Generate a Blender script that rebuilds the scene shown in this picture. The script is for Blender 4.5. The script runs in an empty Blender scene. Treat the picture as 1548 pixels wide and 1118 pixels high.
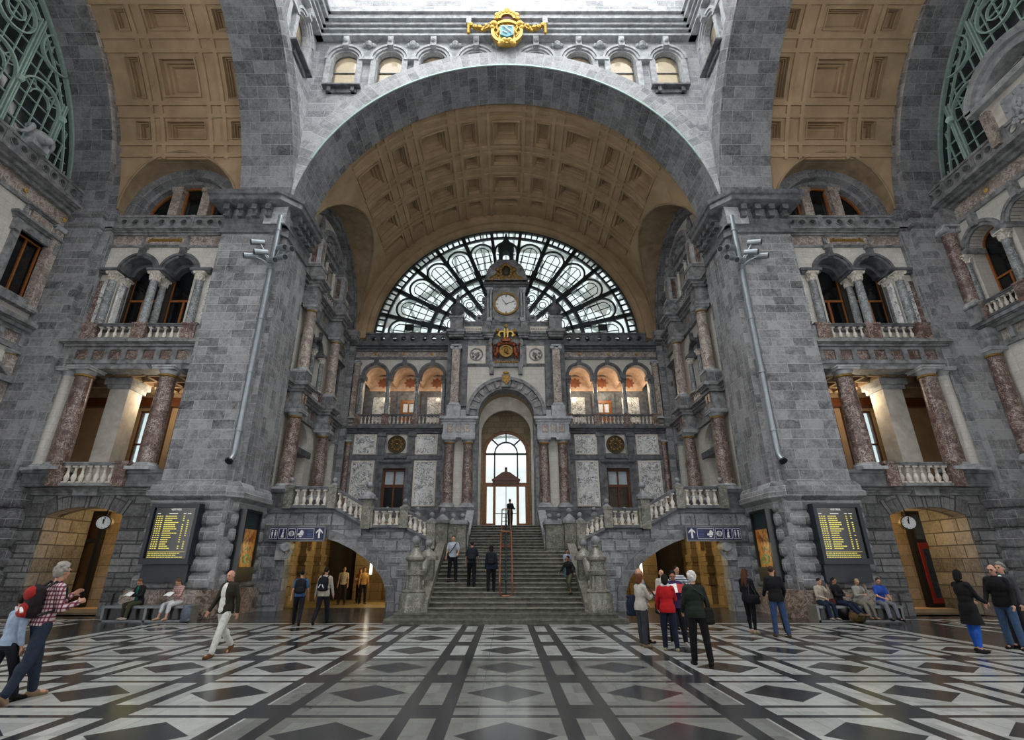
import bpy, bmesh, math, random
import numpy as np
from mathutils import Vector, Matrix
from mathutils.geometry import tessellate_polygon
random.seed(7)
PI = math.pi
R_ = math.radians
scene = bpy.context.scene
COL = scene.collection

# ---------------------------------------------------------------- frames
def frame_front(y0):                      # wall that faces the camera side (-Y); u = x, d = out of the wall, z
    return lambda u, d, z: (u, y0 - d, z)
def frame_front_s(s, y0):                 # same, u measured outwards from the axis on side s
    return lambda u, d, z: (s * u, y0 - d, z)
def frame_side(s, x0):                    # wall at x = s*x0 that faces the axis; u = y
    return lambda u, d, z: (s * (x0 - d), u, z)
ID = lambda u, d, z: (u, d, z)

# ---------------------------------------------------------------- mesh builder
class MB:
    def __init__(self):
        self.v = []; self.f = []; self.uv = []; self.mi = []; self.cur = 0
    def poly(self, pts, uvs=None):
        n = len(self.v); self.v.extend(pts); self.f.append(tuple(range(n, n + len(pts))))
        self.uv.append(uvs if uvs else [(0, 0)] * len(pts)); self.mi.append(self.cur)
    def box(self, F, u0, u1, d0, d1, z0, z1):
        c = [F(u, d, z) for z in (z0, z1) for d in (d0, d1) for u in (u0, u1)]
        def q(a, b, c2, d2, uv): self.poly([c[a], c[b], c[c2], c[d2]], uv)
        q(2, 3, 7, 6, [(u0, z0), (u1, z0), (u1, z1), (u0, z1)])
        q(0, 1, 5, 4, [(u0, z0), (u1, z0), (u1, z1), (u0, z1)])
        q(0, 2, 6, 4, [(d0, z0), (d1, z0), (d1, z1), (d0, z1)])
        q(1, 3, 7, 5, [(d0, z0), (d1, z0), (d1, z1), (d0, z1)])
        q(0, 1, 3, 2, [(u0, d0), (u1, d0), (u1, d1), (u0, d1)])
        q(4, 5, 7, 6, [(u0, d0), (u1, d0), (u1, d1), (u0, d1)])
        return self
    def extrude(self, F, loops, d0, d1, back=True, rim=True):
        """loops: [(u,z)...] outer then holes, extruded from d0 (back) to d1 (front)"""
        flat = [p for l in loops for p in l]
        tris = tessellate_polygon([[Vector((p[0], p[1], 0)) for p in l] for l in loops])
        for d in ((d1, d0) if back else (d1,)):
            base = len(self.v)
            self.v.extend([F(p[0], d, p[1]) for p in flat])
            for t in tris:
                self.f.append(tuple(base + i for i in t)); self.uv.append([flat[i] for i in t]); self.mi.append(self.cur)
        if rim:
            for l in loops:
                s = 0.0
                for i in range(len(l)):
                    a, b = l[i], l[(i + 1) % len(l)]
                    e = math.hypot(b[0] - a[0], b[1] - a[1])
                    vert = abs(b[1] - a[1]) > abs(b[0] - a[0])
                    if vert: uv = [(d0, a[1]), (d0, b[1]), (d1, b[1]), (d1, a[1])]
                    else: uv = [(s, d0), (s + e, d0), (s + e, d1), (s, d1)]
                    self.poly([F(a[0], d0, a[1]), F(b[0], d0, b[1]), F(b[0], d1, b[1]), F(a[0], d1, a[1])], uv)
                    s += e
        return self
    def plan(self, pts, z0, z1):
        """vertical prism over a plan polygon [(x,y)]"""
        return self.extrude(lambda u, d, z: (u, z, d), [pts], z0, z1)
    def sweep(self, prof, path, closed=False, side=1):
        """profile [(out, z)] along a plan path [(x,y)] with mitred corners; closed profile; out is to the right of travel * side"""
        n = len(path); P = [Vector(p).to_2d() if len(p) == 2 else Vector(p[:2]) for p in path]
        ring = []; s = 0; ss = []
        for i in range(n):
            a = P[i - 1] if (i > 0 or closed) else None
            b = P[(i + 1) % n] if (i < n - 1 or closed) else None
            d1 = (P[i] - a).normalized() if a is not None else None
            d2 = (b - P[i]).normalized() if b is not None else None
            if d1 is None: d1 = d2
            if d2 is None: d2 = d1
            n1 = Vector((d1.y, -d1.x)) * side; n2 = Vector((d2.y, -d2.x)) * side
            m = (n1 + n2); m = m / max(0.25, (1 + n1.dot(n2)))
            ring.append([(P[i].x + m.x * o, P[i].y + m.y * o, z) for o, z in prof])
            if i: s += (P[i] - P[i - 1]).length
            ss.append(s)
        k = len(prof); acc = [0]
        for j in range(k): acc.append(acc[-1] + math.hypot(prof[(j + 1) % k][0] - prof[j][0], prof[(j + 1) % k][1] - prof[j][1]))
        segs = n if closed else n - 1
        for i in range(segs):
            r0, r1 = ring[i], ring[(i + 1) % n]; s1 = ss[i + 1] if i + 1 < n else ss[i] + 1
            for j in range(k):
                j2 = (j + 1) % k
                self.poly([r0[j], r1[j], r1[j2], r0[j2]], [(ss[i], acc[j]), (s1, acc[j]), (s1, acc[j + 1]), (ss[i], acc[j + 1])])
        if not closed:
            for r in (ring[0], ring[-1]): self.poly(list(r), [(p[0], p[1]) for p in prof])
        return self
    def lathe(self, c, prof, n=16, a0=0, a1=2 * PI, axis='z'):
        """profile [(r, h)] about an axis through c"""
        full = abs(a1 - a0 - 2 * PI) < 1e-6
        m = n if full else n + 1
        base = len(self.v)
        for r, h in prof:
            for i in range(m):
                a = a0 + (a1 - a0) * i / n
                x, y = r * math.cos(a), r * math.sin(a)
                if axis == 'z': self.v.append((c[0] + x, c[1] + y, c[2] + h))
                elif axis == 'y': self.v.append((c[0] + x, c[1] + h, c[2] + y))
                else: self.v.append((c[0] + h, c[1] + x, c[2] + y))
        acc = 0
        for j in range(len(prof) - 1):
            e = math.hypot(prof[j + 1][0] - prof[j][0], prof[j + 1][1] - prof[j][1])
            for i in range(n):
                i2 = (i + 1) % m
                rr = max(prof[j][0], .05)
                self.f.append((base + j * m + i, base + j * m + i2, base + (j + 1) * m + i2, base + (j + 1) * m + i))
                u0, u1 = 2 * PI * rr * i / n, 2 * PI * rr * (i + 1) / n
                self.uv.append([(u0, acc), (u1, acc), (u1, acc + e), (u0, acc + e)]); self.mi.append(self.cur)
            acc += e
        for j in (0, len(prof) - 1):
            if prof[j][0] > 1e-4 and full:
                self.f.append(tuple(base + j * m + i for i in range(m))); self.uv.append([(0, 0)] * m); self.mi.append(self.cur)
        return self
    def ring(self, F, cu, cz, r0, r1, d0, d1, a0=0., a1=180., n=32, ez=1.0):
        """extruded ring sector in the (u,z) plane, degrees"""
        def P(r, a): return (cu + r * math.cos(R_(a)), cz + r * ez * math.sin(R_(a)))
        A = [a0 + (a1 - a0) * i / n for i in range(n + 1)]
        full = abs(a1 - a0) >= 359.9
        for i in range(n):
            a, b = A[i], A[i + 1]; s0, s1 = R_(a) * r1, R_(b) * r1; t0, t1 = R_(a) * r0, R_(b) * r0
            for d in (d1, d0):
                self.poly([F(*(lambda p: (p[0], d, p[1]))(P(r, q))) for r, q in ((r0, a), (r1, a), (r1, b), (r0, b))], [(r0, t0), (r1, t0), (r1, t1), (r0, t1)])
            for r, x0, x1 in ((r0, t0, t1), (r1, s0, s1)):
                p, q = P(r, a), P(r, b)
                self.poly([F(p[0], d0, p[1]), F(q[0], d0, q[1]), F(q[0], d1, q[1]), F(p[0], d1, p[1])], [(d0, x0), (d0, x1), (d1, x1), (d1, x0)])
        if not full:
            for a in (a0, a1):
                p, q = P(r0, a), P(r1, a)
                self.poly([F(p[0], d0, p[1]), F(q[0], d0, q[1]), F(q[0], d1, q[1]), F(p[0], d1, p[1])], [(r0, d0), (r1, d0), (r1, d1), (r0, d1)])
        return self
    def tube(self, pts, r, n=6, closed=False):
        """round bar through 3d points"""
        P = [Vector(p) for p in pts]; m = len(P); base = len(self.v)
        rr = r if isinstance(r, (list, tuple)) else [r] * m
        up = None
        for i in range(m):
            t = (P[(i + 1) % m] - P[i - 1]) if closed else (P[min(i + 1, m - 1)] - P[max(i - 1, 0)])
            t.normalize()
            if up is None: up = Vector((0, 0, 1)) if abs(t.z) < .9 else Vector((1, 0, 0))
            a = t.cross(up); a.normalize(); b = a.cross(t); b.normalize(); up = b
            for k in range(n):
                q = 2 * PI * k / n
                self.v.append(tuple(P[i] + (a * math.cos(q) + b * math.sin(q)) * rr[i]))
        for i in range(m if closed else m - 1):
            i2 = (i + 1) % m
            for k in range(n):
                k2 = (k + 1) % n
                self.f.append((base + i * n + k, base + i * n + k2, base + i2 * n + k2, base + i2 * n + k))
                self.uv.append([(k * r_ / n, i) for r_ in (1, 1, 1, 1)]); self.mi.append(self.cur)
        if not closed:
            for i in (0, m - 1):
                self.f.append(tuple(base + i * n + k for k in range(n))); self.uv.append([(0, 0)] * n); self.mi.append(self.cur)
        return self
    def bar(self, a, b, w, h):
        """rectangular bar from a to b, w sideways, h in the other direction"""
        A, B = Vector(a), Vector(b); t = (B - A).normalized()
        up = Vector((0, 0, 1)) if abs(t.z) < .95 else Vector((0, 1, 0))
        x = t.cross(up).normalized() * w / 2; y = x.cross(t).normalized() * h / 2
        L = (B - A).length
        c = [p + sx * x + sy * y for p in (A, B) for sx, sy in ((-1, -1), (1, -1), (1, 1), (-1, 1))]
        c = [tuple(q) for q in c]
        for i in range(4):
            j = (i + 1) % 4
            self.poly([c[i], c[j], c[4 + j], c[4 + i]], [(0, 0), (w, 0), (w, L), (0, L)])
        self.poly(c[:4]); self.poly(c[4:])
        return self
    def ball(self, c, r, n=12, sz=1.0, sx=1.0, sy=1.0):
        k = max(4, n // 2); base = len(self.v)
        for j in range(k + 1):
            a = -PI / 2 + PI * j / k
            for i in range(n):
                b = 2 * PI * i / n
                self.v.append((c[0] + sx * r * math.cos(a) * math.cos(b), c[1] + sy * r * math.cos(a) * math.sin(b), c[2] + sz * r * math.sin(a)))
        for j in range(k):
            for i in range(n):
                i2 = (i + 1) % n
                self.f.append((base + j * n + i, base + j * n + i2, base + (j + 1) * n + i2, base + (j + 1) * n + i))
                self.uv.append([(i * r / 2, j * r / 2), ((i + 1) * r / 2, j * r / 2), ((i + 1) * r / 2, (j + 1) * r / 2), (i * r / 2, (j + 1) * r / 2)]); self.mi.append(self.cur)
        return self
    def build(self, name, mats, parent=None, smooth=True, weld=True, origin=None):
        me = bpy.data.meshes.new(name)
        off = Vector((0, 0, 0))
        if parent is not None: off = world_loc(parent)
        elif origin is not None: off = Vector(origin)
        me.from_pydata([(p[0] - off.x, p[1] - off.y, p[2] - off.z) for p in self.v], [], self.f)
        uvl = me.uv_layers.new(name='UVMap')
        flat = [c for f in self.uv for uv in f for c in uv]
        uvl.data.foreach_set('uv', flat)
        if not isinstance(mats, (list, tuple)): mats = [mats]
        for m in mats: me.materials.append(m)
        if len(mats) > 1: me.polygons.foreach_set('material_index', self.mi)
        if weld:
            bm = bmesh.new(); bm.from_mesh(me)
            bmesh.ops.remove_doubles(bm, verts=bm.verts, dist=1e-4)
            bmesh.ops.recalc_face_normals(bm, faces=bm.faces)
            bm.to_mesh(me); bm.free()
        if smooth:
            me.polygons.foreach_set('use_smooth', [True] * len(me.polygons))
            me.set_sharp_from_angle(angle=R_(38))
        me.update()
        o = bpy.data.objects.new(name, me); COL.objects.link(o)
        if parent is not None: o.parent = parent
        elif origin is not None: o.location = origin
        return o

def world_loc(o):
    v = Vector((0, 0, 0))
    while o is not None:
        v += o.location; o = o.parent
    return v
def tag(o, label=None, cat=None, group=None, kind=None):
    if label: o['label'] = label
    if cat: o['category'] = cat
    if group: o['group'] = group
    if kind: o['kind'] = kind
    return o
def struct(o, label, cat):
    return tag(o, label, cat, None, 'structure')
def thing(name, loc, label, cat, group=None, rz=0):
    o = bpy.data.objects.new(name, None); COL.objects.link(o)
    o.location = loc; o.rotation_euler = (0, 0, rz); o.empty_display_size = .1
    return tag(o, label, cat, group)
def dup(root, loc, label, group=None, rz=None, scale=None):
    r = root.copy(); COL.objects.link(r); r.location = loc; r['label'] = label
    if group: r['group'] = group
    if rz is not None: r.rotation_euler = (0, 0, rz)
    if scale is not None: r.scale = scale
    def rec(a, b):
        for ch in list(a.children):
            c = ch.copy(); COL.objects.link(c); c.parent = b; rec(ch, c)
    rec(root, r)
    return r
def arc(cu, cz, r, a0, a1, n=24, ez=1.0):
    return [(cu + r * math.cos(R_(a0 + (a1 - a0) * i / n)), cz + r * ez * math.sin(R_(a0 + (a1 - a0) * i / n))) for i in range(n + 1)]
def arch_hole(cu, hw, z0, zs, n=20, ez=1.0):
    """door-shaped loop: jambs z0..zs, round head of half width hw"""
    return [(cu - hw, z0), (cu + hw, z0)] + arc(cu, zs, hw, 0, 180, n, ez)
def rect(u0, u1, z0, z1):
    return [(u0, z0), (u1, z0), (u1, z1), (u0, z1)]

# ---------------------------------------------------------------- materials
def srgb(h):
    h = h.lstrip('#'); c = [int(h[i:i + 2], 16) / 255 for i in (0, 2, 4)]
    return tuple((x / 12.92 if x <= .04045 else ((x + .055) / 1.055) ** 2.4) for x in c) + (1,)
class Nodes:
    def __init__(self, name):
        self.m = bpy.data.materials.new(name); self.m.use_nodes = True
        self.t = self.m.node_tree; self.t.nodes.clear()
        self.out = self.n('ShaderNodeOutputMaterial')
    def n(self, t, **kw):
        x = self.t.nodes.new(t)
        for k, v in kw.items():
            if k.startswith('_'): setattr(x, k[1:], v)
            else: self.set(x.inputs[k.replace('__', ' ')], v)
        return x
    def set(self, sock, v):
        if hasattr(v, 'is_output') or hasattr(v, 'links'): self.t.links.new(v, sock)
        else: sock.default_value = v
    def math(self, op, a, b=None, c=None):
        x = self.t.nodes.new('ShaderNodeMath'); x.operation = op
        for i, v in enumerate((a, b, c)):
            if v is not None: self.set(x.inputs[i], v)
        return x.outputs[0]
    def mix(self, f, a, b, mode='MIX'):
        x = self.t.nodes.new('ShaderNodeMix'); x.data_type = 'RGBA'; x.blend_type = mode
        self.set(x.inputs[0], f); self.set(x.inputs[6], a); self.set(x.inputs[7], b)
        return x.outputs[2]
    def ramp(self, f, *stops):
        x = self.t.nodes.new('ShaderNodeValToRGB'); self.set(x.inputs[0], f)
        e = x.color_ramp.elements
        while len(e) < len(stops): e.new(.5)
        for i, (p, c) in enumerate(stops):
            e[i].position = p; e[i].color = c if len(c) == 4 else (*c, 1)
        return x.outputs[0]
    def noise(self, vec, scale, detail=4, rough=.55, dist=0):
        x = self.n('ShaderNodeTexNoise', Scale=scale, Detail=detail, Roughness=rough, Distortion=dist)
        self.t.links.new(vec, x.inputs['Vector']); return x.outputs[0]
    def uv(self): return self.n('ShaderNodeUVMap', _uv_map='UVMap').outputs[0]
    def obj(self): return self.n('ShaderNodeTexCoord').outputs['Object']
    def pos(self): return self.n('ShaderNodeNewGeometry').outputs['Position']
    def bsdf(self, color, rough=.6, metal=0, spec=.5, bump=None, bs=.3, bd=.02, **kw):
        b = self.n('ShaderNodeBsdfPrincipled', _label='b')
        self.set(b.inputs['Base Color'], color); self.set(b.inputs['Roughness'], rough)
        self.set(b.inputs['Metallic'], metal); self.set(b.inputs['Specular IOR Level'], spec)
        for k, v in kw.items(): self.set(b.inputs[k.replace('_', ' ')], v)
        if bump is not None:
            bn = self.n('ShaderNodeBump', Strength=bs, Distance=bd); self.t.links.new(bump, bn.inputs['Height'])
            self.t.links.new(bn.outputs[0], b.inputs['Normal'])
        self.t.links.new(b.outputs[0], self.out.inputs[0])
        return self.m
WHITE = (1, 1, 1, 1); BLACK = (0, 0, 0, 1)
def ashlar(name, dark, light, mortar, bw=.95, bh=.42, ms=.012, rough=.75, var=1.0, groove=False, bd=.02, blot=.45):
    N = Nodes(name); uv = N.uv(); P = N.pos()
    wob = N.n('ShaderNodeVectorMath', _operation='ADD'); N.t.links.new(uv, wob.inputs[0])
    nz = N.n('ShaderNodeTexNoise', Scale=1.5); N.t.links.new(P, nz.inputs['Vector'])
    sc = N.n('ShaderNodeVectorMath', _operation='SCALE'); N.t.links.new(nz.outputs['Color'], sc.inputs[0]); sc.inputs['Scale'].default_value = .02
    N.t.links.new(sc.outputs[0], wob.inputs[1])
    b = N.n('ShaderNodeTexBrick', Scale=1.0, Color1=BLACK, Color2=WHITE, Mortar=(.5, .5, .5, 1))
    b.inputs['Mortar Size'].default_value = ms; b.inputs['Mortar Smooth'].default_value = .3
    b.inputs['Brick Width'].default_value = bw; b.inputs['Row Height'].default_value = bh; b.inputs['Bias'].default_value = 0
    N.t.links.new(wob.outputs[0], b.inputs['Vector'])
    n1 = N.noise(P, 2.6, 8, .72, .6); n2 = N.noise(P, 11, 6, .7); n3 = N.noise(P, .45, 3, .5)
    v = N.math('MULTIPLY_ADD', b.outputs[0], .2 * var, .08)
    v = N.math('ADD', v, N.math('MULTIPLY', n1, blot)); v = N.math('ADD', v, N.math('MULTIPLY', n2, .45)); v = N.math('ADD', v, N.math('MULTIPLY_ADD', n3, .3, -.2))
    col = N.ramp(v, (.42, srgb(dark)), (.80, srgb(light)))
    col = N.mix(N.math('MULTIPLY', b.outputs[1], .75), col, srgb(mortar))
    h = N.math('ADD', N.math('MULTIPLY', n2, .25), N.math('MULTIPLY', b.outputs[1], -1.0 if groove else -.5))
    h = N.math('ADD', h, N.math('MULTIPLY', n1, .4))
    return N.bsdf(col, rough, 0, .35, h, .6, bd)
def mottled(name, c1, c2, scale=4, rough=.5, spec=.5, bump=.0, c3=None, metal=0):
    N = Nodes(name); P = N.pos()
    n = N.noise(P, scale, 6, .6, .4)
    st = [(.32, srgb(c1)), (.68, srgb(c2))]
    col = N.ramp(n, *st)
    if c3:
        m = N.noise(P, scale * 3.1, 5, .7, 1.2)
        col = N.mix(N.math('GREATER_THAN', m, .62), col, srgb(c3))
    return N.bsdf(col, rough, metal, spec, n if bump else None, bump, .02)
def marble(name, base, base2, vein, scale=3.0, width=.06, rough=.25, dens=1.0):
    N = Nodes(name); P = N.pos()
    n = N.noise(P, scale * .8, 5, .6, .8)
    col = N.ramp(n, (.3, srgb(base)), (.7, srgb(base2)))
    for sc, amt in ((scale, 1.0), (scale * 2.3, .6 * dens)):
        x = N.noise(P, sc, 7, .62, 1.6)
        d = N.math('ABSOLUTE', N.math('SUBTRACT', x, .5))
        f = N.math('MULTIPLY', N.math('SUBTRACT', 1, N.math('SMOOTH_MIN', N.math('DIVIDE', d, width), 1, .2)), amt)
        f = N.math('MAXIMUM', f, 0)
        g = N.noise(P, sc * .6, 2)
        f = N.math('MULTIPLY', f, N.math('GREATER_THAN', g, .45))
        col = N.mix(f, col, srgb(vein))
    return N.bsdf(col, rough, 0, .5)
def plain(name, c, rough=.5, metal=0, spec=.5, var=.15, scale=6, **kw):
    N = Nodes(name); n = N.noise(N.obj(), scale, 4)
    k = srgb(c)
    a = tuple(x * (1 - var) for x in k[:3]) + (1,); b = tuple(min(1, x * (1 + var)) for x in k[:3]) + (1,)
    return N.bsdf(N.ramp(n, (.3, a), (.7, b)), rough, metal, spec, **kw)
def emit(name, c, s, grad=None):
    N = Nodes(name); k = srgb(c); n = N.noise(N.obj(), 3, 2)
    a = tuple(x * .92 for x in k[:3]) + (1,)
    e = N.n('ShaderNodeEmission', Strength=s); N.set(e.inputs[0], N.ramp(n, (.3, a), (.7, k)))
    N.t.links.new(e.outputs[0], N.out.inputs[0]); return N.m
def glass(name, tint, refl=.08, dirt=.0, dirtcol='#9aa3a5'):
    N = Nodes(name)
    tr = N.n('ShaderNodeBsdfTransparent'); N.set(tr.inputs[0], srgb(tint))
    gl = N.n('ShaderNodeBsdfGlossy', Roughness=.06); mx = N.n('ShaderNodeMixShader')
    N.set(mx.inputs[0], refl); N.t.links.new(tr.outputs[0], mx.inputs[1]); N.t.links.new(gl.outputs[0], mx.inputs[2])
    last = mx
    if dirt:
        df = N.n('ShaderNodeBsdfTranslucent'); N.set(df.inputs[0], srgb(dirtcol)); m2 = N.n('ShaderNodeMixShader')
        N.set(m2.inputs[0], N.math('MULTIPLY', N.noise(N.pos(), 1.2, 3), dirt)); N.t.links.new(mx.outputs[0], m2.inputs[1]); N.t.links.new(df.outputs[0], m2.inputs[2]); last = m2
    N.t.links.new(last.outputs[0], N.out.inputs[0]); return N.m

M = {}
M['ashlar'] = ashlar('bluestone_ashlar', '#333437', '#98999b', '#a9aaac', blot=.62)
M['ashlar_arch'] = ashlar('bluestone_soffit', '#353639', '#8c8d8f', '#9c9d9f', bw=1.0, bh=.55, blot=.6)
M['ashlar_pale'] = ashlar('pale_bluestone', '#66696c', '#b2b4b6', '#bfc2c4', bw=1.1, bh=.5, blot=.6)
M['rustic'] = ashlar('rusticated_stone', '#464748', '#929392', '#323334', bw=1.05, bh=.52, ms=.03, groove=True, bd=.05)
M['cream'] = ashlar('cream_tile_stone', '#bdbab2', '#efece5', '#a09d97', bw=.7, bh=.34, ms=.008, var=.4, blot=.3)
M['trim'] = mottled('grey_bluestone_trim', '#515253', '#97989a', 3, .6, .4, .3)
M['trim_pale'] = mottled('pale_grey_trim', '#808386', '#b8bbbd', 3, .6, .4, .3)
M['trim_dark'] = mottled('dark_bluestone_trim', '#3a3b3e', '#717377', 3, .5, .5, .2)
M['red'] = marble('red_marble', '#3c2b27', '#6e554d', '#b5a79d', 3.2, .035, .3)
M['red_pale'] = marble('greyish_red_marble', '#6a5c55', '#93857c', '#c4bbb1', 2.6, .05, .3)
M['greymarble'] = marble('grey_marble', '#55585a', '#84888a', '#a9acad', 3.5, .04, .25)
M['greenish'] = marble('olive_grey_stone', '#47483f', '#74746a', '#9a998c', 4, .04, .35)
M['white_marble'] = marble('white_veined_marble', '#c9cac8', '#ecece9', '#565a5e', 2.2, .045, .2)
M['tan'] = mottled('tan_stucco', '#967f63', '#af9778', .9, .85, .2, .15)
M['tan_dark'] = mottled('tan_stucco_dark', '#7f6b54', '#9f8a70', 1.3, .85, .2, .15)
M['pale_plaster'] = mottled('pale_plaster', '#b8b2a7', '#dad5ca', 2, .8, .2)
M['gold'] = plain('gilded_metal', '#bf9a4c', .42, .65, .5, .3, 12)
M['gold_dull'] = plain('dull_gilding', '#8a6c38', .5, .55, .5, .3, 12)
M['bronze'] = plain('dark_bronze', '#4a3f2c', .45, .6, .5, .35, 15)
M['iron'] = plain('dark_iron', '#2b3234', .5, .3)
M['green_iron'] = plain('verdigris_painted_iron', '#a3bdb4', .5, .1, .5, .15)
M['rust'] = plain('rusty_handrail', '#8a5638', .5, .4, .5, .25, 20)
M['wood'] = plain('orange_varnished_wood', '#8a5426', .4, 0, .5, .3, 9)
M['wood_dark'] = plain('dark_varnished_wood', '#5a3118', .4, 0, .5, .3, 9)
M['steel'] = plain('grey_painted_pipe', '#8f979c', .35, .5, .5, .1)
M['black'] = plain('black_enamel', '#0e1013', .35, 0, .5, .2)
M['navy_panel'] = plain('navy_sign_enamel', '#161f4a', .35)
M['white'] = plain('white_enamel', '#dcdedd', .5)
M['bench'] = plain('grey_bench_steel', '#6d7072', .4, .3)
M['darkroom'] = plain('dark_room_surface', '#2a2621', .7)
M['glass_dark'] = plain('dark_window_glass', '#0c0e10', .08, 0, .5, .3, 1)
M['glass_clear'] = glass('clear_window_glass', '#a9b0b0', .06, .25)
M['glass_frost'] = glass('blind_backed_glass', '#a39f94', .08, .5, '#d6cfc0')
M['step'] = mottled('worn_bluestone_steps', '#45453f', '#74736a', 5, .5, .4, .2)
M['plinth'] = marble('brown_red_plinth_marble', '#3a2f29', '#6a5a50', '#a3968a', 2.5, .06, .3)
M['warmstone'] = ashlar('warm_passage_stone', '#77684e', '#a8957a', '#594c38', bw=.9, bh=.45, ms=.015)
M['peach'] = mottled('painted_peach_ceiling', '#a5866f', '#c8ac94', 2.5, .8)
M['peach_dark'] = mottled('painted_brown_star', '#6e3f2a', '#8f5a3f', 3, .8)
# ---------------------------------------------------------------- further materials
M['glass_pale'] = plain('pale_reflecting_glass', '#aab4bb', .1, 0, .5, .15, 2)
M['lit_pane'] = plain('painted_lit_pane', '#dfe6e8', .6)  # opaque pale colour stands in for light behind the gallery door panes
M['gilt_red'] = plain('gilding_over_red', '#7a3f1e', .4, .5, .5, .6, 10)
M['dial'] = plain('white_clock_dial', '#e4e6e4', .4, 0, .5, .04)
M['glass_fan'] = glass('fan_window_glass', '#adb2b1', .05, .25, '#cfdad8')
M['glass_door'] = glass('door_glass', '#b4b8b7', .06, .25)
M['steel_pale'] = plain('pale_painted_iron', '#9aa0a0', .6)
M['shed_board'] = plain('pinkish_roof_boards', '#b9a9a6', .8)
M['step_edge'] = M['step']
M['navy'] = M['navy_panel']
M['screen'] = plain('black_display_screen', '#060709', .25)
M['led'] = emit('yellow_display_segments', '#d6c862', .22)
M['ledw'] = emit('white_display_segments', '#d8d8d0', .2)
M['shop_red'] = plain('red_shop_frame', '#7c2018', .4)
M['lamp_glow'] = emit('warm_lamp_diffuser', '#ffd89a', 1.0)
M['lamp_strip'] = emit('white_lamp_strip', '#fff1d8', .8)
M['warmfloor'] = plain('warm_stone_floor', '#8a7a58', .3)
M['bag_black'] = plain('black_nylon', '#15161a', .7)
def poster_mat():
    N = Nodes('poster_print'); uv = N.uv(); s = N.n('ShaderNodeSeparateXYZ'); N.t.links.new(uv, s.inputs[0])
    n = N.noise(uv, 2.6, 5, .6, 1.0); w = N.noise(uv, 7, 4)
    col = N.ramp(N.math('ADD', n, N.math('MULTIPLY', w, .25)), (.42, srgb('#1c1a14')), (.55, srgb('#a05a16')), (.68, srgb('#e0a04a')), (.78, srgb('#3f6b4c')))
    top = N.math('GREATER_THAN', s.outputs[1], 3.2); col = N.mix(top, col, srgb('#18262b'))
    return N.bsdf(col, .3)
M['poster'] = poster_mat()
M['board_frame'] = plain('dark_blue_grey_board_case', '#1a2129', .45)
M['emblem_green'] = plain('bright_green_print', '#3fae6a', .4)
M['sign_blue'] = plain('mid_blue_print', '#4a63a8', .4)
M['dark_red'] = plain('dark_red_paint', '#4a1216', .5)
M['shield_blue'] = plain('faded_blue_paint', '#5d99a6', .5)
M['led_dull'] = plain('yellow_packaging', '#b79a3a', .6)
M['glass_brown'] = plain('brown_lit_glass', '#5a4026', .15, 0, .5, .4, 1)
M['ashlar_rough'] = ashlar('rusticated_stair_wall', '#5c5f64', '#a2a5a9', '#5d6064', bw=.56, bh=.45, ms=.02, groove=True)
M['glass_dusk'] = plain('dusky_window_glass', '#23282a', .12, 0, .5, .4, .6)
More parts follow.
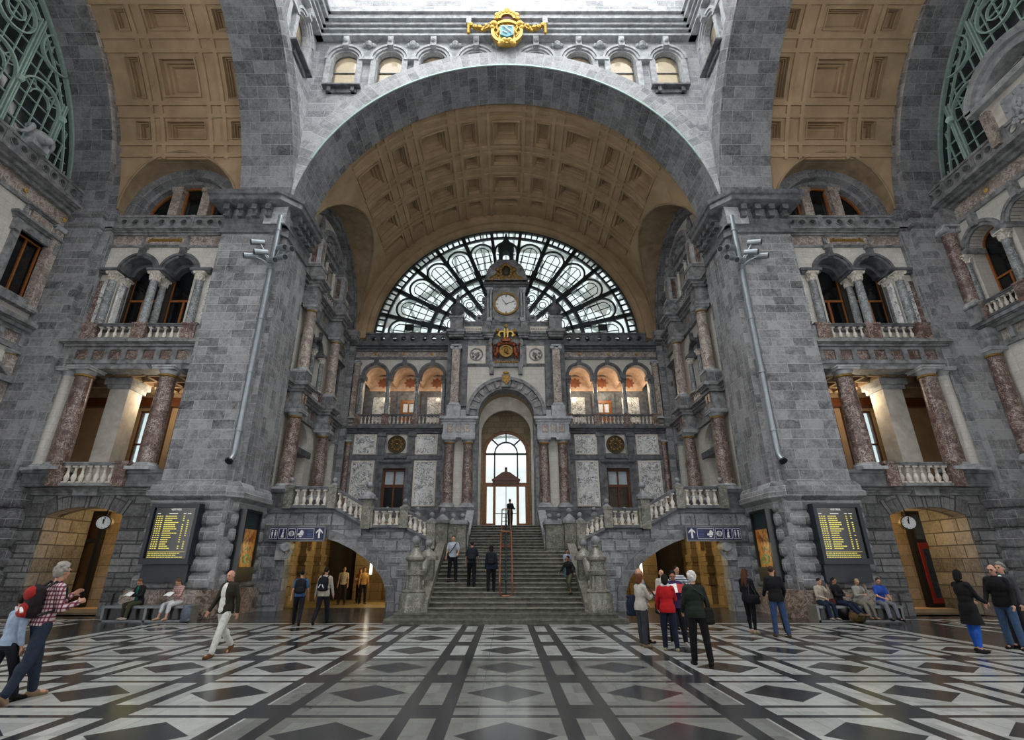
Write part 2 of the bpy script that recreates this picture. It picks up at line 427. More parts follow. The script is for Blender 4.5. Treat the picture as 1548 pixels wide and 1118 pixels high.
# ================================================================ generic architecture helpers
def floor_mat():
    N = Nodes('inlaid_marble_floor'); P = N.pos(); s = N.n('ShaderNodeSeparateXYZ'); N.t.links.new(P, s.inputs[0])
    x, y = s.outputs[0], s.outputs[1]
    mth = N.math
    ax = mth('ABSOLUTE', x)
    dx = mth('ABSOLUTE', mth('WRAP', x, 1.05, -1.05)); dy = mth('ABSOLUTE', mth('WRAP', mth('SUBTRACT', y, 8.9), 1.035, -1.035))
    def band(v, a, b): return mth('MULTIPLY', mth('GREATER_THAN', v, a), mth('LESS_THAN', v, b))
    sx = band(dx, .69, .885); sy = band(dy, .73, .86)
    gg = mth('MULTIPLY', mth('GREATER_THAN', dx, .86), mth('GREATER_THAN', dy, .70))
    dia = mth('LESS_THAN', mth('ADD', mth('DIVIDE', dx, .60), mth('DIVIDE', dy, .55)), 1)
    dark = mth('MAXIMUM', mth('MAXIMUM', sx, sy), mth('MAXIMUM', gg, dia))
    main = mth('MULTIPLY', mth('LESS_THAN', ax, 11.45), mth('LESS_THAN', y, 18.62))
    side = mth('MULTIPLY', mth('GREATER_THAN', ax, 14.7), mth('LESS_THAN', y, 19.9))
    inpat = mth('MAXIMUM', main, side)
    rimx = mth('MAXIMUM', band(ax, 11.45, 11.75), band(ax, 14.25, 14.5))
    rimy = mth('MULTIPLY', band(y, 18.62, 18.85), mth('LESS_THAN', ax, 11.75))
    rim = mth('MAXIMUM', mth('MULTIPLY', rimx, mth('LESS_THAN', y, 18.85)), rimy)
    rim2 = mth('MULTIPLY', band(y, 19.95, 20.2), mth('GREATER_THAN', ax, 14.25))
    lightmask = mth('MAXIMUM', mth('MULTIPLY', inpat, mth('SUBTRACT', 1, dark)), mth('MAXIMUM', rim, rim2))
    nz = N.noise(P, 5, 6, .65); nb = N.noise(P, 40, 3, .5); big = N.noise(P, .7, 3)
    wn = N.n('ShaderNodeTexWhiteNoise', _noise_dimensions='2D')
    cmb = N.n('ShaderNodeCombineXYZ'); N.set(cmb.inputs[0], mth('FLOOR', mth('DIVIDE', x, .525))); N.set(cmb.inputs[1], mth('FLOOR', mth('DIVIDE', mth('SUBTRACT', y, 8.9), .5175)))
    N.t.links.new(cmb.outputs[0], wn.inputs['Vector'])
    t = mth('ADD', mth('MULTIPLY', nz, .45), mth('ADD', mth('MULTIPLY', wn.outputs[0], .35), mth('MULTIPLY', nb, .2)))
    lc = N.ramp(t, (.2, srgb('#8b8e8c')), (.8, srgb('#bbbebb')))
    cool = N.ramp(t, (.2, srgb('#626460')), (.8, srgb('#828480')))
    mid = mth('MULTIPLY', mth('LESS_THAN', ax, 3.28), mth('LESS_THAN', y, 12.0))
    lc = N.mix(mid, lc, cool)
    dc = N.ramp(t, (.2, srgb('#242629')), (.8, srgb('#3a3c3e')))
    col = N.mix(lightmask, dc, lc)
    # fine joints
    jx = mth('LESS_THAN', mth('ABSOLUTE', mth('WRAP', mth('SUBTRACT', x, .69), .525, -.525)), .006)
    jy = mth('LESS_THAN', mth('ABSOLUTE', mth('WRAP', mth('SUBTRACT', y, 9.63), .5175, -.5175)), .006)
    j = mth('MAXIMUM', jx, jy)
    col = N.mix(mth('MULTIPLY', j, .5), col, srgb('#606262'))
    rg = mth('MULTIPLY_ADD', big, .2, .1)
    return N.bsdf(col, rg, 0, .5, nb, .03, .01)
M['floor'] = floor_mat()

def cornice(mb, F, u0, u1, z0, z1, p, d0=0, ends=True):
    h = z1 - z0
    for a, b, q in ((0, .3, .35), (.3, .55, .6), (.55, .62, .8), (.62, .88, 1.0), (.88, 1, .9)):
        e = p * q if ends else 0
        mb.box(F, u0 - e * .6, u1 + e * .6, min(d0, 0) - .05, d0 + p * q, z0 + h * a, z0 + h * b)
def dentils(mb, F, u0, u1, z0, z1, d0, d1, pitch=.45, w=.2):
    n = max(1, int((u1 - u0) / pitch)); st = (u1 - u0) / n
    for i in range(n):
        c = u0 + st * (i + .5); mb.box(F, c - w / 2, c + w / 2, d0, d1, z0, z1)
def wall_holes(F, outer, holes, th, name, mat, label, parent=None, front=0.0, extra=None):
    mb = MB(); mb.extrude(F, [outer] + holes, front - th, front)
    if extra: extra(mb)
    o = mb.build(name, mat, parent)
    return o if parent else struct(o, label, 'wall')

# ---------------------------------------------------------------- columns (things with base, shaft, capital)
CNT = {}
def column(x, y, z0, z1, r, shaft, label, group, style='tuscan', capm=None, n=14, square=False, gold=True, rot=0.0):
    t = thing('column', (x, y, z0), label, 'column', group); t['kind'] = 'thing'
    h = z1 - z0; c = (x, y, z0); capm = capm or M['trim_pale']
    b = MB(); b.box(lambda u, d, z: (x + u, y + d, z0 + z), -r * 1.35, r * 1.35, -r * 1.35, r * 1.35, 0, r * .35)
    if square: b.box(lambda u, d, z: (x + u, y + d, z0 + z), -r * 1.2, r * 1.2, -r * 1.2, r * 1.2, r * .35, r * .7)
    else: b.lathe(c, [(r * 1.32, r * .35), (r * 1.36, r * .5), (r * 1.18, r * .62), (r * 1.2, r * .74), (r * 1.05, r * .82)], n)
    b.build('base', capm, t)
    ch = {'tuscan': r * 1.1, 'corinth': r * 2.3, 'ionic': r * 1.3}[style]
    zs0, zs1 = r * .8, h - ch
    s = MB()
    if square: s.box(lambda u, d, z: (x + u, y + d, z0 + z), -r, r, -r, r, zs0 - .02, zs1)
    else: s.lathe(c, [(r * 1.04, zs0 - .01), (r, zs0 + r * .2), (r, zs0 + (zs1 - zs0) * .33), (r * .93, zs0 + (zs1 - zs0) * .7), (r * .86, zs1 - .03), (r * .92, zs1)], n)
    s.build('shaft', shaft, t)
    k = MB(); q = r * .88
    bx = lambda a, za, zb: k.box(lambda u, d, z: (x + u, y + d, z0 + z), -a, a, -a, a, za, zb)
    if style == 'tuscan':
        k.lathe(c, [(q, zs1), (q * 1.02, zs1 + ch * .35), (q * 1.25, zs1 + ch * .62)], n)
        bx(r * 1.25, zs1 + ch * .6, h - ch * .16); bx(r * 1.34, h - ch * .16, h)
    elif style == 'ionic':
        k.lathe(c, [(q, zs1), (q * 1.15, zs1 + ch * .3), (q * 1.2, zs1 + ch * .5)], n)
        for sx in (-1, 1): k.lathe((x + sx * r * 1.05, y - r * 1.15, z0 + zs1 + ch * .42), [(.001, 0), (r * .46, 0), (r * .5, r * .1), (r * .4, r * 1.1), (r * .5, r * 2.1), (r * .46, r * 2.2), (.001, r * 2.2)], 12, axis='y')
        bx(r * 1.3, h - ch * .3, h)
    else:
        k.lathe(c, [(q, zs1), (q * .98, zs1 + ch * .3), (q * 1.15, zs1 + ch * .7), (q * 1.5, zs1 + ch * .88)], n)
        for row, (zz, rr) in enumerate(((.18, 1.12), (.48, 1.2))):
            for i in range(8):
                a = 2 * PI * (i + row * .5) / 8
                px, py = x + q * rr * math.cos(a), y + q * rr * math.sin(a)
                k.ball((px, py, z0 + zs1 + ch * zz), r * .28, 6, 1.7)
                k.ball((px + q * .22 * math.cos(a), py + q * .22 * math.sin(a), z0 + zs1 + ch * (zz + .2)), r * .2, 6)
        for sx in (-1, 1):
            for sy in (-1, 1): k.ball((x + sx * r * 1.12, y + sy * r * 1.12, z0 + zs1 + ch * .8), r * .34, 6)
        bx(r * 1.42, h - ch * .13, h)
    k.build('capital', capm, t)
    if gold and style == 'tuscan':
        g = MB(); g.lathe(c, [(q * 1.0, zs1 - .04), (q * 1.14, zs1 - .01), (q * 1.16, zs1 + .05), (q * 1.0, zs1 + .09)], n)
        tag(g.build('necking', M['gold_dull'], t), 'gilded necking ring')
    return t

# ---------------------------------------------------------------- balustrades (things: rails, pedestals, balusters)
BAL = {}
def baluster_mesh(h, r, mat, key):
    k = (round(h, 3), round(r, 3), key)
    if k not in BAL:
        b = MB(); a = r * .95
        b.box(ID, -a, a, -a, a, 0, h * .08)
        b.lathe((0, 0, 0), [(r * .55, h * .08), (r * .62, h * .12), (r * .98, h * .3), (r * .9, h * .4), (r * .42, h * .58), (r * .62, h * .64), (r * .4, h * .7), (r * .5, h * .84), (r * .75, h * .9)], 8)
        b.box(ID, -a, a, -a, a, h * .9, h)
        o = b.build('baluster', mat); me = o.data; bpy.data.objects.remove(o); BAL[k] = me
    return BAL[k]
def balustrade(A, B, h, label, cat='balustrade', group=None, n=5, posts=(0, 1), post_w=.34, depth=.3, mats=('trim', 'pale', 'trim'), ball=None, rails=(.12, .14), r=.08, name='balustrade', splits=()):
    """from A to B (x,y,z at the foot); may slope; pedestals at the fractions in posts; balusters between"""
    A, B = Vector(A), Vector(B); t = thing(name, tuple(A), label, cat, group)
    D = B - A; L2 = math.hypot(D.x, D.y); dirx, diry = D.x / L2, D.y / L2; slope = D.z / L2
    F = lambda u, d, z: (A.x + dirx * u - diry * d, A.y + diry * u + dirx * d, A.z + z + slope * u)
    rail, base = MB(), MB()
    hb, ht = rails
    def slab(mb, z0, z1, w):
        c = [F(u, d, z) for z in (z0, z1) for d in (-w / 2, w / 2) for u in (0, L2)]
        for q in ((0, 1, 5, 4), (2, 3, 7, 6), (0, 1, 3, 2), (4, 5, 7, 6), (0, 2, 6, 4), (1, 3, 7, 5)): mb.poly([c[i] for i in q], [(0, 0), (L2, 0), (L2, .2), (0, .2)])
    slab(base, 0, hb, depth * .95); slab(rail, h - ht, h - ht * .35, depth * .85); slab(rail, h - ht * .4, h, depth * 1.1)
    rail.build('rail', M[mats[0]], t); base.build('bottom_rail', M[mats[0]], t)
    stops = [(p * L2) for p in posts]
    for p in stops:
        b = MB(); zz = slope * p
        G = lambda u, d, z: (A.x + dirx * u - diry * d, A.y + diry * u + dirx * d, A.z + z + zz)
        b.box(G, p - post_w / 2, p + post_w / 2, -depth * .56, depth * .56, -.02 if slope == 0 else -.3, h + .02)
        b.box(G, p - post_w * .58, p + post_w * .58, -depth * .64, depth * .64, h - ht * .5, h + .04)
        po = b.build('pedestal', M[mats[2]], t)
        if ball:
            c = G(p, 0, h + .04); q = MB(); R = ball
            q.lathe(c, [(R * 1.5, 0), (R * 1.5, R * .25), (R * .9, R * .7), (R * .42, R * 1.1), (R * .42, R * 1.3)], 10); q.ball((c[0], c[1], c[2] + R * 2.15), R, 12)
            q.build('finial_ball', M['trim'], po)
    bounds = stops if len(stops) > 1 else [0, L2]
    if 0 not in posts: bounds = [0] + stops
    if 1 not in posts: bounds = bounds + [L2]
    me = baluster_mesh(h - hb - ht, r, M[mats[1]] if mats[1] in M else M['pale_plaster'], mats[1])
    for a, b in zip(bounds[:-1], bounds[1:]):
        a2 = a + (post_w / 2 if a in stops else 0); b2 = b - (post_w / 2 if b in stops else 0)
        for i in range(n):
            u = a2 + (b2 - a2) * (i + .5) / n
            o = bpy.data.objects.new('baluster', me); COL.objects.link(o); o.parent = t
            p = F(u, 0, hb); o.location = (p[0] - A.x, p[1] - A.y, p[2] - A.z)
    return t
def pierced(F, u0, u1, z0, z1, label, groups=3, per=3, th=.2, d=.0, mat='trim', org=None):
    """parapet of slabs pierced with round holes between pedestals"""
    t = thing('pierced_parapet', org or F(u0, d, z0), label, 'parapet')
    a, rl = MB(), MB(); pw = .22; h = z1 - z0
    n = groups; st = (u1 - u0) / n
    for i in range(n):
        s0, s1 = u0 + st * i + pw / 2, u0 + st * (i + 1) - pw / 2
        c = z0 + h * .48; rr = min(h * .2, (s1 - s0) / per * .34)
        a.extrude(F, [rect(s0, s1, z0 + h * .12, z0 + h * .84)] + [[(s0 + (s1 - s0) * (j + .5) / per + rr * math.cos(k * PI / 7), c + rr * math.sin(k * PI / 7)) for k in range(14)] for j in range(per)], d - th / 2, d + th / 2)
        for j in range(per): rl.ring(F, s0 + (s1 - s0) * (j + .5) / per, c, rr, rr * 1.22, d + th / 2 - .02, d + th / 2 + .04, 0, 360, 14)
    a.build('slab', M[mat], t)
    rl.box(F, u0, u1, d - th * .7, d + th * .7, z0, z0 + h * .12); rl.box(F, u0, u1, d - th * .8, d + th * .8, z0 + h * .84, z1)
    rl.build('rail', M[mat], t)
    for i in range(n + 1):
        p = MB(); u = u0 + st * i; p.box(F, u - pw / 2, u + pw / 2, d - th * .75, d + th * .75, z0, z1 + .03); p.build('pedestal', M[mat], t)
    return t
WN = [0]; DN = [0]; TN = [0]
def window(F, cu, hw, z0, zs, d, label, arched=True, wood='wood', pane='glass_dark', transom=None, mull=True, fw=.09, thick=.12, ez=1.0):
    WN[0] += 1
    t = thing('window_%d' % WN[0], F(cu, d, z0), label, 'window'); t['kind'] = 'structure'
    f = MB()
    hi = [(cu - hw + fw, z0 + fw), (cu + hw - fw, z0 + fw)] + (arc(cu, zs, hw - fw, 0, 180, 16, ez) if arched else [(cu + hw - fw, zs - fw), (cu - hw + fw, zs - fw)])
    ho = [(cu - hw, z0), (cu + hw, z0)] + (arc(cu, zs, hw, 0, 180, 16, ez) if arched else [(cu + hw, zs), (cu - hw, zs)])
    f.extrude(F, [ho, hi], d - thick, d)
    if transom: f.box(F, cu - hw + fw, cu + hw - fw, d - thick * .9, d + .02, transom - fw / 2, transom + fw / 2)
    if mull: f.box(F, cu - fw / 2, cu + fw / 2, d - thick * .9, d + .01, z0 + fw, transom or (zs + (hw * ez - fw if arched else -fw)))
    f.build('frame', M[wood], t)
    p = MB(); p.extrude(F, [hi], d - thick * .65, d - thick * .5); p.build('pane', M[pane], t)
    return t

# ================================================================ floor
fl = MB()
for i in range(-6, 6): fl.poly([(i * 5, -4, 0), (i * 5 + 5, -4, 0), (i * 5 + 5, 40, 0), (i * 5, 40, 0)])
struct(fl.build('floor', M['floor'], weld=False), 'inlaid grey and black marble hall floor with diamond pattern', 'floor')

# ================================================================ crossing piers, arches and lantern
ZC, RA, RV, YC, HX = 17.4, 10.85, 11.2, 9.7, 10.9       # arch centre height, stone arch radius, vault radius, crossing centre, half span
YP = 20.56                                              # front of the two great piers
def sideword(s): return 'left' if s < 0 else 'right'
def mir(s, pts): return [(s * p[0], p[1]) for p in pts]
for s in (-1, 1):
    W = sideword(s)
    PL = [(13.9, YP + 3.2), (13.9, YP), (11.32, YP), (11.32, YP + .2), (11.12, YP + .2), (11.12, YP + .42), (HX, YP + .42), (HX, YP + 3.2)]
    mb = MB(); mb.plan(mir(s, PL), 4.5, 19.0)
    struct(mb.build('wall_%s_pier' % W, M['ashlar'], weld=False), 'tall grey ashlar crossing pier on the %s of the stairs' % W, 'wall')
    # rusticated foot: marble plinth, bulging courses, moulding
    def ring_plan(o): return mir(s, [(13.9 + o, YP + 3.2), (13.9 + o, YP - o), (11.3, YP - o), (11.0, YP - o), (HX - o, YP + .35), (HX - o, YP + 3.2)])
    mb = MB(); mb.plan(ring_plan(.30), 0, .78); mb.plan(ring_plan(.24), .78, .95)
    struct(mb.build('baseboard_%s_pier' % W, M['plinth']), 'brown red marble plinth at the foot of the %s pier' % W, 'baseboard')
    mb = MB(); mb.plan(ring_plan(.02), .95, 4.6)
    zs = [.98, 1.55, 2.12, 2.69, 3.26, 3.83]
    prof = lambda z0, z1: [(0, z0), (.07, z0 + .02), (.115, z0 + .08), (.125, z0 + .25), (.115, z1 - .1), (.07, z1 - .04), (0, z1 - .02)]
    path = mir(s, [(13.9, YP + 3.0), (13.9, YP), (11.3, YP), (HX, YP + .42), (HX, YP + 3.0)])
    for z0 in zs: mb.sweep(prof(z0, z0 + .52), path, side=-s if s > 0 else 1)
    struct(mb.build('wall_%s_pier_foot' % W, M['ashlar']), 'bulging rusticated stone courses at the foot of the %s pier' % W, 'wall')
    mb = MB(); mb.sweep([(0, 4.15), (.1, 4.2), (.2, 4.3), (.28, 4.36), (.3, 4.55), (.22, 4.6), (.2, 4.78), (.1, 4.95), (0, 5.0)], path, side=-s if s > 0 else 1)
    struct(mb.build('trim_%s_pier_base' % W, M['ashlar']), 'base moulding running round the %s pier' % W, 'trim')
    # capital cornice with consoles
    mb = MB(); sd = -s if s > 0 else 1
    p2 = mir(s, [(13.9, YP + 2.6), (13.9, YP), (11.3, YP), (HX, YP + .42), (HX, YP + 3.0)])
    mb.sweep([(0, 16.9), (.1, 16.95), (.1, 17.15), (.06, 17.2), (.06, 17.5), (.15, 17.6), (.15, 17.7), (.08, 17.75), (0, 17.75)], p2, side=sd)
    mb.sweep([(0, 18.35), (.5, 18.4), (.62, 18.5), (.62, 18.75), (.7, 18.8), (.74, 19.0), (.6, 19.06), (0, 19.12)], p2, side=sd)
    def cons(x, y, dx, dy):
        F = lambda u, d, z: (x + dx * d - dy * u, y + dy * d + dx * u, z)
        mb.box(F, -.14, .14, -.02, .46, 18.08, 18.36); mb.box(F, -.11, .11, -.02, .3, 17.8, 18.1); mb.box(F, -.13, .13, -.02, .36, 17.72, 17.84)
    for i in range(4): cons(s * (11.65 + i * .68), YP, 0, -1)
    for i in range(5): cons(s * HX, YP + .7 + i * .5, -s, 0)
    struct(mb.build('trim_%s_pier_cornice' % W, M['trim_dark']), 'dark bracketed cornice crowning the %s pier' % W, 'trim')
    # transept crossing arch and outer arch: stone rings standing across the room
    F = frame_side(s, HX)
    mb = MB(); mb.ring(F, YC, ZC + .0, RA, RA + 1.05, -2.5, .1, 0, 180, 72)
    struct(mb.build('wall_%s_crossing_arch' % W, M['ashlar_arch']), 'grey stone arch between the crossing and the %s wing' % W, 'wall')
    mb = MB()
    zz = ZC + math.sqrt((RA + 1.05) ** 2 - 10.86 ** 2); ac = math.degrees(math.acos(10.86 / (RA + 1.05)))
    uu = math.sqrt((RA + 1.05) ** 2 - 9.5 ** 2); a2 = math.degrees(math.asin(9.5 / (RA + 1.05)))
    for k in (1, -1):
        pts = [(YC + k * (p[0]), p[1]) for p in arc(0, ZC, RA + 1.03, ac, a2, 16)]
        pts = [(YC + k * 10.86, pts[0][1])] + pts + [(pts[-1][0], 26.9), (YC + k * 10.86, 26.9)]
        mb.extrude(F, [pts], -.6, 0)
    struct(mb.build('wall_%s_spandrel' % W, M['ashlar_pale']), 'pale stone spandrels over the %s crossing arch' % W, 'wall')
    # outer arch in two steps
    mb = MB(); F2 = frame_side(s, 19.65)
    mb.ring(F2, YC, ZC + .9, RA + .25, RA + 1.6, -.5, 0, 0, 180, 72); mb.ring(F2, YC, ZC + .9, RA - .1, RA + 1.6, -2.4, -.48, 0, 180, 72)
    struct(mb.build('wall_%s_outer_arch' % W, M['ashlar_arch']), 'stepped grey stone arch framing the big window of the %s wing' % W, 'wall')
# front arch
F0 = frame_front(YP)
mb = MB(); mb.ring(F0, 0, ZC, RA, RA + 1.05, -2.4, .1, 0, 180, 96)
struct(mb.build('wall_front_arch', M['ashlar_arch']), 'great grey stone arch spanning the hall in front of the stairs', 'wall')
mb = MB(); mb.ring(F0, 0, ZC, RA + .0, RA + 1.06, .1, .16, 0, 180, 96)
struct(mb.build('trim_arch_voussoirs', M['ashlar_pale']), 'pale voussoir face of the great front arch', 'trim')
mb = MB(); mb.ring(F0, 0, ZC, RA - .03, RA + .05, .15, .2, 22, 158, 96)
struct(mb.build('trim_arch_edge_strip', M['green_iron']), 'thin green strip along the lower edge of the great arch', 'trim')
mb = MB()
for k in (1, -1):
    pts = [(k * p[0], p[1]) for p in arc(0, ZC, RA + 1.03, ac, a2, 16)]
    pts = [(k * HX, pts[0][1])] + pts + [(pts[-1][0], 26.9), (k * HX, 26.9)]
    mb.extrude(F0, [pts], -.6, 0)
struct(mb.build('wall_front_spandrel', M['ashlar_pale']), 'pale stone spandrels over the great front arch', 'wall')
# lantern walls with rows of arched windows
def lantern(F, c, half, nm, label, rng):
    cs = [c + x for x in (-9.35, -6.75, -4.25, -1.75, 1.75, 4.25, 6.75, 9.35)]
    rl = RA + .45
    zb = [max(27.0, ZC + math.sqrt(max(0, (rl + .12) ** 2 - max(0, abs(q - c) - .72) ** 2))) for q in cs]
    mb = MB(); holes = [arch_hole(q, .72, z, 29.15, 14) for q, z in zip(cs, zb)]
    ux = math.sqrt(rl ** 2 - 9.4 ** 2); am = math.degrees(math.acos(ux / rl))
    mb.extrude(F, [[(c - half, 26.8)] + [(c - p[0], p[1]) for p in arc(0, ZC, rl, am, 180 - am, 30)] + [(c + half, 26.8), (c + half, 36), (c - half, 36)]] + holes, -.9, -.35)
    struct(mb.build('wall_%s_lantern' % nm, M['ashlar_pale'], weld=False), label, 'wall')
    mb = MB()
    for q in cs:
        for r0, r1, dd in ((.74, .84, -.25), (.86, .99, -.15), (1.01, 1.15, -.08)): mb.ring(F, q, 29.15, r0, r1, -.4, dd, 0, 180, 18)
        mb.box(F, q - .16, q + .16, -.4, .08, 30.0, 30.75); mb.ball(F(q, .1, 30.35), .15, 8)
        for sx in (-1, 1): mb.box(F, q + sx * .9 - .16, q + sx * .9 + .16, -.4, -.12, max(27, ZC + math.sqrt(max(0, rl * rl - (q - c) ** 2))), 29.1)
    for q in [x + 1.27 for x in cs[:-1]]:
        mb.box(F, q - .42, q + .42, -.4, -.05, 29.02, 29.22)
        mb.ball(F(q, -.25, 30.45), .24, 8); mb.ball(F(q - .25, -.28, 30.42), .14, 8); mb.ball(F(q + .25, -.28, 30.42), .14, 8)
    for z0, z1, p in ((30.85, 31.0, .05), (31.0, 31.25, -.05), (31.25, 31.4, .12), (31.5, 31.75, .25), (31.75, 32.1, .45), (32.1, 32.3, .6)):
        mb.box(F, c - half, c + half, -.4, p, z0, z1)
    struct(mb.build('trim_%s_lantern' % nm, M['trim_pale'], weld=False), 'arch mouldings and cornice of ' + label.split(' with')[0], 'trim')
    for i, q in enumerate(cs):
        if i in rng:
            window(F, q, .72, zb[i], 29.15, -.55, 'arched lantern window %s of the eight in the %s row above the arch' % (ORD[i], nm), True, 'trim_dark', 'glass_frost', 28.5 if zb[i] < 28 else None, False, .05, .1)
ORD = ['first', 'second', 'third', 'fourth', 'fifth', 'sixth', 'seventh', 'eighth', 'ninth', 'tenth']
lantern(F0, 0, HX + .4, 'front', 'pale stone front lantern wall with eight arched windows', range(8))
for s in (-1, 1):
    lantern(frame_side(s, HX), YC, HX + .4, sideword(s), 'pale stone %s lantern wall with arched windows' % sideword(s), (4, 5, 6, 7))
mb = MB(); mb.box(ID, -12.5, 12.5, YC - 12.5, YC - 10.9, 19, 36)
struct(mb.build('wall_rear_lantern', M['ashlar_pale']), 'pale stone rear lantern wall', 'wall')
mb = MB()
for s in (-1, 1):
    F = frame_front_s(s, YP)
    mb.box(F, 8.1, 10.2, -.1, .34, 26.55, 26.66); mb.box(F, 8.4, 8.6, -.1, .25, 26.2, 26.55); mb.box(F, 9.7, 9.9, -.1, .25, 26.2, 26.55); mb.box(F, 8.3, 10.0, -.1, .12, 26.2, 26.5)
    F = frame_side(s, HX)
    mb.box(F, YP - 2.9, YP - .7, -.1, .34, 26.55, 26.66); mb.box(F, YP - 2.5, YP - 1.0, -.1, .12, 26.2, 26.5)
struct(mb.build('trim_lantern_sills', M['trim_dark']), 'dark ledges under the outer lantern windows', 'trim')

# ================================================================ coffered vaults
def vault(S, angs, lens, name, label, t_end, l_rng, strips, bead=.11, mat='tan'):
    """S(theta, l, r) maps to space; angs / lens: lists of (a, b, kind) with kind 'c' coffer, 'r' ribs, 'p' plain"""
    mb = MB()
    def patch(t0, t1, l0, l1, r, nt=4, nl=1):
        for i in range(nt):
            for j in range(nl):
                a, b = t0 + (t1 - t0) * i / nt, t0 + (t1 - t0) * (i + 1) / nt; c, d = l0 + (l1 - l0) * j / nl, l0 + (l1 - l0) * (j + 1) / nl
                mb.poly([S(a, c, r), S(b, c, r), S(b, d, r), S(a, d, r)], [(R_(a) * r, c), (R_(b) * r, c), (R_(b) * r, d), (R_(a) * r, d)])
    def loop(t0, t1, l0, l1, m, r):
        dt = math.degrees(m / RV); a0, a1, b0, b1 = t0 + dt, t1 - dt, l0 + m, l1 - m
        n = 4; pts = [(a0 + (a1 - a0) * i / n, b0) for i in range(n)] + [(a1, b0)] + [(a1 - (a1 - a0) * i / n, b1) for i in range(n)] + [(a0, b1)]
        return [S(a, l, r) for a, l in pts], (a0, a1, b0, b1)
    def coffer(t0, t1, l0, l1):
        w = min(R_(t1 - t0) * RV, l1 - l0); k = w / 2.0
        steps = [(0, 0), (.08, 0), (.08, -.1), (.17, -.1), (.2, .24), (.32, .24), (.34, .44), (.44, .44), (.5, .62), (.58, .62)]
        prev = None
        for m, dd in steps:
            cur, lim = loop(t0, t1, l0, l1, m * k, RV + dd * min(1, .55 + k * .5))
            if prev:
                for i in range(len(cur)):
                    j = (i + 1) % len(cur); mb.poly([prev[i], prev[j], cur[j], cur[i]])
            prev = cur
        a0, a1, b0, b1 = lim; r = RV + .62 * min(1, .55 + k * .5)
        patch(a0, a1, b0, b1, r, 4, 1)
    for (t0, t1, kt) in angs:
        for (l0, l1, kl) in lens:
            if kt == 'c' and kl == 'c': coffer(t0, t1, l0, l1)
            else: patch(t0, t1, l0, l1, RV, 4 if kt == 'c' else 3)
    # double beads in the rib zones
    def bead_t(t, l0, l1):       # bead along the length
        d = .5
        for q in (0,):
            a, b = t - d, t + d
            for r0, r1, x, y in ((RV - bead, RV - bead, a, b), (RV, RV - bead, a, a), (RV, RV - bead, b, b)):
                mb.poly([S(x, l0, r0), S(y, l0, r1), S(y, l1, r1), S(x, l1, r0)])
    def bead_l(l, t0, t1):
        d = .09; n = max(2, int((t1 - t0) / 3))
        for i in range(n):
            a, b = t0 + (t1 - t0) * i / n, t0 + (t1 - t0) * (i + 1) / n
            for r0, r1, x, y in ((RV - bead, RV - bead, l - d, l + d), (RV, RV - bead, l - d, l - d), (RV, RV - bead, l + d, l + d)):
                mb.poly([S(a, x, r0), S(a, y, r1), S(b, y, r1), S(b, x, r0)])
    tmin, tmax, lmin, lmax = angs[0][0], angs[-1][1], lens[0][0], lens[-1][1]
    for (t0, t1, k) in angs:
        if k == 'r':
            for f in (.2, .8): bead_t(t0 + (t1 - t0) * f, lmin, lmax)
    for (l0, l1, k) in lens:
        if k == 'r':
            for f in (.2, .8): bead_l(l0 + (l1 - l0) * f, tmin, tmax)
    # plain lower parts down to the lunette groins
    lg, n = strips
    for side in (0, 1):
        for j in range(n):
            c, d = l_rng[0] + (l_rng[1] - l_rng[0]) * j / n, l_rng[0] + (l_rng[1] - l_rng[0]) * (j + 1) / n
            ta, tb = lg(c), lg(d); T = t_end
            m = 6
            for i in range(m):
                q = lambda t: 180 - t if side else t
                a0, a1 = ta + (T - ta) * i / m, ta + (T - ta) * (i + 1) / m; b0, b1 = tb + (T - tb) * i / m, tb + (T - tb) * (i + 1) / m
                mb.poly([S(q(a0), c, RV), S(q(b0), d, RV), S(q(b1), d, RV), S(q(a1), c, RV)], [(R_(a0) * RV, c), (R_(b0) * RV, d), (R_(b1) * RV, d), (R_(a1) * RV, c)])
    struct(mb.build(name, M[mat], weld=False, smooth=False), label, 'ceiling')
def angle_cols(lo):
    half = [(85, 95, 'c')]; out = []
    up = [(80, 85, 'r'), (75, 80, 'c'), (70, 75, 'r'), (60, 70, 'c'), (55, 60, 'r'), (50, 55, 'c'), (45, 50, 'r'), (35, 45, 'c'), (30, 35, 'r'), (25, 30, 'c'), (20, 25, 'r')]
    low = [a for a in up if a[0] >= lo][::-1]
    return low + half + [(180 - b, 180 - a, k) for a, b, k in low[::-1]]
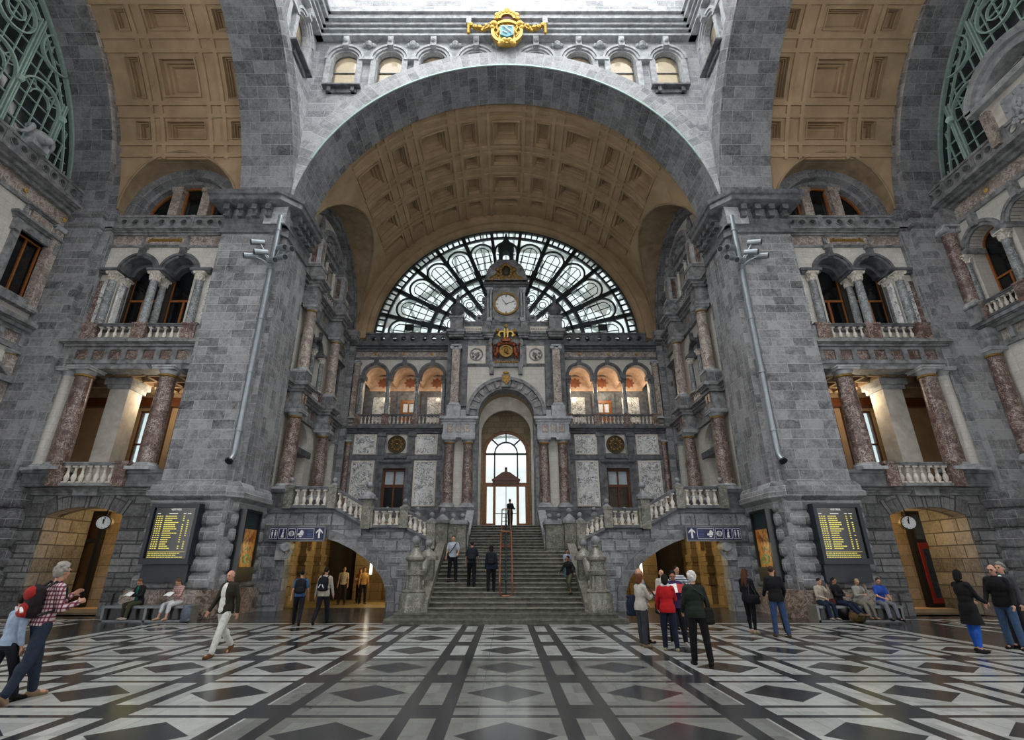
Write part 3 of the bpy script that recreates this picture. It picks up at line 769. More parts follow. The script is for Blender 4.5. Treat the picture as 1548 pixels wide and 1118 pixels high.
# nave: along y
YL, RL, ZL = 28.5, 5.5, 18.1                # nave lunette centre, radius, spring height
def g_nave(y):
    q = abs(y - YL); z = ZL + math.sqrt(max(0, RL * RL - q * q)) if q < RL else ZC
    return math.degrees(math.asin(min(.99, (z - ZC) / RV)))
S_nave = lambda t, l, r: (r * math.cos(R_(t)), l, ZC + r * math.sin(R_(t)))
vault(S_nave, angle_cols(35), [(22.9, 23.45, 'p'), (23.45, 24.45, 'r'), (24.45, 26.5, 'c'), (26.5, 27.3, 'r'), (27.3, 28.4, 'c'), (28.4, 29.4, 'r'), (29.4, 31.1, 'c'), (31.1, 31.9, 'r'), (31.9, 32.7, 'c'), (32.7, 34.2, 'p')],
      'ceiling_nave_vault', 'tan coffered barrel vault over the great staircase', 35, (22.9, 34.2), (g_nave, 64))
for s in (-1, 1):
    W = sideword(s); XW = 11.7
    mb = MB(); n = 48
    for i in range(n):
        a, b = 180 * i / n, 180 * (i + 1) / n; q = []
        for t in (a, b):
            y, z = YL + RL * math.cos(R_(t)), ZL + RL * math.sin(R_(t)); q.append(((s * (XW + .1), y, z), (s * math.sqrt(max(1, RV * RV - (z - ZC) ** 2)), y, z)))
        mb.poly([q[0][0], q[1][0], q[1][1], q[0][1]], [(0, R_(a) * RL), (0, R_(b) * RL), (1, R_(b) * RL), (1, R_(a) * RL)])
    pts = [(s * (math.sqrt(max(1, RV * RV - (ZL + RL * math.sin(R_(t)) - ZC) ** 2)) - .03), YL + RL * math.cos(R_(t)), ZL + RL * math.sin(R_(t)) + .03) for t in [180 * i / 40 for i in range(41)]]
    mb.tube(pts, .08, 6)
    struct(mb.build('ceiling_nave_%s_groin' % W, M['tan_dark'], weld=False), 'tan groin of the %s stair wall lunette' % W, 'ceiling')
    # transept vault: along x, radius about the crossing centre
    UL, RL2, ZL2 = 16.62, 3.0, 18.55
    def g_tr(u):
        q = abs(u - UL); z = ZL2 + math.sqrt(max(0, RL2 * RL2 - q * q)) if q < RL2 else ZC
        return math.degrees(math.asin(min(.99, (z - ZC) / RV)))
    S_tr = lambda t, l, r, s=s: (s * l, YC + r * math.cos(R_(t)), ZC + r * math.sin(R_(t)))
    vault(S_tr, angle_cols(20), [(13.3, 14.1, 'c'), (14.1, 15.3, 'r'), (15.3, 17.35, 'c'), (17.35, 18.15, 'r'), (18.15, 18.95, 'c'), (18.95, 19.75, 'p')],
          'ceiling_%s_vault' % W, 'tan coffered barrel vault of the %s wing' % W, 20, (13.3, 19.75), (lambda l: min(20, g_tr(l)), 48))
    mb = MB(); n = 36
    for i in range(n):
        a, b = 180 * i / n, 180 * (i + 1) / n; q = []
        for t in (a, b):
            u, z = UL + RL2 * math.cos(R_(t)), ZL2 + RL2 * math.sin(R_(t)); q.append(((s * u, 21.3, z), (s * u, YC + math.sqrt(max(1, (RV - .07) ** 2 - (z - ZC) ** 2)) - .02, z)))
        mb.poly([q[0][0], q[1][0], q[1][1], q[0][1]])
    pts = [(s * (UL + RL2 * math.cos(R_(t))), YC + math.sqrt(max(1, RV * RV - (ZL2 + RL2 * math.sin(R_(t)) - ZC) ** 2)) - .06, ZL2 + RL2 * math.sin(R_(t)) + .02) for t in [180 * i / 40 for i in range(41)]]
    mb.tube(pts, .06, 6)
    struct(mb.build('ceiling_%s_groin' % W, M['tan_dark'], weld=False), 'tan groin over the lunette window of the %s wing' % W, 'ceiling')
# wall above the fan window: tan rings
FB = frame_front(34.2)
mb = MB(); mb.ring(FB, 0, ZC, 10.0, 10.35, -.3, .25, 0, 180, 72); mb.ring(FB, 0, ZC, 10.35, 10.75, -.3, .5, 0, 180, 72); mb.ring(FB, 0, ZC, 10.75, 11.4, -.3, .3, 0, 180, 72)
mb.ring(FB, 0, ZC, 11.2, 16, -.6, -.1, 0, 180, 48)
struct(mb.build('wall_rear_tan_arch', M['tan']), 'tan moulded arch framing the fan window', 'wall')
# the matching half of the hall behind the viewer (closes the light in)
mb = MB()
for s in (-1, 1):
    I = lambda u, d, z: (s * u, d, z)
    mb.box(I, 10.9, 22.5, -2.4, -1.8, 0, 18.5); mb.box(I, 11.7, 12.2, -14.5, -1.8, 0, 30)
    mb.box(I, 10.9, 13.9, -4.4, -1.15, 0, 18)
mb.extrude(frame_front(-14.5), [rect(-12.2, 12.2, 0, 30), [(-8, 17.39)] + [(8, 17.39)] + arc(0, 17.4, 8, 0, 180, 30)], -.6, 0)
mb.extrude(frame_front(-1.2), [rect(-12, 12, 22, 36), [(-7.5, 22.01)] + [(7.5, 22.01)] + arc(0, 22.02, 7.5, 1, 179, 20)], 0, .8)
struct(mb.build('wall_entrance_hall', M['ashlar'], weld=False), 'grey stone walls of the entrance side of the hall', 'wall')
mb = MB()
for i in range(24):
    a, b = PI * i / 24, PI * (i + 1) / 24
    mb.poly([(11.2 * math.cos(q), y, 17.4 + 11.2 * math.sin(q)) for q, y in ((a, -1.2), (b, -1.2), (b, -14.6), (a, -14.6))])
struct(mb.build('ceiling_entrance_vault', M['tan'], weld=False), 'tan vault over the entrance side of the hall', 'ceiling')
# ================================================================ facades
M['medal_white'] = M['cream']
def seg_hole(cu, hw, z0, zs, rise, n=12):
    R = (hw * hw + rise * rise) / (2 * rise); a = math.degrees(math.asin(hw / R))
    return [(cu - hw, z0), (cu + hw, z0)] + arc(cu, zs + rise - R, R, 90 - a, 90 + a, n), R, zs + rise - R, a
def rosette(F, u, z, d, r, name, label, group, mat='gold', rays=8):
    mb = MB(); 
    c = F(u, d, z)
    for k in range(rays):
        a = 2 * PI * k / rays; mb.ball(F(u + r * .62 * math.cos(a), d + .02, z + r * .62 * math.sin(a)), r * .34, 6)
    mb.ball(F(u, d + .05, z), r * .4, 8)
    o = mb.build(name, M[mat], origin=c); return tag(o, label, 'ornament', group)
# ---------------------------------------------------------------- wing bays (face the hall, beside each pier)
for s in (-1, 1):
    W = sideword(s); F = frame_front_s(s, 21.2); U0, U1 = 13.85, 19.7
    # ground floor with flat-arched doorway
    h, R, zc, a = seg_hole(17.1, 1.55, 0, 3.7, .34)
    mb = MB(); mb.extrude(F, [rect(U0, U1, -.02, 4.6), h], -.75, 0)
    struct(mb.build('wall_%s_wing_ground_floor' % W, M['rustic']), 'rusticated ground floor wall of the %s wing with a flat arched doorway' % W, 'wall')
    mb = MB()
    for i in range(15):
        b0, b1 = 90 - a + 2 * a * i / 15 + .12, 90 - a + 2 * a * (i + 1) / 15 - .12
        if i == 7: mb.ring(F, 17.1, zc, R - .06, R + .74, -.05, .12, b0, b1, 2)
        else: mb.ring(F, 17.1, zc, R, R + .62, -.05, .05, b0, b1, 2)
    struct(mb.build('trim_%s_doorway_voussoirs' % W, M['rustic']), 'fan of voussoirs over the %s doorway' % W, 'trim')
    mb = MB()
    for k in range(8):
        z0 = .9 + k * .46; 
        for u0, u1 in ((U0, 15.5), (18.7, U1)):
            if z0 < 3.4: mb.box(F, u0, u1 - .0, -.05, .06, z0, z0 + .41)
    mb.box(F, 15.05, 15.5, -.05, .1, 0, .8); mb.box(F, 18.72, 19.3, -.05, .1, 0, .8)
    struct(mb.build('trim_%s_ground_courses' % W, M['rustic']), 'raised stone courses beside the %s doorway' % W, 'trim')
    mb = MB(); cornice(mb, F, U0, U1, 4.5, 4.8, .3); mb.box(F, U0, U1, -4.5, .02, 4.6, 4.8); mb.box(F, 16.6, 17.6, 0, .33, 4.45, 4.78)
    struct(mb.build('trim_%s_balcony_floor' % W, M['trim']), 'stone string course and floor of the %s loggia' % W, 'trim')
    mb = MB(); mb.box(lambda u, d, z: (s * u, d, z), 18.66, 19.7, 21.9, 23.6, 0, 4.45)
    struct(mb.build('wall_%s_doorway_reveal' % W, M['rustic']), 'deep grey stone reveal on the outer side of the %s doorway' % W, 'wall')
    # passage behind the doorway
    mb = MB(); I = lambda u, d, z: (s * u, d, z)
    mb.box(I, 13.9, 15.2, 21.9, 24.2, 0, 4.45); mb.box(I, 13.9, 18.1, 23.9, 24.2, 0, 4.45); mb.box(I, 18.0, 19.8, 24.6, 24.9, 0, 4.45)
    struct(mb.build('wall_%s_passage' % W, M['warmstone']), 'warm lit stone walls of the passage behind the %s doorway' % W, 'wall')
    mb = MB(); mb.box(I, 15.0, 19.7, 21.9, 24.9, 4.1, 4.45)
    struct(mb.build('ceiling_%s_passage' % W, M['pale_plaster']), 'plaster ceiling of the %s passage' % W, 'ceiling')
    # loggia: room, coffered ceiling, bright window in its rear wall
    mb = MB()
    mb.extrude(F, [rect(13.4, 23.0, 4.6, 10.4), rect(18.05, 19.15, 6.1, 9.35), rect(15.2, 16.3, 6.1, 9.35)], -4.6, -4.2)
    mb.box(F, 22.6, 23, -4.3, -.6, 4.6, 10.4); mb.box(F, 13.3, 13.7, -4.3, -.4, 4.6, 10.4); mb.box(F, 19.8, 23.0, -.8, -.45, 4.6, 10.4)
    struct(mb.build('wall_%s_loggia_room' % W, M['tan']), 'tan panelled room walls behind the %s loggia' % W, 'wall')
    mb = MB(); mb.box(F, 13.4, 23, -4.5, -.35, 10.2, 10.4)
    for k in range(9): mb.box(F, 13.6 + k * .75, 13.75 + k * .75, -4.2, -.4, 9.98, 10.2)
    for k in range(5): mb.box(F, 13.5, 22.8, -4.0 + k * .8, -3.85 + k * .8, 9.98, 10.2)
    struct(mb.build('ceiling_%s_loggia' % W, M['tan_dark']), 'beamed ceiling of the %s loggia' % W, 'ceiling')
    mb = MB()
    for u0, u1 in ((16.6, 17.0), (17.5, 17.95), (19.3, 19.75)):
        mb.box(F, u0, u1, -4.2, -3.9, 4.6, 10.2)
    mb.box(F, 13.5, 22.6, -4.2, -3.85, 9.5, 9.95); mb.box(F, 13.5, 18, -4.2, -3.9, 4.6, 6.0)
    struct(mb.build('trim_%s_loggia_panels' % W, M['wood_dark']), 'dark wooden pilasters and dado in the %s loggia' % W, 'trim')
    for wu in (18.6, 15.75):
        window(F, wu, .55, 6.1, 9.35, -4.3, 'bright window in the rear wall of the %s loggia, %s' % (W, 'away from the pier' if wu > 17 else 'behind the pier side column'), False, 'wood_dark', 'glass_clear', 7.6, True, .07)
    t = thing('square_pillar', F(18.1, -1.6, 4.8), 'pale square stone pillar inside the %s loggia' % W, 'pillar')
    mb = MB(); mb.box(F, 17.65, 18.55, -2.05, -1.15, 4.8, 9.5); mb.build('shaft', M['pale_plaster'], t)
    mb = MB(); mb.box(F, 17.55, 18.65, -2.15, -1.05, 9.5, 9.7); mb.box(F, 17.45, 18.75, -2.25, -.95, 9.7, 10.0); mb.build('capital', M['trim_pale'], t)
    mb = MB()
    for u0, u1 in ((U0, 15.45), (18.35, U1)): mb.box(F, u0, u1, -.55, .5, 4.78, 5.4); mb.box(F, u0 - .04, u1 + .04, -.6, .56, 5.32, 5.45)
    struct(mb.build('trim_%s_loggia_pedestals' % W, M['trim_dark']), 'dark stone column pedestals of the %s loggia' % W, 'trim')
    column(s * 15.0, 21.0, 5.45, 10.0, .38, M['red'], 'red marble column of the %s loggia next to the pier' % W, 'red marble loggia columns')
    column(s * 18.72, 21.0, 5.45, 10.0, .38, M['red'], 'red marble column of the %s loggia away from the pier' % W, 'red marble loggia columns')
    column(s * 19.45, 21.15, 5.45, 10.0, .34, M['cream'], 'cream jointed half column at the outer end of the %s loggia' % W, 'cream half columns', gold=False)
    balustrade((s * 15.7, 20.72, 4.8), (s * 18.3, 20.72, 4.8), .95, 'stone balustrade of the %s loggia with white balusters between red pedestals' % W, n=7, post_w=.5, mats=('trim', 'pale_plaster', 'red'), r=.11)
    # entablature of the loggia
    mb = MB(); mb.box(F, U0, U1, -.5, .28, 9.98, 10.2); mb.box(F, U0, U1, -.5, .34, 10.2, 10.4); mb.box(F, U0, U1, -.5, .2, 10.4, 10.9)
    cornice(mb, F, U0, U1, 10.9, 11.32, .55, .1)
    for k in range(8): mb.box(F, 14.2 + k * .76 - .12, 14.2 + k * .76 + .12, .1, .3, 10.38, 10.9)
    struct(mb.build('trim_%s_loggia_entablature' % W, M['trim']), 'grey entablature with triglyphs over the %s loggia' % W, 'trim')
    mb = MB()
    for k in range(7): mb.box(F, 14.34 + k * .76, 14.82 + k * .76, .15, .24, 10.46, 10.86)
    struct(mb.build('trim_%s_frieze_panels' % W, M['red']), 'red marble panels in the frieze of the %s loggia' % W, 'trim')
    # upper storey with twin arches
    zs = 15.2
    hole = [(15.15, 12.0), (18.75, 12.0), (18.75, zs)] + arc(17.96, zs, .76, 0, 180, 16) + arc(15.95, zs, .76, 0, 180, 16) + [(15.15, zs)]
    mb = MB(); mb.extrude(F, [rect(U0, U1, 11.3, 16.65), hole], -1.0, 0)
    struct(mb.build('wall_%s_wing_upper_floor' % W, M['cream']), 'cream stone upper wall of the %s wing with twin arches' % W, 'wall')
    mb = MB()
    for cu in (15.95, 17.96):
        mb.ring(F, cu, zs, .74, .9, -.6, .06, 0, 180, 20); mb.ring(F, cu, zs, .88, 1.0, -.1, .12, 0, 180, 20)
        mb.box(F, cu - .13, cu + .13, 0, .2, 15.95, 16.45)
        mb.ring(F, cu, zs, .55, .76, -.95, -.55, 0, 180, 16)
    for a0, a1 in ((14.3, 15.2), (16.6, 17.3), (18.72, 19.65)):
        mb.box(F, a0, a1, -.75, .2, 14.98, 15.1); mb.box(F, a0 - .07, a1 + .07, -.8, .28, 15.1, 15.24)
    struct(mb.build('trim_%s_twin_arches' % W, M['trim_dark']), 'dark archivolts and imposts of the %s twin arches' % W, 'trim')
    for cu, nm in ((14.75, 'pier side'), (16.95, 'middle'), (18.95, 'outer')):
        column(s * cu, 21.1, 12.12, 15.0, .19, M['greymarble'], 'small grey leaf-capital column at the %s of the %s twin arches' % (nm, W), 'small arcade columns', 'corinth', M['pale_plaster'], 10)
    for cu, nm in ((16.95, 'middle'), (18.85, 'outer')):
        column(s * cu, 21.75, 12.12, 15.0, .17, M['greymarble'], 'rear grey column behind the %s column of the %s twin arches' % (nm, W), 'small arcade columns', 'corinth', M['pale_plaster'], 10)
    mb = MB()
    for u0, u1 in ((19.22, 19.42), (18.5, 18.6), (14.15, 14.35)): mb.box(F, u0, u1, -.2, .06, 12.3, 14.5)
    struct(mb.build('trim_%s_white_strips' % W, M['white_marble']), 'white marble strips beside the %s twin arches' % W, 'trim')
    mb = MB(); mb.box(F, 19.45, 19.66, -.2, .05, 12.2, 14.6); mb.box(F, 19.02, 19.2, -.2, .05, 12.2, 14.6)
    struct(mb.build('trim_%s_red_strips' % W, M['red']), 'red marble strips beside the %s twin arches' % W, 'trim')
    balustrade((s * 14.15, 20.85, 11.3), (s * 19.3, 20.85, 11.3), .82, 'stone balustrade under the %s twin arches' % W, n=5, posts=(.06, .5, .94), post_w=.62, mats=('trim_dark', 'pale_plaster', 'red'), r=.085)
    mb = MB(); mb.box(F, 19.25, 19.7, -.1, .45, 11.3, 12.05); mb.box(F, U0, 14.2, -.1, .45, 11.3, 12.05); mb.box(F, U0, U1, -1, .3, 11.9, 12.1)
    struct(mb.build('trim_%s_arch_sill' % W, M['trim']), 'stone sill of the %s twin arches' % W, 'trim')
    for cu, nm in ((15.95, 'pier side'), (17.96, 'outer')):
        window(F, cu, .78, 12.1, zs, -.85, 'dark arched window with orange wood bars in the %s of the %s twin arches' % (nm, W), True, 'wood', 'glass_dark', 14.0, True, .1)
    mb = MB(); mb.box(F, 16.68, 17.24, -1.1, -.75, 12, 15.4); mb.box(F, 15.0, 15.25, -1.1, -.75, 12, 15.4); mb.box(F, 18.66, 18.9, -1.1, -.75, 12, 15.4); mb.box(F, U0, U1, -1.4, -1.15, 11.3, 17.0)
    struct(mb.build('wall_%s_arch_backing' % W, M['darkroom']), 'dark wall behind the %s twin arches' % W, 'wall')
    # frieze, cornice
    mb = MB(); mb.box(F, U0, U1, -.6, .04, 16.6, 17.22)
    mb.box(F, 15.9, 18.0, 0, .1, 16.68, 17.12)
    struct(mb.build('wall_%s_upper_frieze' % W, M['red_pale']), 'greyish red marble frieze of the %s wing' % W, 'wall')
    mb = MB(); mb.box(F, U0, U1, -.6, .1, 16.55, 16.65); cornice(mb, F, U0, U1, 17.2, 17.55, .4)
    for z in (16.64, 17.12): mb.box(F, 15.8, 18.1, 0, .16, z - .04, z + .04)
    for u in (15.85, 18.05): mb.box(F, u - .06, u + .06, 0, .16, 16.6, 17.16)
    for cu in (15.95, 17.96): mb.box(F, cu - .2, cu + .2, 0, .22, 16.42, 16.58)
    struct(mb.build('trim_%s_upper_cornice' % W, M['trim']), 'grey cornice and plaque frame above the %s twin arches' % W, 'trim')
    t = thing('gilded_plaque', F(16.95, .1, 16.9), 'brown plaque with gilded relief over the %s twin arches' % W, 'plaque')
    mb = MB(); mb.box(F, 16.0, 17.9, .1, .14, 16.7, 17.08); mb.build('tablet', M['red_pale'], t)
    mb = MB()
    for sx in (-1, 1):
        for k in range(4): mb.ball(F(16.95 + sx * (.8 - .05 * k), .15, 16.8 + .06 * k), .05, 6)
        for k in range(8): mb.ball(F(16.95 + sx * (.08 + .08 * k), .15, 16.89 + .03 * math.sin(k * 2.1)), .032, 6)
    mb.box(F, 16.12, 17.78, .13, .15, 16.8, 16.98); mb.build('relief_pattern', M['gold_dull'], t)
    pierced(F, U0 + .1, U1 - .1, 17.55, 18.3, 'pierced stone parapet below the lunette of the %s wing' % W, 3, 3, d=.12)
    # lunette
    mb = MB(); mb.ring(F, UL, ZL2, 2.4, 2.72, -.8, .06, 0, 180, 40); mb.ring(F, UL, ZL2, 2.7, 3.02, -.8, -.05, 0, 180, 40); mb.ring(F, UL, ZL2, 2.2, 2.42, -.8, -.3, 0, 180, 40)
    for k in (-1, 1): mb.box(F, UL + k * 2.55 - .35, UL + k * 2.55 + .38, -.8, .02, 17.2, ZL2)
    mb.box(F, UL - 2.3, UL + 2.3, -.9, -.2, 17.2, 18.3)
    struct(mb.build('wall_%s_lunette_arch' % W, M['ashlar_arch']), 'grey stone lunette arch at the top of the %s wing' % W, 'wall')
    mb = MB()
    for k in (-1, 1):
        mb.box(F, UL + k * .78 - .24, UL + k * .78 + .24, -.75, -.32, 18.2, 20.9); mb.box(F, UL + k * .78 - .3, UL + k * .78 + .3, -.75, -.26, 20.3, 20.55)
    struct(mb.build('trim_%s_lunette_pillars' % W, M['red_pale']), 'two marble pillars dividing the %s lunette window' % W, 'trim')
    WN[0] += 1; t = thing('window_%d' % WN[0], F(UL, -.7, 18.3), 'half round dark lunette window of the %s wing' % W, 'window'); t['kind'] = 'structure'
    mb = MB(); mb.ring(F, UL, ZL2, 2.12, 2.26, -.75, -.6, 0, 180, 32)
    for k in (-1.1, -.46, .46, 1.1): mb.box(F, UL + k - .05, UL + k + .05, -.75, -.6, 18.3, ZL2 + 1.9)
    mb.build('frame', M['wood'], t)
    mb = MB(); mb.extrude(F, [[(UL - 2.2, 18.2), (UL + 2.2, 18.2)] + arc(UL, ZL2, 2.2, 0, 180, 28)], -.72, -.7); mb.build('pane', M['glass_dark'], t)
    # stepped grey pilaster towards the end wall
    mb = MB(); mb.plan(mir(s, [(19.65, 22.2), (19.65, 20.88), (20.05, 20.88), (20.05, 20.6), (20.5, 20.6), (20.5, 20.5), (22.4, 20.5), (22.4, 22.2)][:5] + [(20.5, 20.6), (22.4, 20.6), (22.4, 22.2)]), 0, 18.3)
    struct(mb.build('wall_%s_corner_pilaster' % W, M['ashlar'], weld=False), 'stepped grey ashlar pilaster in the corner of the %s wing' % W, 'wall')
    mb = MB(); pth = mir(s, [(19.65, 22.0), (19.65, 20.88), (20.05, 20.88), (20.05, 20.6), (21.8, 20.6)]); sd = -1 if s < 0 else 1
    mb.sweep([(0, 17.3), (.08, 17.35), (.08, 17.5), (0, 17.55)], pth, side=-sd * -1 if s > 0 else -1)
    mb.sweep([(0, 17.9), (.16, 18.0), (.18, 18.4), (.05, 18.5), (0, 18.5)], pth, side=sd)
    for z0 in (.2, .95, 1.7, 2.45, 3.2, 3.95): mb.sweep([(0, z0), (.1, z0 + .04), (.14, z0 + .2), (.14, z0 + .5), (.08, z0 + .64), (0, z0 + .68)], pth, side=sd)
    struct(mb.build('trim_%s_corner_pilaster' % W, M['ashlar']), 'base courses and cap of the %s corner pilaster' % W, 'trim')
# ---------------------------------------------------------------- end walls of the wings
for s in (-1, 1):
    W = sideword(s); F = frame_side(s, 21.8); ua, ub = 6.0, 21.7
    holes = []
    if s < 0: holes = [rect(18.75, 20.2, 13.0, 15.85)]
    else:
        for q in (15.2, 17.25, 19.3): holes.append(arch_hole(q, .72, 12.2, 15.6, 14))
    mb = MB(); mb.extrude(F, [rect(ua, ub, 4.5, 18.4)] + holes, -.9, 0)
    struct(mb.build('wall_%s_end' % W, M['cream'], weld=False), 'pale tiled end wall of the %s wing' % W, 'wall')
    mb = MB(); mb.box(F, ua, ub, -.9, .12, 0, 4.6)
    struct(mb.build('wall_%s_end_ground_floor' % W, M['rustic']), 'rusticated foot of the %s end wall' % W, 'wall')
    mb = MB(); cornice(mb, F, ua, ub, 4.5, 4.85, .45); mb.box(F, ua, ub, -.1, .12, 10.7, 10.95); cornice(mb, F, ua, ub, 11.4, 12.0, .6)
    mb.box(F, ua, ub, -.1, .1, 17.1, 17.3); cornice(mb, F, ua, ub, 17.95, 18.5, .75)
    for k in range(16): mb.box(F, ua + .4 + k, ua + .62 + k, 0, .2, 10.9, 11.4)
    struct(mb.build('trim_%s_end_cornices' % W, M['trim']), 'grey string courses and cornices of the %s end wall' % W, 'trim')
    mb = MB(); mb.box(F, ua, ub, -.1, .06, 10.95, 11.4); mb.box(F, ua, ub, -.1, .06, 17.3, 17.95)
    struct(mb.build('trim_%s_end_friezes' % W, M['red_pale']), 'greyish red friezes of the %s end wall' % W, 'trim')
    for k in range(4): rosette(F, 20.4 - 2.1 * k, 17.6, .1, .11, 'gilded_rosette', '%s gilded rosette from the corner pilaster in the frieze of the %s end wall' % (ORD[k], W), 'gilded rosettes of the end walls')
    pierced(F, 11.6, 21.2, 18.5, 19.3, 'pierced parapet on the cornice of the %s end wall' % W, 6, 3, d=.45)
    if s < 0:
        window(F, 19.47, .72, 13.0, 15.85, -.25, 'dark rectangular window with orange frame in the left end wall', False, 'wood', 'glass_dark', None, True, .08)
        mb = MB(); mb.extrude(F, [rect(18.45, 20.5, 12.6, 16.15), rect(18.75, 20.2, 13.0, 15.85)], -.3, .14)
        cornice(mb, F, 18.35, 20.6, 16.15, 16.5, .35); mb.box(F, 18.4, 20.55, 0, .3, 12.5, 12.7)
        mb.box(F, 18.8, 20.15, 0, .12, 16.5, 16.62); cornice(mb, F, 18.8, 20.15, 17.0, 17.2, .25)
        for q in (18.45, 20.4): mb.box(F, q - .1, q + .15, 0, .28, 15.6, 16.15)
        for q in (18.65, 20.3):
            for k in range(5): mb.ball(F(q, .1, 16.55 + k * .12), .15 - .02 * k, 8)
        struct(mb.build('trim_left_window_surround', M['trim']), 'grey stone surround with hood of the left end wall window', 'trim')
        mb = MB(); mb.box(F, 18.95, 20.0, 0, .1, 16.6, 17.0)
        struct(mb.build('trim_left_window_panel', M['red_pale']), 'carved panel above the left end wall window', 'trim')
        mb = MB(); mb.box(F, 18.8, 20.2, 0, .2, 8.4, 8.6); c3 = [(18.5, 9.3), (20.75, 9.3), (19.6, 9.95)]
        mb.extrude(F, [c3, [(18.9, 9.4), (20.3, 9.4), (19.6, 9.8)]], 0, .4); mb.box(F, 18.5, 20.75, 0, .42, 9.15, 9.32)
        mb.box(F, 18.75, 20.5, 0, .14, 5.0, 9.15)
        struct(mb.build('trim_left_niche_pediment', M['trim']), 'triangular stone pediment low on the left end wall', 'trim')
        for z0, z1, nm in ((12.6, 17.1, 'upper'), (5.5, 10.6, 'lower')):
            column(s * 21.75, 20.35, z0, z1, .2, M['red_pale'], 'slim %s marble corner shaft of the left end wall' % nm, 'slim corner shafts', 'ionic' if z0 > 9 else 'tuscan', None, 10, square=True)
        # ram head over the parapet
        t = thing('ram_head', F(17.5, .5, 19.3), 'carved stone ram head on the left parapet', 'sculpture')
        mb = MB(); c = F(17.5, .55, 19.85); mb.ball(c, .42, 14, .9, 1.1, 1.0); mb.ball((c[0] + .45, c[1] - .1, c[2] - .22), .26, 12, .9, 1.5); mb.ball((c[0] + .75, c[1] - .13, c[2] - .32), .17, 10)
        mb.box(F, 17.1, 17.9, .1, .9, 19.25, 19.55); mb.build('head', M['trim_pale'], t)
        for q in (-1, 1):
            mb = MB(); mb.tube([(c[0] - .05 + .28 * math.cos(a), c[1] + q * (.38 + .04 * i), c[2] + .05 + .28 * math.sin(a)) for i, a in enumerate([2.0 - k * .5 for k in range(11)])], [.15 - .01 * i for i in range(11)], 8)
            mb.build('horn', M['trim_pale'], t)
    else:
        for i, q in enumerate((19.3, 17.25, 15.2)):
            window(F, q, .72, 12.2, 15.6, -.6, '%s dark arched window from the corner in the right end wall, with orange bars' % ORD[i], True, 'wood', 'glass_dark', 14.0, True, .09)
        mb = MB()
        for q in (15.2, 17.25, 19.3):
            mb.ring(F, q, 15.6, .72, .88, -.5, .08, 0, 180, 20); mb.ring(F, q, 15.6, .88, 1.02, -.1, .14, 0, 180, 20); mb.box(F, q - .14, q + .14, 0, .3, 16.4, 17.1)
        for q in (16.22, 18.28, 20.25): mb.box(F, q - .36, q + .36, -.6, .34, 15.35, 15.62)
        struct(mb.build('trim_right_end_arches', M['trim']), 'grey archivolts and imposts of the right end wall arches', 'trim')
        for i, q in enumerate((20.25, 18.28, 16.22)):
            column(s * 21.6, q, 12.3, 15.35, .18, M['greymarble'], '%s small leaf-capital column from the corner between the right end wall arches' % ORD[i], 'small arcade columns', 'corinth', M['pale_plaster'], 10)
            column(s * 22.2, q, 12.3, 15.35, .16, M['greymarble'], 'rear column behind the %s small column of the right end wall arches' % ORD[i], 'small arcade columns', 'corinth', M['pale_plaster'], 10)
        balustrade((s * 21.35, 20.1, 11.95), (s * 21.35, 14.2, 11.95), .8, 'balustrade under the right end wall arches', n=6, posts=(0, .333, .667, 1), post_w=.5, mats=('trim_dark', 'pale_plaster', 'red'), r=.085)
        for z0, z1, st, nm in ((12.75, 17.1, 'ionic', 'upper'), (5.8, 10.7, 'tuscan', 'lower')):
            column(s * 21.7, 21.15, z0, z1, .3, M['red'], '%s red marble corner pilaster of the right end wall' % nm, 'red marble orders of the end wall', st, None, 14, square=True)
            column(s * 21.45, 20.45, z0, z1, .32, M['red'], '%s round red marble column of the right end wall' % nm, 'red marble orders of the end wall', st)
            mb = MB(); mb.box(F, 19.95, 21.6, -.05, .75, z0 - .85, z0); mb.box(F, 19.9, 21.6, -.05, .8, z0 - .08, z0)
            mb.box(F, 20.05, 21.6, -.05, .65, z1, z1 + .9)
            struct(mb.build('trim_right_%s_pedestal' % nm, M['trim']), 'pedestal and entablature block of the %s corner columns in the right wing' % nm, 'trim')
        t = thing('carved_finial', F(21.0, .4, 19.3), 'carved stone scroll finial on the right parapet corner', 'sculpture')
        mb = MB(); mb.box(F, 20.7, 21.3, .15, .75, 18.5, 19.45); mb.build('pedestal', M['trim'], t)
        mb = MB(); rnd = random.Random(4)
        for k in range(14): mb.ball(F(21.0 + rnd.uniform(-.35, .35), .45 + rnd.uniform(-.25, .25), 19.55 + rnd.uniform(0, .6)), rnd.uniform(.14, .24), 8)
        mb.build('carving', M['pale_plaster'], t)
        # curved pediment aedicule on the parapet, towards the camera
        t = thing('curved_pediment', F(15.2, .3, 18.5), 'pale stone aedicule with curved pediment above the right parapet', 'pediment')
        mb = MB(); mb.box(F, 13.2, 17.0, -.2, .5, 18.5, 21.3); mb.build('body', M['pale_plaster'], t)
        mb = MB(); mb.ring(F, 15.1, 20.4, 1.95, 2.3, -.1, .85, 12, 168, 28); mb.ring(F, 15.1, 20.4, 1.6, 1.95, -.1, .65, 12, 168, 28); mb.box(F, 12.9, 17.3, -.1, .85, 20.7, 20.95); mb.build('hood', M['trim_pale'], t)
        mb = MB(); rnd = random.Random(9)
        for k in range(40): mb.ball(F(rnd.uniform(14.2, 16.0), .52, rnd.uniform(19.0, 20.3)), rnd.uniform(.08, .16), 6)
        mb.box(F, 14.1, 16.1, .48, .54, 18.92, 20.4); mb.build('relief_pattern', M['trim_pale'], t)
        for q in (13.5, 16.7): mb = MB(); mb.box(F, q - .18, q + .18, .4, .75, 18.6, 20.4); mb.build('pilaster', M['red_pale'], t)
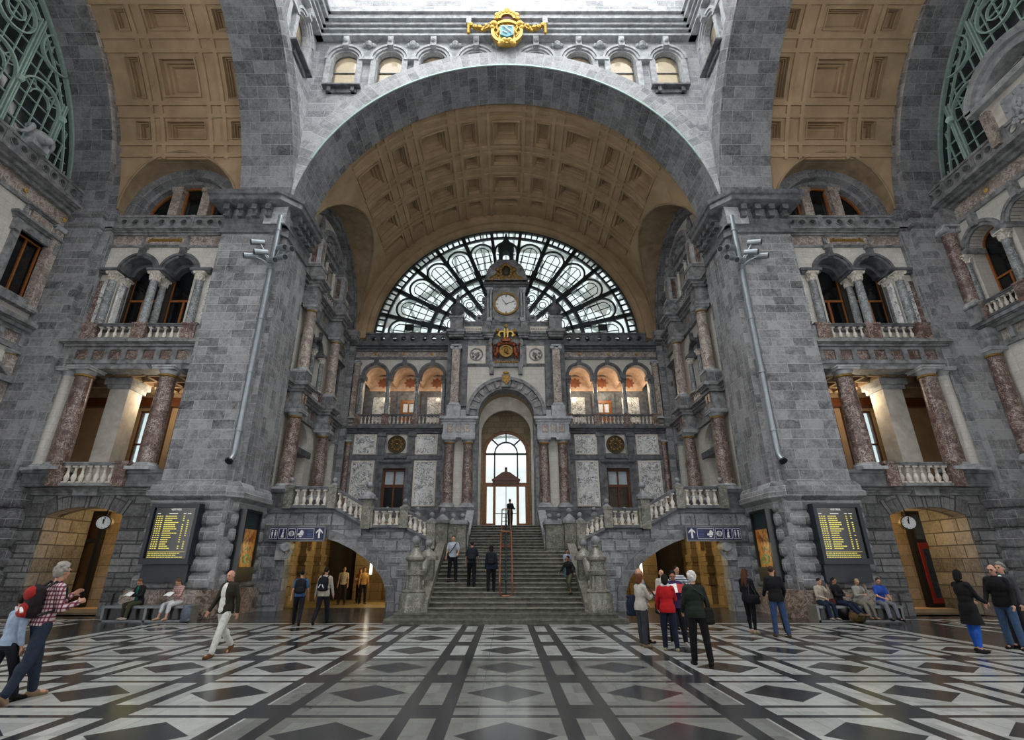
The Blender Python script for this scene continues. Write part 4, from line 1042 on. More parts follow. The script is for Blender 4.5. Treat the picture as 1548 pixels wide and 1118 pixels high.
    # great green iron window
    F3 = frame_side(s, 22.5)
    WN[0] += 1; t = thing('window_%d' % WN[0], F3(YC, 0, 18.5), 'great green iron framed window of the %s wing' % W, 'window'); t['kind'] = 'structure'
    big = MB(); thin = MB(); RG, zg = RA + .3, ZC + .9
    big.ring(F3, YC, zg, RG - .16, RG + .1, -.2, .15, 0, 180, 48); big.ring(F3, YC, zg, RG - .6, RG - .55, -.1, .1, 0, 180, 48)
    def top(u): return zg + math.sqrt(max(0, (RG - .35) ** 2 - (u - YC) ** 2))
    for k in range(-4, 5):
        u = YC + k * 2.35; z1 = top(u)
        if z1 > 19: 
            for dd in (-.13, 0, .13): big.box(F3, u + dd - .035, u + dd + .035, -.12, .14 - abs(dd) * .3, 18.4, z1)
            big.ball(F3(u, .15, 22.7), .2, 8)
    for k in range(-5, 5):
        u0 = YC + k * 2.35
        for q in (1, 2, 3):
            u = u0 + q * 2.35 / 4
            if top(u) > 19: thin.box(F3, u - .02, u + .02, -.08, .05, 18.4, top(u))
        cu = u0 + 1.175
        if top(cu) > 23.5:
            big.ring(F3, cu, 22.6, 1.02, 1.1, -.1, .15, 0, 180, 18); big.ring(F3, cu, 22.6, .5, .56, -.1, .1, 0, 180, 14)
            for a in (30, 60, 90, 120, 150): thin.bar(F3(cu + .55 * math.cos(R_(a)), 0, 22.6 + .55 * math.sin(R_(a))), F3(cu + 1.02 * math.cos(R_(a)), 0, 22.6 + 1.02 * math.sin(R_(a))), .05, .05)
            big.ring(F3, cu, 25.6, .88, .95, -.1, .15, 0, 360, 24); big.ring(F3, cu, 25.6, .4, .46, -.1, .1, 0, 360, 18)
    z = 19.3
    while z < 29:
        w = math.sqrt(max(0, (RG - .4) ** 2 - max(0, z - zg) ** 2)); thin.box(F3, YC - w, YC + w, -.08, .05, z - .02, z + .02); z += .78
    big.build('frame', M['green_iron'], t); thin.build('glazing_bars', M['green_iron'], t)
    mb = MB(); mb.extrude(F3, [[(YC - RG, 18.3), (YC + RG, 18.3)] + arc(YC, zg, RG, 0, 180, 40)], -.06, -.03); mb.build('pane', M['glass_dusk'], t)
    # masonry shell round the opening
    mb = MB(); mb.extrude(lambda u, d, z: (s * (22.7 + d), u, z), [[(YC - 13, 18.2), (YC - RG, 18.2)] + arc(YC, zg, RG, 180, 0, 40) + [(YC + RG, 18.2), (YC + 13, 18.2), (YC + 13, 33), (YC - 13, 33)]], 0, .6)
    struct(mb.build('wall_%s_gable' % W, M['ashlar_arch']), 'grey gable wall round the great window of the %s wing' % W, 'wall')
# ---------------------------------------------------------------- side walls of the staircase bay
for s in (-1, 1):
    W = sideword(s); F = frame_side(s, 11.7); ua, ub = 23.6, 34.2
    nich = arch_hole(27.95, 1.3, 4.0, 8.1, 20); nich2 = arch_hole(31.95, .62, 4.0, 8.1, 14); nich0 = arch_hole(24.2, .4, 4.0, 8.1, 12)
    mb = MB(); mb.extrude(F, [rect(ua, ub, 3.5, 9.6), nich, nich2], -.7, 0)
    mb.box(F, 26.4, 29.5, -.9, -.7, 3.5, 9.6); mb.box(F, 31.2, 32.7, -.9, -.7, 3.5, 9.6)
    struct(mb.build('wall_%s_stair_lower' % W, M['cream']), 'cream lower wall with arched niches beside the stairs on the %s' % W, 'wall')
    mb = MB(); mb.box(F, 26.6, 29.3, -.72, .1, 7.65, 8.0); mb.box(F, 31.3, 32.6, -.72, .1, 7.65, 8.0); mb.box(F, 26.1, 26.65, -.1, .12, 7.65, 8.0); mb.box(F, 29.25, 29.7, -.1, .12, 7.65, 8.0)
    mb.extrude(F, [rect(26.95, 28.95, 4, 7.2), rect(27.15, 28.75, 4, 7.0)], -.72, -.6)
    struct(mb.build('trim_%s_niche_bands' % W, M['trim_dark']), 'dark impost bands across the niches on the %s' % W, 'trim')
    mb = MB(); mb.extrude(F, [arc(27.95, 8.05, 1.25, 0, 180, 20)], -.7, -.6)
    struct(mb.build('trim_%s_niche_tympanum' % W, M['wood_dark']), 'brown tympanum of the %s niche' % W, 'trim')
    CU = (25.75, 30.15)
    mb = MB()
    for u in CU: mb.box(F, u - .5, u + .5, 0, .95, 3.9, 5.2); mb.box(F, u - .55, u + .55, 0, 1.0, 5.14, 5.32)
    mb.box(F, 32.75, 33.3, 0, .3, 3.9, 5.3)
    struct(mb.build('trim_%s_stair_pedestals' % W, M['trim_dark']), 'dark pedestals of the %s stair wall columns' % W, 'trim')
    for u, nm in zip(CU, ('nearer the pier', 'farther from the pier')):
        column(s * 11.15, u, 5.32, 9.45, .37, M['red'], 'lower red marble column on the %s stair wall, %s' % (W, nm), 'red marble stair wall columns', rot=90)
    column(s * 11.6, 33.0, 5.32, 9.45, .26, M['cream'], 'slim cream half column near the rear corner of the %s stair wall' % W, 'cream half columns', gold=False)
    def entab(z0, za, zf, zc2, proj, mat, nm, bl=()):
        mb = MB(); mb.box(F, ua, ub, -.5, .2, z0, za); mb.box(F, ua, ub, -.5, .1, za, zf); cornice(mb, F, ua, ub, zf, zc2, proj, .1)
        for u in CU: mb.box(F, u - .45, u + .45, 0, .95, z0, za); mb.box(F, u - .4, u + .4, 0, .85, za, zf); cornice(mb, F, u - .4, u + .4, zf, zc2, proj, .8)
        struct(mb.build('trim_%s_stair_%s_entablature' % (W, nm), M[mat]), '%s entablature breaking forward over the columns of the %s stair wall' % (nm, W), 'trim')
    entab(9.45, 9.8, 10.4, 10.95, .42, 'trim', 'lower')
    mb = MB()
    for u in CU:
        mb.box(F, u - .3, u - .05, .8, .9, 9.86, 10.34); mb.box(F, u + .06, u + .3, .8, .9, 9.86, 10.34)
    for k in range(10): mb.box(F, 23.9 + k, 24.4 + k, .05, .14, 9.86, 10.34)
    struct(mb.build('trim_%s_stair_frieze_blocks' % W, M['red']), 'red marble blocks in the lower frieze of the %s stair wall' % W, 'trim')
    # second storey
    zs = 14.2
    hole = [(26.5, 11.6), (29.4, 11.6), (29.4, zs)] + arc(28.67, zs, .68, 0, 180, 14) + arc(27.23, zs, .68, 0, 180, 14) + [(26.5, zs)]
    mb = MB(); mb.extrude(F, [rect(ua, ub, 10.9, 15.75), hole, rect(31.45, 32.6, 12.0, 14.4)], -.7, 0)
    mb.box(F, ua, ub, -1.2, -1.0, 10.9, 15.75)
    struct(mb.build('wall_%s_stair_middle' % W, M['cream']), 'cream middle storey wall beside the stairs on the %s' % W, 'wall')
    mb = MB()
    for u in CU: mb.box(F, u - .42, u + .42, 0, .92, 10.95, 11.6)
    mb.box(F, 23.6, 25.3, 0, .12, 10.95, 11.5)
    struct(mb.build('trim_%s_stair_upper_pedestals' % W, M['ashlar_arch']), 'grey pedestals of the upper columns on the %s stair wall' % W, 'trim')
    for u, nm in zip(CU, ('nearer the pier', 'farther from the pier')):
        column(s * 11.15, u, 11.6, 15.65, .31, M['red_pale'], 'upper greyish red column on the %s stair wall, %s' % (W, nm), 'upper stair wall columns')
    mb = MB()
    for cu in (27.23, 28.67): mb.ring(F, cu, zs, .66, .84, -.5, .1, 0, 180, 18); mb.box(F, cu - .1, cu + .1, 0, .2, 14.9, 15.4)
    for cu in (26.45, 27.95, 29.45): mb.box(F, cu - .3, cu + .3, -.6, .25, 13.95, 14.22)
    mb.extrude(F, [rect(31.2, 32.85, 11.8, 14.65), rect(31.45, 32.6, 12.0, 14.4)], -.3, .12); cornice(mb, F, 31.1, 32.95, 14.65, 14.95, .35)
    for z in (12.0, 14.5): mb.box(F, 24.0, 25.2, 0, .15, z, z + .2)
    struct(mb.build('trim_%s_stair_arches' % W, M['trim_dark']), 'dark archivolts and window surround of the %s stair wall' % W, 'trim')
    for i, cu in enumerate((26.45, 27.95, 29.45)):
        column(s * 11.62, cu, 11.7, 13.95, .15, M['greymarble'], '%s small grey column from the pier in the %s stair wall arches' % (ORD[i], W), 'small arcade columns', 'corinth', M['pale_plaster'], 10)
    for i, cu in enumerate((27.23, 28.67)):
        window(F, cu, .68, 11.6, zs, -.55, 'dark arched window of the %s stair wall, %s' % (W, 'nearer the pier' if i == 0 else 'farther from the pier'), True, 'wood_dark', 'glass_dark', 13.4, True, .07)
    window(F, 32.02, .57, 12.0, 14.4, -.25, 'dark hooded window near the rear corner of the %s stair wall' % W, False, 'wood_dark', 'glass_dark', None, True, .07)
    balustrade((s * 11.5, 26.35, 10.95), (s * 11.5, 29.55, 10.95), .68, 'low balustrade under the twin arches of the %s stair wall' % W, n=5, posts=(0, .5, 1), post_w=.25, depth=.22, mats=('trim_dark', 'pale_plaster', 'red'), r=.06)
    entab(15.65, 15.95, 16.75, 17.35, .45, 'trim', 'upper')
    for k, u in enumerate((24.9, 27.2, 28.7, 31.5, 33.0)): rosette(F, u, 16.35, .12, .11, 'gilded_rosette', '%s gilded rosette from the pier in the upper frieze of the %s stair wall' % (ORD[k], W), 'gilded rosettes of the stair walls')
    # third storey inside the lunette
    mb = MB(); hole3 = [rect(26.5, 29.4, 18.0, 20.2), rect(31.3, 32.5, 18.2, 19.9)]
    mb.extrude(F, [[(YL - RL, 17.2), (YL + RL, 17.2)] + arc(YL, ZL, RL, 0, 180, 40)] + hole3, -.6, 0)
    struct(mb.build('wall_%s_lunette' % W, M['pale_plaster']), 'pale wall filling the lunette of the %s stair wall' % W, 'wall')
    mb = MB(); mb.ring(F, YL, ZL, 4.95, 5.52, -.2, .4, 0, 180, 56); mb.ring(F, YL, ZL, 5.3, 5.6, .3, .5, 0, 180, 56)
    for k in (-1, 1): mb.box(F, YL + k * 5.25 - .3, YL + k * 5.25 + .3, -.2, .4, 17.3, ZL)
    struct(mb.build('wall_%s_stair_lunette_arch' % W, M['ashlar_arch']), 'grey stone arch of the %s stair wall lunette' % W, 'wall')
    mb = MB()
    for u in CU: mb.box(F, u - .45, u + .45, 0, .9, 17.35, 18.15); mb.box(F, u - .5, u + .5, 0, .95, 18.1, 18.3); mb.box(F, u - .45, u + .45, 0, .6, 20.2, 20.75)
    mb.box(F, 25.0, 30.9, 0, .3, 20.25, 20.5); cornice(mb, F, 25.0, 30.9, 20.5, 20.85, .4)
    mb.ring(F, 27.95, 19.6, 2.1, 2.45, 0, .5, 30, 150, 24); mb.ring(F, 27.95, 19.6, 1.9, 2.1, 0, .3, 30, 150, 24)
    for k in range(12): mb.ball(F(27.95 + math.cos(k * 1.3) * .6, .2, 21.15 + .3 * math.sin(k * 2.1)), .18, 6)
    for u in CU: mb.lathe(F(u, .4, 20.8), [(.25, 0), (.3, .15), (.16, .3), (.2, .5), (.05, 1.3), (.001, 1.35)], 8)
    cornice(mb, F, 31.0, 33.2, 19.95, 20.2, .3)
    struct(mb.build('trim_%s_stair_aedicule' % W, M['trim']), 'grey aedicule with curved pediment and obelisks on the %s stair wall' % W, 'trim')
    for u, nm in zip(CU, ('nearer the pier', 'farther from the pier')):
        t = thing('panelled_pilaster', F(u, .6, 18.3), 'pale pilaster with red panel high on the %s stair wall, %s' % (W, nm), 'pilaster', 'panelled pilasters')
        mb = MB(); mb.box(F, u - .35, u + .35, 0, .7, 18.3, 20.2); mb.build('shaft', M['trim_pale'], t)
        mb = MB(); mb.box(F, u - .16, u + .16, .65, .73, 18.5, 20.0); mb.box(F, u - .37, u - .33, .2, .5, 18.5, 20.0); mb.build('panel', M['red'], t)
    for i, q in enumerate((26.55, 27.95, 29.35)): column(s * 11.6, q, 18.2, 20.2, .13, M['pale_plaster'], '%s slim pale shaft from the pier in the %s stair wall aedicule' % (ORD[i], W), 'slim pale shafts', 'tuscan', None, 8, gold=False)
    window(F, 27.95, 1.45, 18.0, 20.2, -.3, 'dark window inside the aedicule of the %s stair wall' % W, False, 'wood_dark', 'glass_dark', None, True, .07)
    window(F, 31.9, .6, 18.2, 19.9, -.3, 'small dark window beside the aedicule of the %s stair wall' % W, False, 'wood_dark', 'glass_dark', None, True, .07)
    balustrade((s * 11.45, 26.3, 17.4), (s * 11.45, 29.6, 17.4), .7, 'upper balustrade under the aedicule window of the %s stair wall' % W, n=5, posts=(0, .5, 1), post_w=.25, depth=.22, mats=('trim', 'pale_plaster', 'trim'), r=.06)
    # grey corner pilaster at the rear wall
    mb = MB(); mb.plan(mir(s, [(12.0, 33.25), (11.35, 33.25), (11.35, 33.6), (10.95, 33.6), (10.95, 34.6), (12.0, 34.6)]), 3.5, 17.4)
    struct(mb.build('wall_%s_rear_pilaster' % W, M['ashlar'], weld=False), 'grey ashlar pilaster in the %s rear corner' % W, 'wall')
    mb = MB(); mb.box(lambda u, d, z: (s * u, d, z), 10.8, 12.0, 33.1, 34.6, 17.0, 17.5); mb.box(lambda u, d, z: (s * u, d, z), 10.75, 12.0, 33.05, 34.6, 17.3, 17.75)
    struct(mb.build('trim_%s_rear_pilaster_cap' % W, M['ashlar']), 'cap of the grey pilaster in the %s rear corner' % W, 'trim')
# ================================================================ rear wall, clock pavilion, fan window
GZ = 3.95                                                # gallery floor
for s in (-1, 1):
    W = sideword(s); F = frame_front_s(s, 34.0); ua, ub = 3.85, 11.0
    mb = MB(); mb.extrude(F, [rect(ua, ub, 3.5, 10.8), rect(6.72, 8.28, GZ, 7.9)], -.5, 0)
    struct(mb.build('wall_rear_%s_lower' % W, M['trim']), 'grey lower rear wall on the %s of the pavilion' % W, 'wall')
    mb = MB(); mb.box(F, ua, ub, 0, .1, 8.5, 8.75); cornice(mb, F, ua, ub, 10.3, 10.75, .45)
    for u in (6.42, 8.5): mb.box(F, u - .22, u + .22, 0, .14, 8.75, 10.3); mb.box(F, u - .28, u + .28, 0, .2, 10.05, 10.3)
    for u in (6.5, 8.5): mb.box(F, u - .24, u + .24, 0, .14, GZ, 8.5)
    cornice(mb, F, 6.55, 8.45, 8.1, 8.4, .3); mb.box(F, 6.7, 8.3, 0, .12, 7.9, 8.15); mb.box(F, ua, ub, 0, .16, GZ, 5.2)
    mb.box(F, 6.7, 8.2, 0, .25, 8.55, 8.8)
    struct(mb.build('trim_rear_%s_lower_mouldings' % W, M['trim_dark']), 'dark pilasters, band and cornice of the %s rear wall' % W, 'trim')
    for nm, u0, u1, z0, z1 in (('tall panel nearer the pavilion', 4.78, 6.1, 5.5, 8.3), ('tall panel nearer the corner', 8.98, 10.3, 5.5, 8.3), ('square panel nearer the pavilion', 4.78, 6.1, 8.92, 10.1), ('square panel nearer the corner', 8.98, 10.3, 8.92, 10.1)):
        t = thing('marble_panel', F((u0 + u1) / 2, 0, z0), 'white veined marble %s on the %s rear wall' % (nm, W), 'wall panel', 'white veined marble panels')
        mb = MB(); mb.box(F, u0, u1, 0, .06, z0, z1); mb.build('slab', M['white_marble'], t)
        mb = MB(); mb.extrude(F, [rect(u0 - .1, u1 + .1, z0 - .1, z1 + .1), rect(u0, u1, z0, z1)], 0, .1)
        mb.build('frame', M['pale_plaster'], t)
        mb = MB()
        for q in (u0 + .14, u1 - .14):
            for zz in (z0 + .14, z1 - .14): mb.ball(F(q, .07, zz), .035, 6)
        mb.build('fixing_studs', M['trim_dark'], t)
    t = thing('round_medallion', F(7.45, 0, 9.5), 'dark bronze round medallion in a cream square on the %s rear wall' % W, 'medallion')
    mb = MB(); mb.box(F, 6.78, 8.12, 0, .08, 8.9, 10.15); mb.build('square_frame', M['cream'], t)
    mb = MB(); mb.ring(F, 7.45, 9.5, 0, .62, .05, .12, 0, 360, 32); mb.ring(F, 7.45, 9.5, .54, .62, .1, .2, 0, 360, 32); mb.ring(F, 7.45, 9.5, .2, .26, .1, .18, 0, 360, 24); mb.build('disc', M['bronze'], t)
    mb = MB()
    for k in range(10): mb.ball(F(7.45 + .4 * math.cos(k * PI / 5), .13, 9.5 + .4 * math.sin(k * PI / 5)), .08, 6)
    mb.ring(F, 7.45, 9.5, .3, .34, .1, .17, 0, 360, 24); mb.ball(F(7.45, .15, 9.5), .1, 8); mb.build('gilt_pattern', M['gold_dull'], t)
    DN[0] += 1; t = thing('door_%d' % DN[0], F(7.5, -.2, GZ), 'orange varnished double door with glazed panes in the %s rear wall' % W, 'door'); t['kind'] = 'structure'
    mb = MB(); mb.extrude(F, [rect(6.72, 8.28, GZ, 7.9), rect(6.88, 7.44, 6.85, 7.72), rect(7.56, 8.12, 6.85, 7.72), rect(6.88, 7.44, 4.3, 6.65), rect(7.56, 8.12, 4.3, 6.65)], -.32, -.2); mb.build('frame', M['wood_dark'], t)
    mb = MB(); mb.box(F, 6.8, 8.2, -.3, -.28, GZ + .1, 7.8); mb.build('pane', M['glass_frost' if s > 0 else 'glass_dark'], t)
    mb = MB(); mb.box(F, 6.82, 8.18, -.29, -.26, 6.83, 7.74); mb.build('upper_pane', M['glass_pale'], t)
    # open gallery with three arches
    cs = (5.3, 7.35, 9.4); zs = 14.55; hw = .8
    hole = [(4.5, 11.0), (10.2, 11.0), (10.2, zs)] + sum([arc(c, zs, hw, 0, 180, 16) for c in cs[::-1]], []) + [(4.5, zs)]
    mb = MB(); mb.extrude(F, [rect(ua, ub, 10.7, 15.95), hole], -.45, 0)
    struct(mb.build('wall_rear_%s_gallery' % W, M['cream']), 'cream arcade wall of the %s rear gallery' % W, 'wall')
    mb = MB()
    for c in cs: mb.ring(F, c, zs, hw - .02, hw + .1, -.4, .05, 0, 180, 20); mb.ring(F, c, zs, hw + .08, hw + .22, -.1, .1, 0, 180, 20); mb.box(F, c - .15, c + .15, 0, .2, 15.3, 15.75)
    for c in (6.32, 8.38, 4.42, 10.28): mb.box(F, c - .22, c + .22, -.42, .14, 14.25, 14.55)
    mb.box(F, ua, ub, -.45, .1, 11.0, 11.05)
    struct(mb.build('trim_rear_%s_archivolts' % W, M['trim_dark']), 'dark arches and imposts of the %s rear gallery' % W, 'trim')
    for c, nm in ((4.42, 'next to the pavilion'), (6.32, 'first from the pavilion'), (8.38, 'second from the pavilion'), (10.28, 'next to the corner')):
        column(s * c, 33.85, 11.55, 14.25, .15, M['greymarble'], 'slim grey column %s in the %s rear gallery' % (nm, W), 'rear gallery columns', 'corinth', M['trim'], 10)
    column(s * 10.7, 33.85, 11.3, 15.6, .18, M['red_pale'], 'greyish red corner shaft of the %s rear gallery' % W, 'rear corner shafts', 'ionic', None, 10, square=True)
    column(s * 10.75, 33.85, 5.2, 9.75, .2, M['red'], 'dark red corner shaft below the %s rear gallery' % W, 'rear corner shafts', 'tuscan', None, 10)
    balustrade((s * 4.4, 33.8, 10.78), (s * 10.35, 33.8, 10.78), .8, 'balustrade of the %s rear gallery with red pedestals' % W, n=6, posts=(0, .325, .67, 1), post_w=.42, depth=.26, mats=('trim_dark', 'pale_plaster', 'red'), r=.075)
    mb = MB(); mb.box(F, ua, ub, -.4, .05, 15.9, 16.45)
    struct(mb.build('wall_rear_%s_frieze' % W, M['red_pale']), 'greyish red frieze of the %s rear wall' % W, 'wall')
    mb = MB(); mb.box(F, ua, ub, -.1, .12, 15.8, 15.95); cornice(mb, F, ua, ub, 16.4, 16.95, .5)
    struct(mb.build('trim_rear_%s_cornice' % W, M['trim_dark']), 'dark cornice of the %s rear wall' % W, 'trim')
    for k, c in enumerate(cs): rosette(F, c + .1, 16.18, .08, .11, 'gilded_rosette', '%s gilded rosette from the pavilion on the %s rear frieze' % (ORD[k], W), 'gilded rosettes of the rear frieze')
    pierced(F, 4.2, 10.9, 16.95, 17.85, 'pierced stone parapet below the fan window, %s of the clock' % W, 3, 3, d=.1, mat='trim_dark')
    # gallery room
    mb = MB(); mb.box(F, ua, ub, -2.8, -2.5, 10.7, 16); mb.box(F, ua - .1, ua + .1, -2.6, -.4, 10.7, 16); mb.box(F, ub - .15, ub + .1, -2.6, -.4, 10.7, 16); mb.box(F, ua, ub, -2.6, -.3, 10.5, 10.75)
    struct(mb.build('wall_rear_%s_gallery_room' % W, M['trim_dark']), 'dark stone room behind the %s rear arcade' % W, 'wall')
    mb = MB()
    for c in cs:
        n = 8
        for i in range(n):
            a, b = -60 + 120 * i / n, -60 + 120 * (i + 1) / n
            q = [F(c + 1.02 * math.sin(R_(x)) / math.sin(R_(60)), dd, 14.4 + 1.15 * (math.cos(R_(x)) - .5) / .5) for x, dd in ((a, -2.5), (b, -2.5), (b, -.45), (a, -.45))]
            mb.poly(q)
        mb.box(F, c - 1.02, c + 1.02, -2.55, -2.45, 14.2, 15.4)
    struct(mb.build('ceiling_rear_%s_gallery' % W, M['peach'], weld=False), 'painted peach vaults of the %s rear gallery' % W, 'ceiling')
    for i, c in enumerate(cs):
        star = [(c + (r * math.cos(k * PI / 8)), 14.85 + r * .9 * math.sin(k * PI / 8)) for k, r in enumerate([.48, .33] * 8)]
        mb = MB(); mb.extrude(F, [star], -2.45, -2.42); o = mb.build('painted_star', M['peach_dark'], origin=F(c, -2.45, 14.85))
        tag(o, '%s brown painted star from the pavilion in the %s rear gallery' % (ORD[i], W), 'painted ornament', 'painted stars')
    for c, nm in ((5.3, 'nearer the pavilion'), (9.4, 'nearer the corner')):
        mb = MB(); mb.box(F, c - .65, c + .65, -2.5, -2.44, 11.6, 13.7); o = mb.build('marble_panel', M['white_marble'], origin=F(c, -2.5, 11.6)); tag(o, 'pale marble panel inside the %s rear gallery, %s' % (W, nm), 'wall panel', 'white veined marble panels')
    DN[0] += 1; t = thing('door_%d' % DN[0], F(7.35, -2.45, 10.75), 'orange door with two small panes inside the %s rear gallery' % W, 'door'); t['kind'] = 'structure'
    mb = MB(); mb.extrude(F, [rect(6.75, 7.95, 10.75, 13.45), rect(6.95, 7.3, 12.5, 13.2), rect(7.4, 7.75, 12.5, 13.2)], -2.5, -2.38); mb.build('frame', M['wood'], t)
    mb = MB(); mb.box(F, 6.8, 7.9, -2.48, -2.45, 12.45, 13.25); mb.build('pane', M['lit_pane'], t)
    mb = MB(); mb.extrude(F, [rect(6.5, 8.2, 10.75, 14.0), rect(6.75, 7.95, 10.75, 13.45)], -2.5, -2.35)
    struct(mb.build('trim_rear_%s_gallery_door_surround' % W, M['trim_dark']), 'dark surround of the orange door inside the %s rear gallery' % W, 'trim')
# ---------------------------------------------------------------- clock pavilion
F = frame_front(33.0)
for s in (-1, 1):
    W = sideword(s); G = frame_front_s(s, 33.0)
    mb = MB(); mb.box(G, 1.95, 4.2, -1.2, 0, 3.5, 9.6); struct(mb.build('wall_pavilion_%s_pier' % W, M['trim']), 'grey %s pier of the clock pavilion' % W, 'wall')
    mb = MB(); mb.box(G, 2.78, 3.42, -.1, .1, 5.2, 9.6); struct(mb.build('wall_pavilion_%s_strip' % W, M['cream']), 'cream tiled strip between the %s pavilion columns' % W, 'wall')
    mb = MB(); mb.box(G, 2.05, 4.15, 0, .75, 3.9, 5.0); mb.box(G, 2.0, 4.2, 0, .8, 4.95, 5.18)
    struct(mb.build('trim_pavilion_%s_pedestal' % W, M['trim_dark']), 'dark pedestal of the %s pavilion columns' % W, 'trim')
    for u, nm in ((3.72, 'outer'), (2.48, 'inner')): column(s * u, 32.62, 5.18, 9.6, .34, M['red'], '%s red marble column on the %s of the pavilion doorway' % (nm, W), 'red marble pavilion columns')
    mb = MB(); mb.box(G, 2.02, 4.2, -1, .75, 9.6, 9.9); mb.box(G, 2.06, 4.15, -1, .68, 9.9, 10.5); cornice(mb, G, 2.06, 4.15, 10.5, 11.0, .4, .6)
    for u in (2.3, 2.85, 3.4, 3.95): mb.box(G, u - .09, u + .09, .6, .76, 9.88, 10.5)
    struct(mb.build('trim_pavilion_%s_entablature' % W, M['trim_pale']), 'pale grey entablature over the %s pavilion columns' % W, 'trim')
    mb = MB()
    for u in (2.58, 3.12, 3.67): mb.box(G, u - .17, u + .17, .6, .74, 9.96, 10.44)
    struct(mb.build('trim_pavilion_%s_frieze_blocks' % W, M['red_pale']), 'red marble blocks in the %s pavilion frieze' % W, 'trim')
    mb = MB(); mb.box(G, 2.7, 4.15, -1, .05, 11.0, 17.0); mb.box(G, 2.75, 3.1, 0, .18, 11.9, 16.3); mb.box(G, 3.85, 4.1, 0, .1, 11.9, 16.3)
    struct(mb.build('wall_pavilion_%s_upper' % W, M['trim_dark']), 'dark grey upper wall at the %s edge of the pavilion' % W, 'wall')
    mb = MB(); mb.box(G, 3.05, 3.98, 0, .62, 11.0, 11.85); mb.box(G, 2.7, 3.1, 0, .3, 11.0, 11.6)
    struct(mb.build('trim_pavilion_%s_upper_pedestal' % W, M['trim_pale']), 'pale pedestal of the %s upper pavilion shaft' % W, 'trim')
    column(s * 3.5, 32.7, 11.85, 16.3, .27, M['red_pale'], 'greyish square shaft with scroll capital at the upper %s of the pavilion' % W, 'upper pavilion shafts', 'ionic', None, 10, square=True)
    # square relief medallions
    t = thing('square_relief', G(2.15, .05, 15.0), 'pale square relief with round emblem %s of the coat of arms' % W, 'relief panel', 'square reliefs beside the arms')
    mb = MB(); mb.box(G, 1.45, 2.72, 0, .12, 15.05, 16.4); mb.build('panel', M['pale_plaster'], t)
    mb = MB(); mb.ring(G, 2.1, 15.72, .4, .48, .1, .2, 0, 360, 24)
    for k in range(9): mb.ball(G(2.1 + .22 * math.cos(k * 2.4) * (k % 3 + .5) / 2, .13, 15.72 + .24 * math.sin(k * 2.4) * (k % 3 + .5) / 2), .1, 6)
    mb.build('emblem', M['trim'], t)
    # urn
    t = thing('stone_urn', G(3.55, .2, 17.35), 'tall stone urn standing on the %s end of the pavilion attic' % W, 'urn', 'attic urns')
    mb = MB(); mb.box(G, 3.1, 4.0, -.3, .6, 17.35, 18.5); mb.box(G, 3.02, 4.08, -.36, .66, 18.4, 18.56); mb.build('pedestal', M['trim'], t)
    mb = MB(); mb.lathe(G(3.55, .15, 18.55), [(.3, 0), (.22, .15), (.42, .4), (.5, .62), (.46, .8), (.26, .95), (.3, 1.02), (.12, 1.25), (.16, 1.5), (.1, 1.9), (.01, 2.0)], 14); mb.build('body', M['trim_dark'], t)
# arch
mb = MB(); mb.extrude(F, [[(-2.75, 11.0), (-1.9, 11.0)] + arc(0, 11.28, 1.9, 180, 0, 28) + [(1.9, 11.0), (2.75, 11.0), (2.75, 15.0), (-2.75, 15.0)]], -1.0, 0)
struct(mb.build('wall_pavilion_arch', M['cream']), 'cream tiled wall over the pavilion doorway arch', 'wall')
mb = MB(); mb.ring(F, 0, 11.28, 1.88, 2.05, -.9, .12, 0, 180, 32); mb.ring(F, 0, 11.28, 2.5, 2.72, -.1, .32, 0, 180, 32); mb.ring(F, 0, 11.28, 2.05, 2.5, -.1, .12, 0, 180, 32)
for k in range(12): a = 180 * (k + .5) / 12; mb.ring(F, 0, 11.28, 2.0, 2.55, 0, .25, a - 7.5, a - 2.8, 2) if k else None
mb.box(F, -.3, .3, 0, .5, 13.2, 14.1); cornice(mb, F, -2.75, 2.75, 14.85, 15.0, .2)
struct(mb.build('trim_pavilion_archivolt', M['trim']), 'grey coffered archivolt of the pavilion doorway', 'trim')
mb = MB()
for k in range(1, 12): a = 180 * k / 12; mb.ring(F, 0, 11.28, 2.12, 2.42, .1, .15, a - 3.5, a + 3.5, 2)
struct(mb.build('trim_pavilion_archivolt_panels', M['red_pale']), 'small panels in the pavilion archivolt', 'trim')
t = thing('keystone_shield', F(0, .5, 13.4), 'small gilded shield on the keystone of the pavilion arch', 'shield')
mb = MB(); mb.extrude(F, [[(-.25, 14.0), (.25, 14.0), (.25, 13.6), (0, 13.3), (-.25, 13.6)]], .5, .58); mb.build('plate', M['gold_dull'], t)
mb = MB(); mb.bar(F(-.15, .6, 13.9), F(.15, .6, 13.5), .08, .04); mb.bar(F(.15, .6, 13.9), F(-.15, .6, 13.5), .08, .04); mb.ball(F(0, .5, 14.2), .14, 8, .8, 1.8); mb.build('emblem', M['gold'], t)
